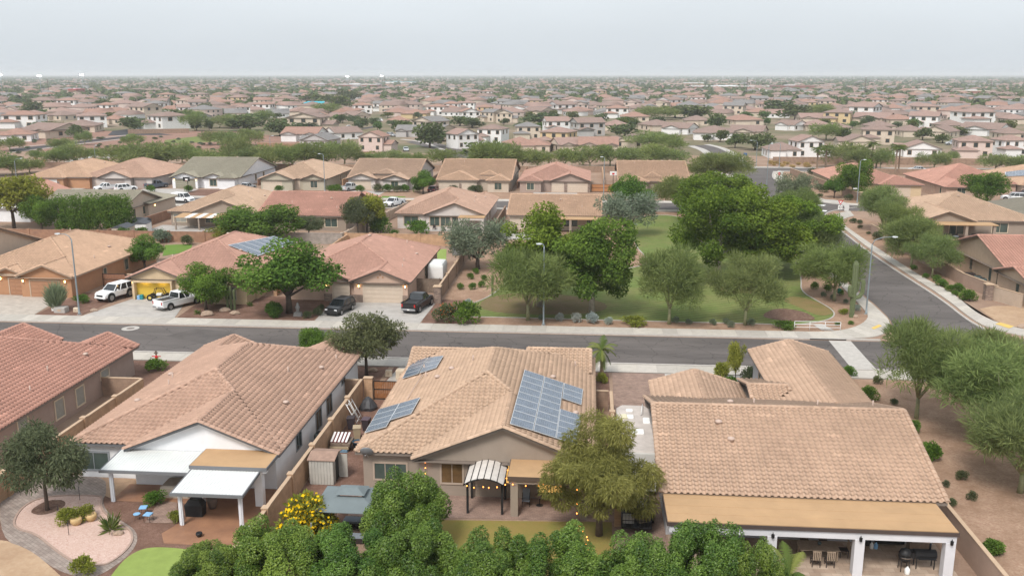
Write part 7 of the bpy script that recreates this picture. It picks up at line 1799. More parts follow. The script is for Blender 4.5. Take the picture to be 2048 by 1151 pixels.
MB().tube([(0, 0, 0), (0, 0, 3.9)], .04, 6).build('post', M_galv, o); MB().box(-.45, .45, -.02, .0, 3.55, 3.75).build('street_name_plate', T_white, o)
plate(octa(.46), -.045, 3.0).build('border', M_white_paint, o); plate(octa(.42), -.053, 3.0).build('plate', M_sred, o); text(o, 'STOP', .30, (0, -.062, 3.0), M_white_paint)
x, y = G(1678.5, 438); o = thing('yield_sign', 'yield sign above a white roundabout sign on gravel corner', 'sign', (x, y, 0))
MB().tube([(0, 0, 0), (0, 0, 3.6)], .04, 6).build('post', M_galv, o)
tri = [(-.52, .35), (.52, .35), (0, -.52)]; plate(tri, -.045, 3.35).build('border', M_sred, o); plate([(a * .55, b * .55 + .02) for a, b in tri], -.053, 3.35).build('plate', M_white_paint, o); text(o, 'YIELD', .10, (0, -.062, 3.44), M_sred)
plate([(-.42, -.42), (.42, -.42), (.42, .42), (-.42, .42)], -.045, 2.35).build('roundabout_plate', M_white_paint, o)
for k in range(3):
    a = k * 2.094; pts = [(r * math.cos(a + t), r * math.sin(a + t)) for r, t in ((.18, 0), (.30, 0), (.30, 1.2), (.36, 1.2), (.24, 1.75), (.12, 1.2), (.18, 1.2))]; plate(pts, -.053, 2.35).build('arrow', M_grille, o)
x, y = G(1713, 404); o = thing('street_name_sign', 'white street name blade on the corner lamp pole', 'sign', (x, y, 2.9)); MB().box(-.95, -.1, -.02, .02, 0, .22).build('blade', T_white, o); MB().tube([(-.1, 0, .1), (0, 0, .1)], .03, 5).build('clamp', M_galv, o)
x, y = G(1490, 318); o = thing('monument_sign', 'small blue and white sign on the verge across the arterial', 'sign', (x, y, 0)); MB().box(-.5, .5, -.05, .05, 1.2, 2.0).build('board', M_sblue, o); MB().box(-.55, -.5, -.04, .04, 0, 2.1).build('post', M_grille, o); MB().box(.5, .55, -.04, .04, 0, 2.1).build('post', M_grille, o)
# white railing over the culvert
o = thing('railing', 'white pipe railing above the drain inlet at the park corner', 'railing', (25.7, 101.6, 0)); wp = mat("rail_white", (.72, .73, .74), .45, .03, 2)
for i in range(4): MB().tube([(-2.5 + 5.0 * i / 3, 0, 0), (-2.5 + 5.0 * i / 3, 0, 1.05)], .03, 6).build('post', wp, o)
for z in (.4, .72, 1.05): MB().tube([(-2.5, 0, z), (2.5, 0, z)], .03, 6).build('rail', wp, o)
setp(MB().box(-1.9, 1.9, -.03, .0, .0, .11).build('drain_inlet', M_blk, None, loc=(26.0, 97.96, .014)), 'dark drain inlet slot in the kerb below the white railing', 'drain')
sheet('culvert_slab', [(26.2, 101.8), (27.6, 101.8), (26.9, 104.4), (25.8, 104.2)], .06, M_conc)
# small street things
x, y = G(1678, 590); o = thing('waste_station', 'green dog waste station beside the wispy palo verde', 'bin', (x, y, 0)); MB().tube([(0, 0, 0), (0, 0, 1.7)], .03, 6).build('post', M_galv, o); MB().bbox(-.2, .2, -.2, .2, .3, .9, .04).build('bin', M_sgreen, o); MB().box(-.14, .14, -.05, .05, 1.2, 1.55).build('dispenser', M_sgreen, o)
x, y = G(175, 318); o = thing('fire_hydrant', 'yellow fire hydrant beside the desert path', 'hydrant', (x, y, 0)); hy = mat("hydrant_yellow", (.65, .42, .05), .5, .05, 3); MB().lathe([(.16, 0), (.16, .06), (.12, .1), (.12, .6), (.15, .64), (.12, .8), (.04, .9), (.0, .9)], n=10).build('barrel', hy, o); MB().tube([(-.22, 0, .5), (.22, 0, .5)], .06, 8).build('outlet', hy, o)
def hoop(label, px, py, m, sq):
    x, y = G(px, py); o = thing('basketball_hoop', label, 'basketball hoop', (x, y, 0)); MB().tube([(0, 0, 0), (0, 0, 2.6), (0, -.5, 3.1)], .07, 6).build('pole', M_blk, o)
    MB().box(-.85, .85, -.62, -.58, 2.8, 3.8).build('backboard', m, o); MB().box(-.3, .3, -.63, -.622, 3.0, 3.4).build('target_square', sq, o); MB().tube([(.22 * math.cos(t), -.86 + .22 * math.sin(t), 3.0) for t in [2 * math.pi * k / 10 for k in range(11)]], .02, 5).build('rim', M_sred, o)
hoop('white basketball hoop behind the orange wooden gate', 1226, 372, M_white_paint, M_sred); hoop('black basketball hoop on the sage garage drive', 377, 385, M_grille, M_white_paint)
x, y = G(596, 632); o = thing('stone_ornament', 'grey stone lantern ornament between clipped shrubs', 'ornament', (x, y, 0)); sg = mat("ornament_grey", (.26, .25, .24), .9, .12, 4)
MB().loft([[(-.5, -.3, 0), (.5, -.3, 0), (.5, .3, 0), (-.5, .3, 0)], [(-.4, -.25, .5), (.4, -.25, .5), (.4, .25, .5), (-.4, .25, .5)]]).build('base', sg, o); MB().lathe([(.28, .5), (.18, .7), (.26, 1.0), (.3, 1.15), (.14, 1.35), (.16, 1.5), (.03, 1.7)], n=8).build('lantern', sg, o)
x, y = G(314, 728); o = thing('garden_figure', 'small scarecrow ornament in red shirt and dark hat', 'ornament', (x, y, 0)); MB().lathe([(.12, 0), (.13, .4), (.16, .8), (.05, .95)], n=8).build('shirt', M_sred, o); MB().lathe([(.05, .95), (.11, 1.02), (.11, 1.15), (.03, 1.24)], n=8).build('head', T_cream, o); MB().lathe([(.22, 1.17), (.2, 1.2), (.11, 1.21), (.09, 1.36), (0, 1.38)], n=10).build('hat', B_dark, o); MB().tube([(-.45, 0, .82), (.45, 0, .82)], .05, 6).build('sleeve', M_sred, o)
# grey beige house terrace set
x, y = G(890, 460)
for i in range(3): o = thing('terrace_chair', 'dark metal chair on the terrace of the grey beige house', 'chair', (x - 2 + i * 1.6, y + .6 * (i % 2), 0), i, 'terrace chairs'); MB().box(-.25, .25, -.25, .25, .4, .45).build('seat', M_wick, o); MB().box(-.25, .25, .22, .27, .45, .95).build('backrest', M_wick, o); [MB().box(a - .02, a + .02, b - .02, b + .02, 0, .4).build('leg', M_wick, o) for a in (-.22, .22) for b in (-.22, .22)]
sheet('terrace', [(x - 5, y - 1.5), (x + 4, y - 1.5), (x + 4, y + 3), (x - 5, y + 3)], .032, M_conc2)
# ---------------------------------------------------------------- suburb beyond the arterial
def flat_roof_mat(name, c):
    m = mat(name, c, .9, .16, .9, detail=8, spec=.1); return m
FR = [('rust', flat_roof_mat('far_roof_rust', (.31, .19, .15))), ('rose brown', flat_roof_mat('far_roof_rose', (.30, .205, .175))), ('brown', flat_roof_mat('far_roof_brown', (.25, .18, .155))), ('grey', flat_roof_mat('far_roof_grey', (.21, .20, .195))), ('tan', flat_roof_mat('far_roof_tan', (.33, .245, .195)))]
FW = [('white', mat('far_white', (.72, .71, .70), .9, .04, 1)), ('beige', mat('far_beige', (.57, .48, .39), .9, .05, 1)), ('yellow', mat('far_yellow', (.56, .43, .25), .9, .05, 1)), ('grey', mat('far_grey', (.43, .41, .40), .9, .05, 1)), ('pink beige', mat('far_pink', (.58, .47, .42), .9, .05, 1))]
def obj_mat(o, m):
    o.material_slots[0].link = 'OBJECT'; o.material_slots[0].material = m
def mesh_of(mb, name, mats):
    me = bpy.data.meshes.new(name); me.from_pydata(mb.v, [], mb.f)
    for m in mats: me.materials.append(m)
    me.update(); return me
FWIN = {}
def fwin(face):
    if face not in FWIN:
        mb = MB(); panel(mb, face, (0, 0), 0, -.75, .75, -.85, .85, -.02, .05); n = len(mb.f); panel(mb, face, (0, 0), 0, -.62, .62, -.72, .72, -.02, .07)
        me = mesh_of(mb, 'far_window_' + face, [T_tan, M_glass]); me.polygons.foreach_set('material_index', [0] * n + [1] * (len(mb.f) - n)); FWIN[face] = me
    return FWIN[face]
DESIGN = []
def design(blocks, wins, gar=None, st=1, shape='hip'):
    bl = [Block(*b) for b in blocks]; w = MB(); r = MB(); f = MB()
    for i, b in enumerate(bl):
        o = .4 + .006 * i; zt = b.ze - .15
        w.box(b.x0 + o, b.x1 - o, b.y0 + o, b.y1 - o, -.05, zt)
        Fs, R, T = b.faces()
        for fc in Fs:
            r.face([(x, y, z - .004 * i) for x, y, z in fc]); (xa, ya, za), (xb, yb, zb) = fc[:2]; f.face([(xa, ya, za - .2), (xb, yb, zb - .2), (xb, yb, zb - .005), (xa, ya, za - .005)])
        f.face([(b.x0, b.y0, b.ze - .2), (b.x0, b.y1, b.ze - .2), (b.x1, b.y1, b.ze - .2), (b.x1, b.y0, b.ze - .2)])
        for k, p, q, t in T:
            dx, dy = ((o if k == 0 else -o), 0) if b.ax == 'x' else (0, (o if k == 0 else -o)); w.face([(p[0] + dx, p[1] + dy, zt - .02), (q[0] + dx, q[1] + dy, zt - .02), (t[0] + dx, t[1] + dy, t[2] - .06)])
            for s_, e_ in ((p, t), (t, q)): f.face([(s_[0], s_[1], s_[2] - .2), (e_[0], e_[1], e_[2] - .2), (e_[0], e_[1], e_[2] - .005), (s_[0], s_[1], s_[2] - .005)])
    DESIGN.append((mesh_of(w, 'far_wall', [FW[0][1]]), mesh_of(r, 'far_roof', [FR[0][1]]), mesh_of(f, 'far_fascia', [M_fascia]), wins, st, shape, bl[0].x1 - bl[0].x0))
W2 = [('-y', x, -4.6, 4.3) for x in (-3.6, 0, 3.6)] + [('-y', x, -4.6, 1.5) for x in (-3.4, 3)] + [('+y', x, 4.6, 4.3) for x in (-3, 3)] + [('+x', 5.1, y, 4.3) for y in (-2, 2)] + [('-x', -5.1, y, 4.3) for y in (-2, 2)]
design([(-5.5, 5.5, -5, 5, 5.6, .34, 'x', 'hh'), (-6.8, .5, -8.5, -2, 2.8, .32, 'y', 'hh')], W2, None, 2, 'hip')
design([(-5.5, 5.5, -5, 5, 5.6, .38, 'x', 'gg'), (-5.4, .4, -7.6, 0, 2.8, .36, 'y', 'gg')], W2, None, 2, 'gable')
design([(-5.5, 5.5, -5, 5, 5.6, .36, 'y', 'gg'), (3, 9, -4, 4.5, 2.8, .32, 'x', 'gg')], W2, None, 2, 'gable')
W1 = [('-y', x, -6.6, 1.5) for x in (-4.2, 3.8)] + [('+y', x, 6.6, 1.5) for x in (-4, 0, 4)] + [('+x', 6.1, y, 1.5) for y in (-3, 2)] + [('-x', -6.1, y, 1.5) for y in (-3, 2)]
design([(-6.5, 6.5, -7, 7, 2.9, .36, 'y', 'hh'), (-6, .5, -9.5, 0, 2.9, .34, 'y', 'hh')], W1, None, 1, 'hip')
design([(-6.5, 6.5, -7, 7, 2.9, .34, 'x', 'gg'), (-6, 0, -9, 0, 2.9, .34, 'y', 'gg'), (2, 6.4, -8.4, 0, 2.9, .34, 'y', 'gg')], W1, None, 1, 'gable')
design([(-6.5, 6.5, -7, 7, 2.9, .36, 'y', 'gg'), (-9, -2, -4, 5, 2.85, .32, 'x', 'gh')], W1, None, 1, 'gable')
FAR = []
def far_house(x, y, di, wi, ri, rz, sc=1.0, detail=True, solar=False):
    wm, rm, fm, wins, st, shape, W0 = DESIGN[di]
    lb = f"{'two-storey' if st == 2 else 'single-storey'} {FW[wi][0]} stucco {shape} roofed house with {FR[ri][0]} tiles beyond the arterial"
    o = thing('house', lb, 'house', (x, y, 0), rz, 'houses of the suburb beyond the arterial')
    o.scale = (sc, sc, 1.0 + (sc - 1) * .3)
    w = link('wall', wm, o); obj_mat(w, FW[wi][1]); r = link('roof', rm, o); obj_mat(r, FR[ri][1])
    if detail:
        link('fascia', fm, r)
        c, s = math.cos(rz), math.sin(rz)
        for face, wx, wy, wz in wins:
            nx, ny = basis(face)[1]
            if (nx * c - ny * s) * -x + (nx * s + ny * c) * -y > 0: link('window', fwin(face), o, (wx, wy, wz))
    FAR.append((x, y)); return o
DI = {'2h': 0, '2g': 1, '2f': 2, '1h': 3, '1g': 4, '1f': 5}
# crop, x, base y, width (4x enlarged crop pixels), design, wall, roof, heading in degrees
HL = """0 170 500 350 2h 0 0 10;0 710 500 270 2h 0 1 30;0 1330 510 330 2h 0 2 -40;0 1150 412 240 2g 1 2 -30;0 840 385 170 2h 0 0 5;0 545 345 190 2h 0 0 0;0 350 345 190 2h 1 2 10;0 100 610 300 1h 0 0 20;0 400 575 400 1g 1 2 -20;0 620 535 320 1h 1 2 15;0 900 472 160 1h 1 0 0;0 1450 402 130 2f 0 1 -60;0 1130 262 150 1h 1 0 0;0 1320 285 150 2h 1 0 0;0 1430 260 130 2g 3 3 0;0 990 275 160 2h 3 3 0;0 730 312 200 1g 0 3 -30;0 1890 312 160 2h 2 1 0;0 1750 322 200 1h 1 0 20;0 1590 282 150 2h 1 2 0;0 1930 400 140 2h 0 1 20;0 1700 402 260 1h 1 2 -10;0 1540 452 210 1g 3 3 -30;0 1000 332 170 1h 1 0 0;0 1370 332 130 1h 1 0 10;0 60 348 160 1h 1 0 0;0 250 430 200 1h 1 1 15;0 480 440 220 1h 1 2 -20;0 1820 250 180 1f 1 4 90;0 60 440 180 1h 1 0 0
1 400 525 340 2f 1 2 0;1 370 605 340 1g 0 0 0;1 680 592 260 1f 0 2 -50;1 500 655 210 1f 3 3 -10;1 930 692 205 2f 4 0 -8;1 840 388 180 2h 0 0 20;1 1000 370 150 2g 0 3 0;1 330 482 240 1h 1 0 0;1 510 445 150 1f 0 0 10;1 650 452 160 1g 1 2 -30;1 780 442 200 1g 1 2 -30;1 1390 552 280 2f 1 3 -35;1 1220 572 130 1g 3 3 0;1 1270 425 240 1h 2 0 0;1 1130 482 160 1h 1 0 20;1 1450 402 180 2h 0 0 -10;1 1560 372 160 2h 0 0 0;1 1700 452 190 2f 0 0 20;1 1830 402 150 2h 2 0 0;1 1690 362 150 2h 0 1 0;1 1890 455 180 2g 1 3 -40;1 1985 462 160 2f 1 3 0;1 1640 668 250 2f 0 1 40;1 1890 622 260 2h 0 2 -15;1 1990 345 130 2g 3 3 -20;1 800 245 125 1f 0 2 0;1 900 280 300 1h 1 0 0;1 1090 232 180 1g 1 2 -30;1 1440 272 150 1h 1 0 0;1 1740 252 140 2h 1 1 0;1 1840 252 120 2h 0 0 0;1 1320 232 150 1h 1 1 0;1 60 300 150 2h 1 3 0;1 200 290 220 1h 1 2 0;1 200 335 250 1h 1 1 0;1 50 380 180 2h 0 0 0;1 1180 190 120 2h 1 1 0;1 1560 195 110 2h 0 1 0;1 1700 190 100 2h 1 0 0
2 120 595 240 2h 1 3 10;2 350 545 240 2g 0 1 15;2 600 565 290 2g 3 2 20;2 370 655 300 2h 2 1 -20;2 180 700 200 1h 1 0 0;2 450 695 230 1g 1 1 20;2 690 700 360 1g 1 0 0;2 960 662 250 1f 1 2 -10;2 400 388 220 2g 0 2 30;2 210 402 210 1g 1 2 -30;2 550 362 170 2h 3 3 0;2 840 422 220 2h 0 0 0;2 1000 402 160 2h 0 1 0;2 1140 392 150 1g 1 2 0;2 1260 342 200 2f 0 2 -50;2 980 452 260 1h 1 0 0;2 830 522 220 1h 1 1 0;2 1160 525 260 1h 1 2 20;2 1350 552 250 1f 0 2 60;2 1480 482 230 1h 1 2 0;2 1620 592 360 1h 0 2 -10;2 1850 482 300 1h 1 0 10;2 1900 582 290 1f 1 2 70;2 1000 312 150 2g 3 3 0;2 1340 312 130 2g 3 3 0;2 1490 312 150 2h 0 1 0;2 1650 312 140 2h 1 1 0;2 1810 322 140 2g 0 2 0;2 1980 322 160 2g 3 3 0;2 870 342 160 1f 1 1 60;2 180 342 160 2h 2 2 0;2 60 362 160 2g 1 3 0;2 360 310 170 2h 3 3 0;2 700 250 140 2h 2 1 0;2 600 190 100 2h 1 2 0;2 370 190 110 2h 2 2 0;2 1130 245 170 1h 1 2 0;2 1980 412 220 1h 1 0 0;2 60 690 160 1h 1 0 20
3 320 738 225 2f 0 1 12;3 120 740 200 1h 0 2 0;3 570 467 260 2h 2 2 -20;3 790 416 270 2f 0 1 55;3 890 634 300 2h 1 2 -10;3 730 668 140 1f 1 2 0;3 1240 732 330 1f 0 1 -10;3 1660 742 320 2h 4 1 -8;3 1960 728 230 2h 0 1 10;3 1270 407 230 2h 1 1 0;3 1270 502 270 2g 0 1 -25;3 1650 470 350 2h 0 1 20;3 1880 392 200 1h 1 1 0;3 880 335 160 2h 0 0 10;3 1050 342 150 2h 1 2 0;3 350 355 130 2h 2 1 0;3 470 345 160 2h 1 2 0;3 660 342 170 1h 1 2 0;3 350 462 230 1g 1 1 0;3 200 522 190 1f 0 2 40;3 400 525 250 1h 1 1 0;3 560 545 220 1h 1 2 0;3 860 465 300 1f 1 1 60;3 1050 475 260 1h 1 0 0;3 900 532 240 1h 1 2 0;3 1150 572 200 1h 1 2 0;3 1400 582 260 1f 1 2 -40;3 1470 525 240 1h 1 2 0;3 1760 562 330 1f 0 2 50;3 1950 595 220 1h 1 2 0;3 1760 325 180 2f 1 3 30;3 1330 340 180 1h 1 0 0;3 1600 380 200 1h 1 0 0;3 1480 300 150 2h 2 1 0;3 60 300 150 1h 1 2 0;3 680 290 150 1h 3 3 0;3 1930 345 200 1h 1 2 0;3 1980 470 220 1h 1 1 0;3 1130 300 180 1h 1 2 0"""
for line in HL.split('\n'):
    for e in line.split(';'):
        c, zx, zy, zw, ds, wi, ri, hd = e.split(); px, py = 512 * int(c) + float(zx) / 4, 130 + float(zy) / 4
        x, y = G(px, py); s = scale_at(x, y); wm = float(zw) / 4 / s; y += 4
        far_house(x, y, DI[ds], int(wi), int(ri), math.radians(float(hd)), max(.9, min(1.7, wm / (13 if ds[0] == '2' else 14.5))), True)
FR_ = random.Random(99)
def free(x, y, d): return all((x - a) ** 2 + (y - b) ** 2 > d * d for a, b in FAR)
def rand_px(lo, hi):
    px, py = FR_.uniform(-120, 2170), lo + (hi - lo) * FR_.random() ** .8
    return G(px, py)
n = 0
for _ in range(4000):
    if n >= 140: break
    x, y = rand_px(176, 232)
    if y < 480 or not free(x, y, 21): continue
    far_house(x, y, FR_.choice((0, 1, 2, 3, 3, 3, 4, 4, 5, 5)), FR_.choice((0, 1, 1, 1, 4, 2, 3)), FR_.choice((0, 0, 1, 1, 2, 2, 3, 4)), FR_.choice((0, 0, 1.57, -1.57, 3.14)) + FR_.uniform(-.4, .4), FR_.uniform(1.05, 1.4), y < 800); n += 1
# the rest of the suburb, too far to tell apart
V, Fq = {0: [], 1: [], 2: [], 3: []}, {0: [], 1: [], 2: [], 3: []}
for _ in range(3900):
    px = FR_.uniform(-150, 2200); u = FR_.random(); d_ = 640 * (7.0 ** (u ** 1.15)); a = YAW_A = math.atan2(px - CX, F) ; x = d_ * math.sin(a - YAW) ; y = d_ * math.cos(a - YAW)
    if d_ < 1800 and not free(x, y, 17): continue
    if d_ < 1800: FAR.append((x, y))
    k = FR_.choice((0, 0, 1, 1, 2, 3)); w, l, h = FR_.uniform(6, 8.5), FR_.uniform(6, 9.5), FR_.choice((2.8, 2.8, 2.8, 5.4)); th = FR_.uniform(0, 6.28); ct, sn = math.cos(th), math.sin(th)
    def put(key, pts, fs):
        A = V.setdefault(key, []); b = len(A); A += [(x + p * ct - q * sn, y + p * sn + q * ct, r) for p, q, r in pts]; Fq.setdefault(key, []).extend([tuple(b + i for i in f) for f in fs])
    sides = [(0, 1, 5, 4), (1, 2, 6, 5), (2, 3, 7, 6), (3, 0, 4, 7)]
    put(k, [(-w, -l, 0), (w, -l, 0), (w, l, 0), (-w, l, 0), (-w, -l, h), (w, -l, h), (w, l, h), (-w, l, h)], sides)
    o_ = .5; t = min(w, l) * .38; m_ = min(w, l) if k % 2 else 0; wr, lr = w - m_ if k % 2 else w + o_, l - min(w, l) if k % 2 else 0
    put('r%d' % FR_.choice((0, 1, 1, 2, 2, 3)), [(-w - o_, -l - o_, h), (w + o_, -l - o_, h), (w + o_, l + o_, h), (-w - o_, l + o_, h), (-wr, -lr, h + t), (wr, -lr, h + t), (wr, lr, h + t), (-wr, lr, h + t)], sides)
    if d_ < 1500:
        for zz in ((1.5, 4.2) if h > 5 else (1.5,)):
            for p in (-.55, 0, .5):
                put('w', [(p * w - .6, -l - .04, zz - .6), (p * w + .6, -l - .04, zz - .6), (p * w + .6, -l - .04, zz + .6), (p * w - .6, -l - .04, zz + .6), (p * w - .6, l + .04, zz - .6), (p * w + .6, l + .04, zz - .6), (p * w + .6, l + .04, zz + .6), (p * w - .6, l + .04, zz + .6)], [(0, 1, 2, 3), (7, 6, 5, 4)])
sub = None
for k in list(V):
    if not V[k]: continue
    m = M_glass if k == 'w' else FW[(1, 4, 0, 1)[k]][1] if isinstance(k, int) else FR[int(k[1])][1]
    o = link('far_suburb' if sub is None else ('far_walls' if isinstance(k, int) else 'far_windows' if k == 'w' else 'far_roofs'), np_mesh('far_suburb', V[k], Fq[k], m), sub)
    o['kind'] = 'stuff'
    if sub is None: sub = setp(o, 'hazy mass of distant suburban houses below the horizon', 'suburb', kind='stuff')
# ---------------------------------------------------------------- trees beyond the arterial
for i in range(3):
    C, R = clumps(400 + i, 14, 2.6, 2.6, 2.0, 3.6, .9, 1.6, .8, -.8); plant_mesh(f'fart{i}', 3, 6.0, 7.0, B_dark, L_far, [leaves(400 + i, C, R, 900, .75, .5, .2, .9, .8, .5)], dict(r=.2, split=.3), [tuple(c * .8) for c in C[:4]])
    C, R = clumps(410 + i, 20, 3.0, 3.0, 1.8, 3.2, .8, 1.4, .75, -.6); plant_mesh(f'farm{i}', 3, 5.6, 8.0, B_green, L_feather, [leaves(410 + i, C, R, 2600, .9, .12, .5, .8, .6, .3)], dict(r=.14, split=.25), [tuple(c * .85) for c in C[:5]])
GT = 'trees among the far houses'
TONE = (('dark green', (.7, .75, .7)), ('olive green', (1.15, 1.05, .8)), ('fresh green', (.95, 1.25, .85)), ('grey green', (1.05, 1.1, 1.3)))
def far_tree(x, y, h, w, k):
    tn, c = TONE[k % 4]; sz = 'small' if w < 6 else 'middling' if w < 7.6 else 'broad'
    return plant(f'fart{k % 3}', 'tree', f'{sz} {tn} rounded tree standing among the far houses', TT, x, y, h, w, group=GT, col=c)
# feathery trees along the arterial verge
for i, (px, py, top, w) in enumerate(((-10, 352, 305, 90), (25, 350, 312, 60), (60, 346, 318, 50), (118, 334, 296, 60), (150, 330, 285, 70), (250, 336, 290, 90), (300, 338, 283, 110), (335, 334, 292, 80), (365, 330, 284, 50), (392, 336, 294, 40), (425, 338, 298, 90), (478, 336, 272, 64), (512, 338, 292, 80), (548, 340, 288, 80), (585, 338, 290, 80), (622, 336, 284, 80), (655, 334, 284, 80), (690, 332, 282, 72), (740, 330, 304, 70), (790, 326, 300, 60), (830, 330, 306, 50), (885, 332, 298, 70), (960, 338, 292, 60), (990, 340, 282, 90), (1010, 338, 290, 60), (1045, 338, 296, 60), (1075, 336, 300, 60), (1130, 336, 296, 60), (1180, 336, 292, 80), (1220, 334, 290, 70), (1260, 332, 296, 70), (1300, 330, 288, 90), (1340, 332, 300, 70), (1300, 300, 262, 90), (1345, 306, 268, 70), (1690, 334, 286, 80), (1720, 338, 296, 50), (1760, 340, 296, 50), (1868, 338, 304, 60), (1990, 342, 308, 70), (2040, 344, 310, 60), (1905, 328, 302, 24))):
    plant_px(f'farm{i % 3}', 'tree', ('broad' if w > 75 else 'narrow' if w < 55 else 'rounded') + ' feathery mesquite on the verge across the arterial', TT, px, py, top, w, group='mesquites along the arterial')
for px, py, top, w, hd in ((860, 296, 246, 60, 0), (885, 282, 262, 60, 0), (965, 320, 285, 90, 0), (390, 262, 220, 50, 1), (270, 262, 234, 50, 0), (350, 250, 218, 60, 0), (412, 232, 206, 30, 0), (440, 256, 232, 60, 1), (470, 252, 228, 60, 1), (500, 262, 230, 70, 0), (560, 272, 238, 46, 0), (530, 250, 220, 40, 1), (655, 232, 206, 60, 1), (690, 222, 192, 50, 0), (640, 212, 188, 60, 0), (700, 206, 180, 40, 0), (920, 252, 232, 40, 0), (945, 256, 236, 40, 0), (800, 268, 240, 34, 0), (725, 256, 236, 26, 0), (1080, 250, 226, 80, 0), (1250, 274, 248, 56, 0), (1205, 246, 226, 26, 0), (1255, 244, 232, 26, 0), (1310, 240, 212, 80, 1), (1350, 236, 212, 60, 0), (1385, 238, 210, 60, 0), (1430, 258, 226, 34, 0), (1345, 266, 250, 24, 0), (1440, 284, 260, 30, 0), (1470, 296, 268, 34, 0), (1510, 300, 266, 60, 0), (1415, 284, 268, 20, 0), (1478, 280, 268, 26, 0), (1652, 280, 246, 66, 1), (1685, 280, 256, 30, 0), (1640, 236, 208, 60, 1), (1560, 232, 200, 60, 0), (1590, 240, 210, 60, 0), (1845, 280, 256, 34, 0), (1885, 286, 268, 34, 0), (1725, 254, 240, 18, 0), (1760, 218, 206, 30, 0), (1730, 234, 240 - 18, 36, 0), (1925, 270, 254, 44, 0), (2000, 270, 258, 30, 0), (60, 232, 204, 44, 0), (40, 214, 196, 40, 0), (270, 188, 178, 24, 0), (430, 196, 182, 36, 0), (210, 218, 200, 40, 0), (320, 216, 204, 30, 0), (150, 276, 250, 30, 0), (170, 290, 262, 30, 1), (570, 222, 200, 60, 0), (600, 262, 244, 70, 0), (20, 302, 274, 60, 1), (190, 320, 296, 50, 1)):
    plant_px(f'farm{px % 3}' if hd else f'fart{px % 3}', 'tree', ('broad' if w > 50 else 'small') + (' loose green mesquite between the far houses' if hd else ' round dark tree between the far houses'), TT, px, py, top, w, group=GT)
n = 0
while n < 190:
    x, y = rand_px(170, 262)
    if y < 330 or not free(x, y, 10): continue
    far_tree(x, y, FR_.uniform(3, 5.5), FR_.uniform(4, 8), n); n += 1
for px, py, top, w in ((125, 302, 276, 44), (265, 292, 268, 40), (420, 290, 262, 46), (455, 296, 262, 56), (500, 292, 258, 56), (75, 322, 300, 40)):
    plant_px(f'farm{px % 3}', 'tree', 'loose desert mesquite between the paths beyond the arterial', TT, px, py, top, w, group='desert mesquites beyond the arterial')
# palms
for px, py, top in ((1634, 338, 292), (1651, 336, 288), (1743, 336, 281), (1752, 338, 306), (1790, 352, 286), (1796, 350, 288), (1205, 258, 244)):
    plant_px('palm_tall', 'palm', 'tall thin palm rising by the arterial road', 'palm', px, py, top, 34, group='palms by the arterial')
for px, py in ((1098, 330), (1166, 330), (737, 324), (1028, 338)): plant_px('palm_small', 'palm', 'short golden palm among the verge mesquites', 'palm', px, py, py - 22, 26, group='short palms on the verge', col=(1.6, 1.2, .6))
for i in range(46):
    px, py = (FR_.uniform(1540, 1640), FR_.uniform(325, 336)) if i < 24 else (FR_.uniform(520, 705), FR_.uniform(334, 341)) if i < 36 else (FR_.uniform(40, 230), FR_.uniform(312, 330))
    x, y = G(px, py); plant('tuft', 'grass_tuft', 'straw coloured bunch grass on the arterial verge', 'grass', x, y, 1.0, 1.5, group='bunch grasses on the verge')
for i in range(90):
    px, py = FR_.uniform(20, 480), FR_.uniform(272, 332); x, y = G(px, py); plant('bush_dark' if i % 2 else 'bush_grey', 'shrub', 'low desert shrub between the paths beyond the arterial', 'shrub', x, y, .9, 1.8, group='desert shrubs beyond the arterial')
# distant tree mass
V, T = [], []; g = np.random.default_rng(12); N = 30000
pxs = g.uniform(-200, 2250, N); dd = 800 * (20.0 ** (g.random(N) ** .72)); aa = np.arctan2(pxs - CX, F) - YAW; X, Y = dd * np.sin(aa), dd * np.cos(aa)
keep = np.array([free(a, b, 10) if c < 1100 else True for a, b, c in zip(X, Y, dd)]); X, Y, dd = X[keep], Y[keep], dd[keep]
hh = g.uniform(3, 7.5, len(X)); C = np.stack([X, Y, hh * .55], 1); R = np.stack([hh * .55, hh * .55, hh * .45], 1) * g.uniform(.8, 1.5, (len(X), 1))
cnt = np.where(dd < 1200, 60, np.where(dd < 2200, 22, 8)); idx = np.repeat(np.arange(len(X)), cnt); fs = np.sqrt(14 / cnt)[idx][:, None]; m = len(idx); dr = unit(g.normal(size=(m, 3))); p = C[idx] + dr * R[idx] * g.uniform(.5, .95, (m, 1)); a = unit(np.cross(dr, g.normal(size=(m, 3)))); b = np.cross(dr, a); l = (R[idx, :1] * g.uniform(.5, .9, (m, 1))) * fs
v = np.stack([p - a * l, p + b * l * .8, p + a * l, p - b * l * .8], 1).reshape(-1, 3)
o = link('distant_trees', np_mesh('distant_trees', v, np.arange(m * 4).reshape(-1, 4), L_far, np.repeat(np.clip(g.normal(.45, .25, m), 0, 1), 4))); setp(o, 'mass of distant trees fading towards the horizon', 'trees', kind='stuff')
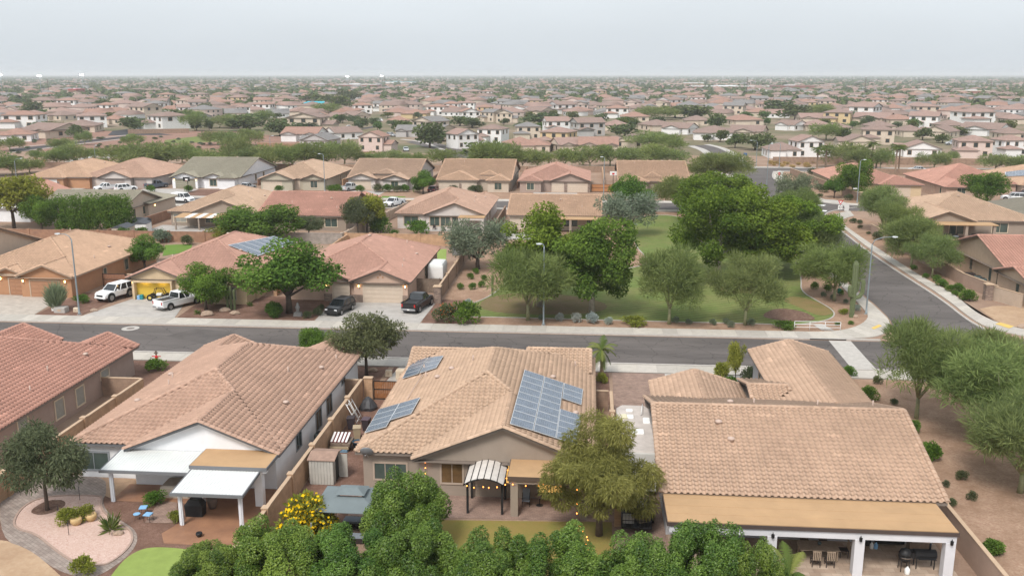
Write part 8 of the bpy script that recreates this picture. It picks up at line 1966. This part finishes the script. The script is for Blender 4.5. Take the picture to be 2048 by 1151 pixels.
# ---------------------------------------------------------------- far ground, roads and structures
sheet('desert_ground', P((-200, 342), (780, 336), (760, 300), (620, 282), (480, 262), (-200, 262)), .002, gravel_mat("red_desert", (.27, .155, .12), (.33, .20, .155), (.23, .145, .11), 3, .08))
def road_px(name, L_, R_, m=M_asph2, z=.03): sheet(name, P(*L_) + P(*R_)[::-1], z, m)
road_px('far_street', ((20, 304), (110, 293), (165, 286), (260, 275)), ((20, 298), (110, 289), (165, 282), (260, 271))); road_px('far_street', ((215, 271), (345, 270)), ((225, 262), (256, 258)))
road_px('far_street', ((812, 284), (860, 296), (905, 313), (945, 318)), ((840, 279), (880, 287), (925, 300), (980, 312)), M_asph); road_px('far_street', ((705, 262), (745, 256)), ((722, 258), (755, 249)), M_asph)
road_px('far_street', ((1376, 291), (1405, 300), (1425, 320), (1436, 339)), ((1420, 290), (1450, 296), (1480, 312), (1512, 339)), M_asph)
road_px('path', ((125, 326), (205, 312), (320, 300)), ((135, 321), (205, 308), (320, 297)), M_conc2, .03); road_px('path', ((180, 326), (235, 312), (300, 305)), ((170, 322), (230, 309), (300, 302)), M_conc2, .04)
for a, b in ((((20, 297), (110, 288), (165, 281), (260, 270)), .05), (((20, 306), (110, 295), (165, 288), (260, 277)), .05)): band('kerb', P(*a), offset(P(*a), 1.2), -.02, .12, M_conc)
ed = smooth(P((1420, 289), (1452, 296), (1482, 312), (1500, 330), (1512, 336)), 2); band('footpath', ed, offset(ed, -2.6), -.02, .1, M_conc); ed = smooth(P((1374, 292), (1402, 301), (1420, 322)), 2); band('footpath', ed, offset(ed, 3), -.02, .1, M_conc)
ed = smooth(P((800, 279), (838, 283), (880, 298), (905, 314)), 2); band('footpath', ed, offset(ed, 1.6), -.02, .1, M_conc)
sheet('park_lawn', P((330, 288), (470, 282), (480, 272), (400, 272), (330, 280)), .01, M_lawn)
sheet('construction_ground', P((0, 196), (330, 190), (330, 182), (0, 186)), .03, M_dirt); sheet('open_ground', P((1640, 192), (2048, 197), (2100, 190), (1640, 186)), .03, M_dirt)
for lb, a, b, m in (('brown wall along the street before white houses across arterial', (1545, 327), (1960, 331), WL_dk), ('brown wall below the white far house', (256, 268), (378, 266), WL_dk), ('brown wall behind the mesquites by red roofed long house', (515, 296), (616, 300), WL_rust)):
    block_wall('block_wall', lb, [G(*a), G(*b)], 2.1, m, C_cap, bay=12, pil=False)
for px, py, kind, c in ((782, 273, 'suv', PS), (697, 256, 'car', PW), (757, 243, 'suv', PW), (1906, 290, 'pickup', PS), (1632, 222, 'car', PW), (812, 302, 'car', PS)): vehicle('parked_car', {'suv': 'SUV', 'car': 'sedan', 'pickup': 'pickup'}[kind] + (' in white' if c is PW else ' in silver') + ' parked in the suburb ' + ('beside the garage' if px == 1906 else f"near the {'curving street' if px in (782, 812) else 'two-storey houses' if px != 1632 else 'yellow house'}") + (' by the kerb' if px == 812 else ' uphill' if px == 757 else ''), 'car', px, py, FR_.uniform(0, 6), kind, c)
M_flood = mat("flood_lamp", (1, 1, 1), .4, 0, emit=(1.0, .97, .92), estr=14)
for i, (px, py, top) in enumerate(((6, 196, 150), (84, 196, 152), (168, 192, 150), (696, 178, 153), (764, 178, 152))):
    x, y = G(px, py); _, z = GY(px, top, y); s = 1 / scale_at(x, y)
    o = thing('floodlight_tower', ['floodlight tower with the brightest double lamp bank', 'floodlight tower between two others over the ball field', 'floodlight tower beside the red building', 'small distant floodlight over the commercial roofs', 'distant floodlight before the teal roof'][i], 'floodlight', (x, y, 0))
    MB().tube([(0, 0, 0), (0, 0, z)], [.45, .25], 6).build('mast', M_galv, o); MB().box(-2.6, 2.6, -.3, .3, z - 1.2, z + 1.2).build('frame', M_galv, o)
    for k in range(4): MB().lathe([(.05, -.5), (.5, -.4), (.5, .4), (.05, .5)], (-1.9 + 1.27 * k, -.7, z), 8).build('lamp', M_flood, o)
for i, (px, py, top) in enumerate(((98, 190, 158), (319, 178, 156), (540, 180, 154), (770, 180, 153), (1009, 176, 153), (1239, 182, 154), (1493, 190, 154), (1729, 192, 155), (1980, 192, 160))):
    x, y = G(px, py); _, z = GY(px, top, y); o = thing('power_pole', 'tall dark power pole rising over the far roofs', 'power pole', (x, y, 0), 0, 'power poles across the plain')
    MB().tube([(0, 0, 0), (0, 0, z)], [.5, .3], 6).build('pole', B_dark, o); [MB().box(-1.6, 1.6, -.12, .12, z - 1 - 2.4 * k, z - .75 - 2.4 * k).build('crossarm', B_dark, o) for k in range(3)]
def shop(label, l, r, base, h, wm, rm, dep=30):
    x0, y = G(l, base); x1, _ = G(r, base); o = thing('commercial_building', label, 'building', ((x0 + x1) / 2, y, 0)); w = (x1 - x0) / 2
    MB().box(-w, w, 0, dep, 0, h).build('wall', wm, o); MB().box(-w - .5, w + .5, -.5, dep + .5, h + .01, h + .6).build('roof', rm, o); MB().box(-w * .96, w * .96, -.3, -.02, h * .15, h * .5).build('shopfront', M_glass, o); MB().box(-w * .4, w * .1, dep * .3, dep * .6, h + .61, h + 2).build('roof_plant', M_alu, o)
M_brick = mat("far_brick", (.26, .12, .095), .9, .1, .5)
shop('long brick store with white flat roof', 1385, 1545, 180, 6, M_brick, T_white, 60); shop('red brick end of the store row', 1550, 1628, 182, 8, M_brick, M_brick, 50); shop('tan shop building near the power poles', 1828, 1880, 192, 7, W_pinkish, W_beige); shop('brick shops beside the tan shop', 1918, 1990, 192, 6, M_brick, W_beige); shop('long white and brick building below floodlights', 596, 690, 176, 7, W_pinkish, M_brick, 50); shop('brick building with pale end beside floodlights', 672, 755, 178, 8, M_brick, T_white, 40); shop('long teal roofed building on the plain', 766, 828, 170, 8, FW[0][1], mat("teal_roof", (.08, .34, .38), .5, .05, 1), 40); shop('low tan building behind the white roofed store', 1320, 1480, 172, 6, W_pinkish, W_beige, 40); shop('red roofed building by the ball field', 138, 155, 194, 9, M_brick, M_sred, 20)
x, y = G(630, 218); o = thing('shade_canopy', 'turquoise shade canopy over a playground between mesquites', 'canopy', (x, y, 0)); slab4([(-9, -5, 4.5), (9, -5, 4.5), (7, 5, 6), (-7, 5, 6)], .2).build('cloth', mat("turquoise", (.03, .38, .48), .6, .05, 1), o); [MB().tube([(a, b, 0), (a, b, 4.8)], .15, 6).build('post', M_galv, o) for a in (-7.5, 7.5) for b in (-4, 4)]
# lit porch lamps of far houses
# ---------------------------------------------------------------- haze
hz = MB().box(-31000, 31000, -400, 43000, -1.1, 46.0).build('haze', None); hz['kind'] = 'stuff'
hm = bpy.data.materials.new("haze"); hm.use_nodes = True; hm.node_tree.nodes.clear(); ho = hm.node_tree.nodes.new('ShaderNodeOutputMaterial'); hv = hm.node_tree.nodes.new('ShaderNodeVolumePrincipled')
hv.inputs['Color'].default_value = (.86, .91, .97, 1); hv.inputs['Density'].default_value = 1.5e-4; hv.inputs['Anisotropy'].default_value = .1
hm.node_tree.links.new(hv.outputs[0], ho.inputs['Volume']); hz.data.materials.append(hm)
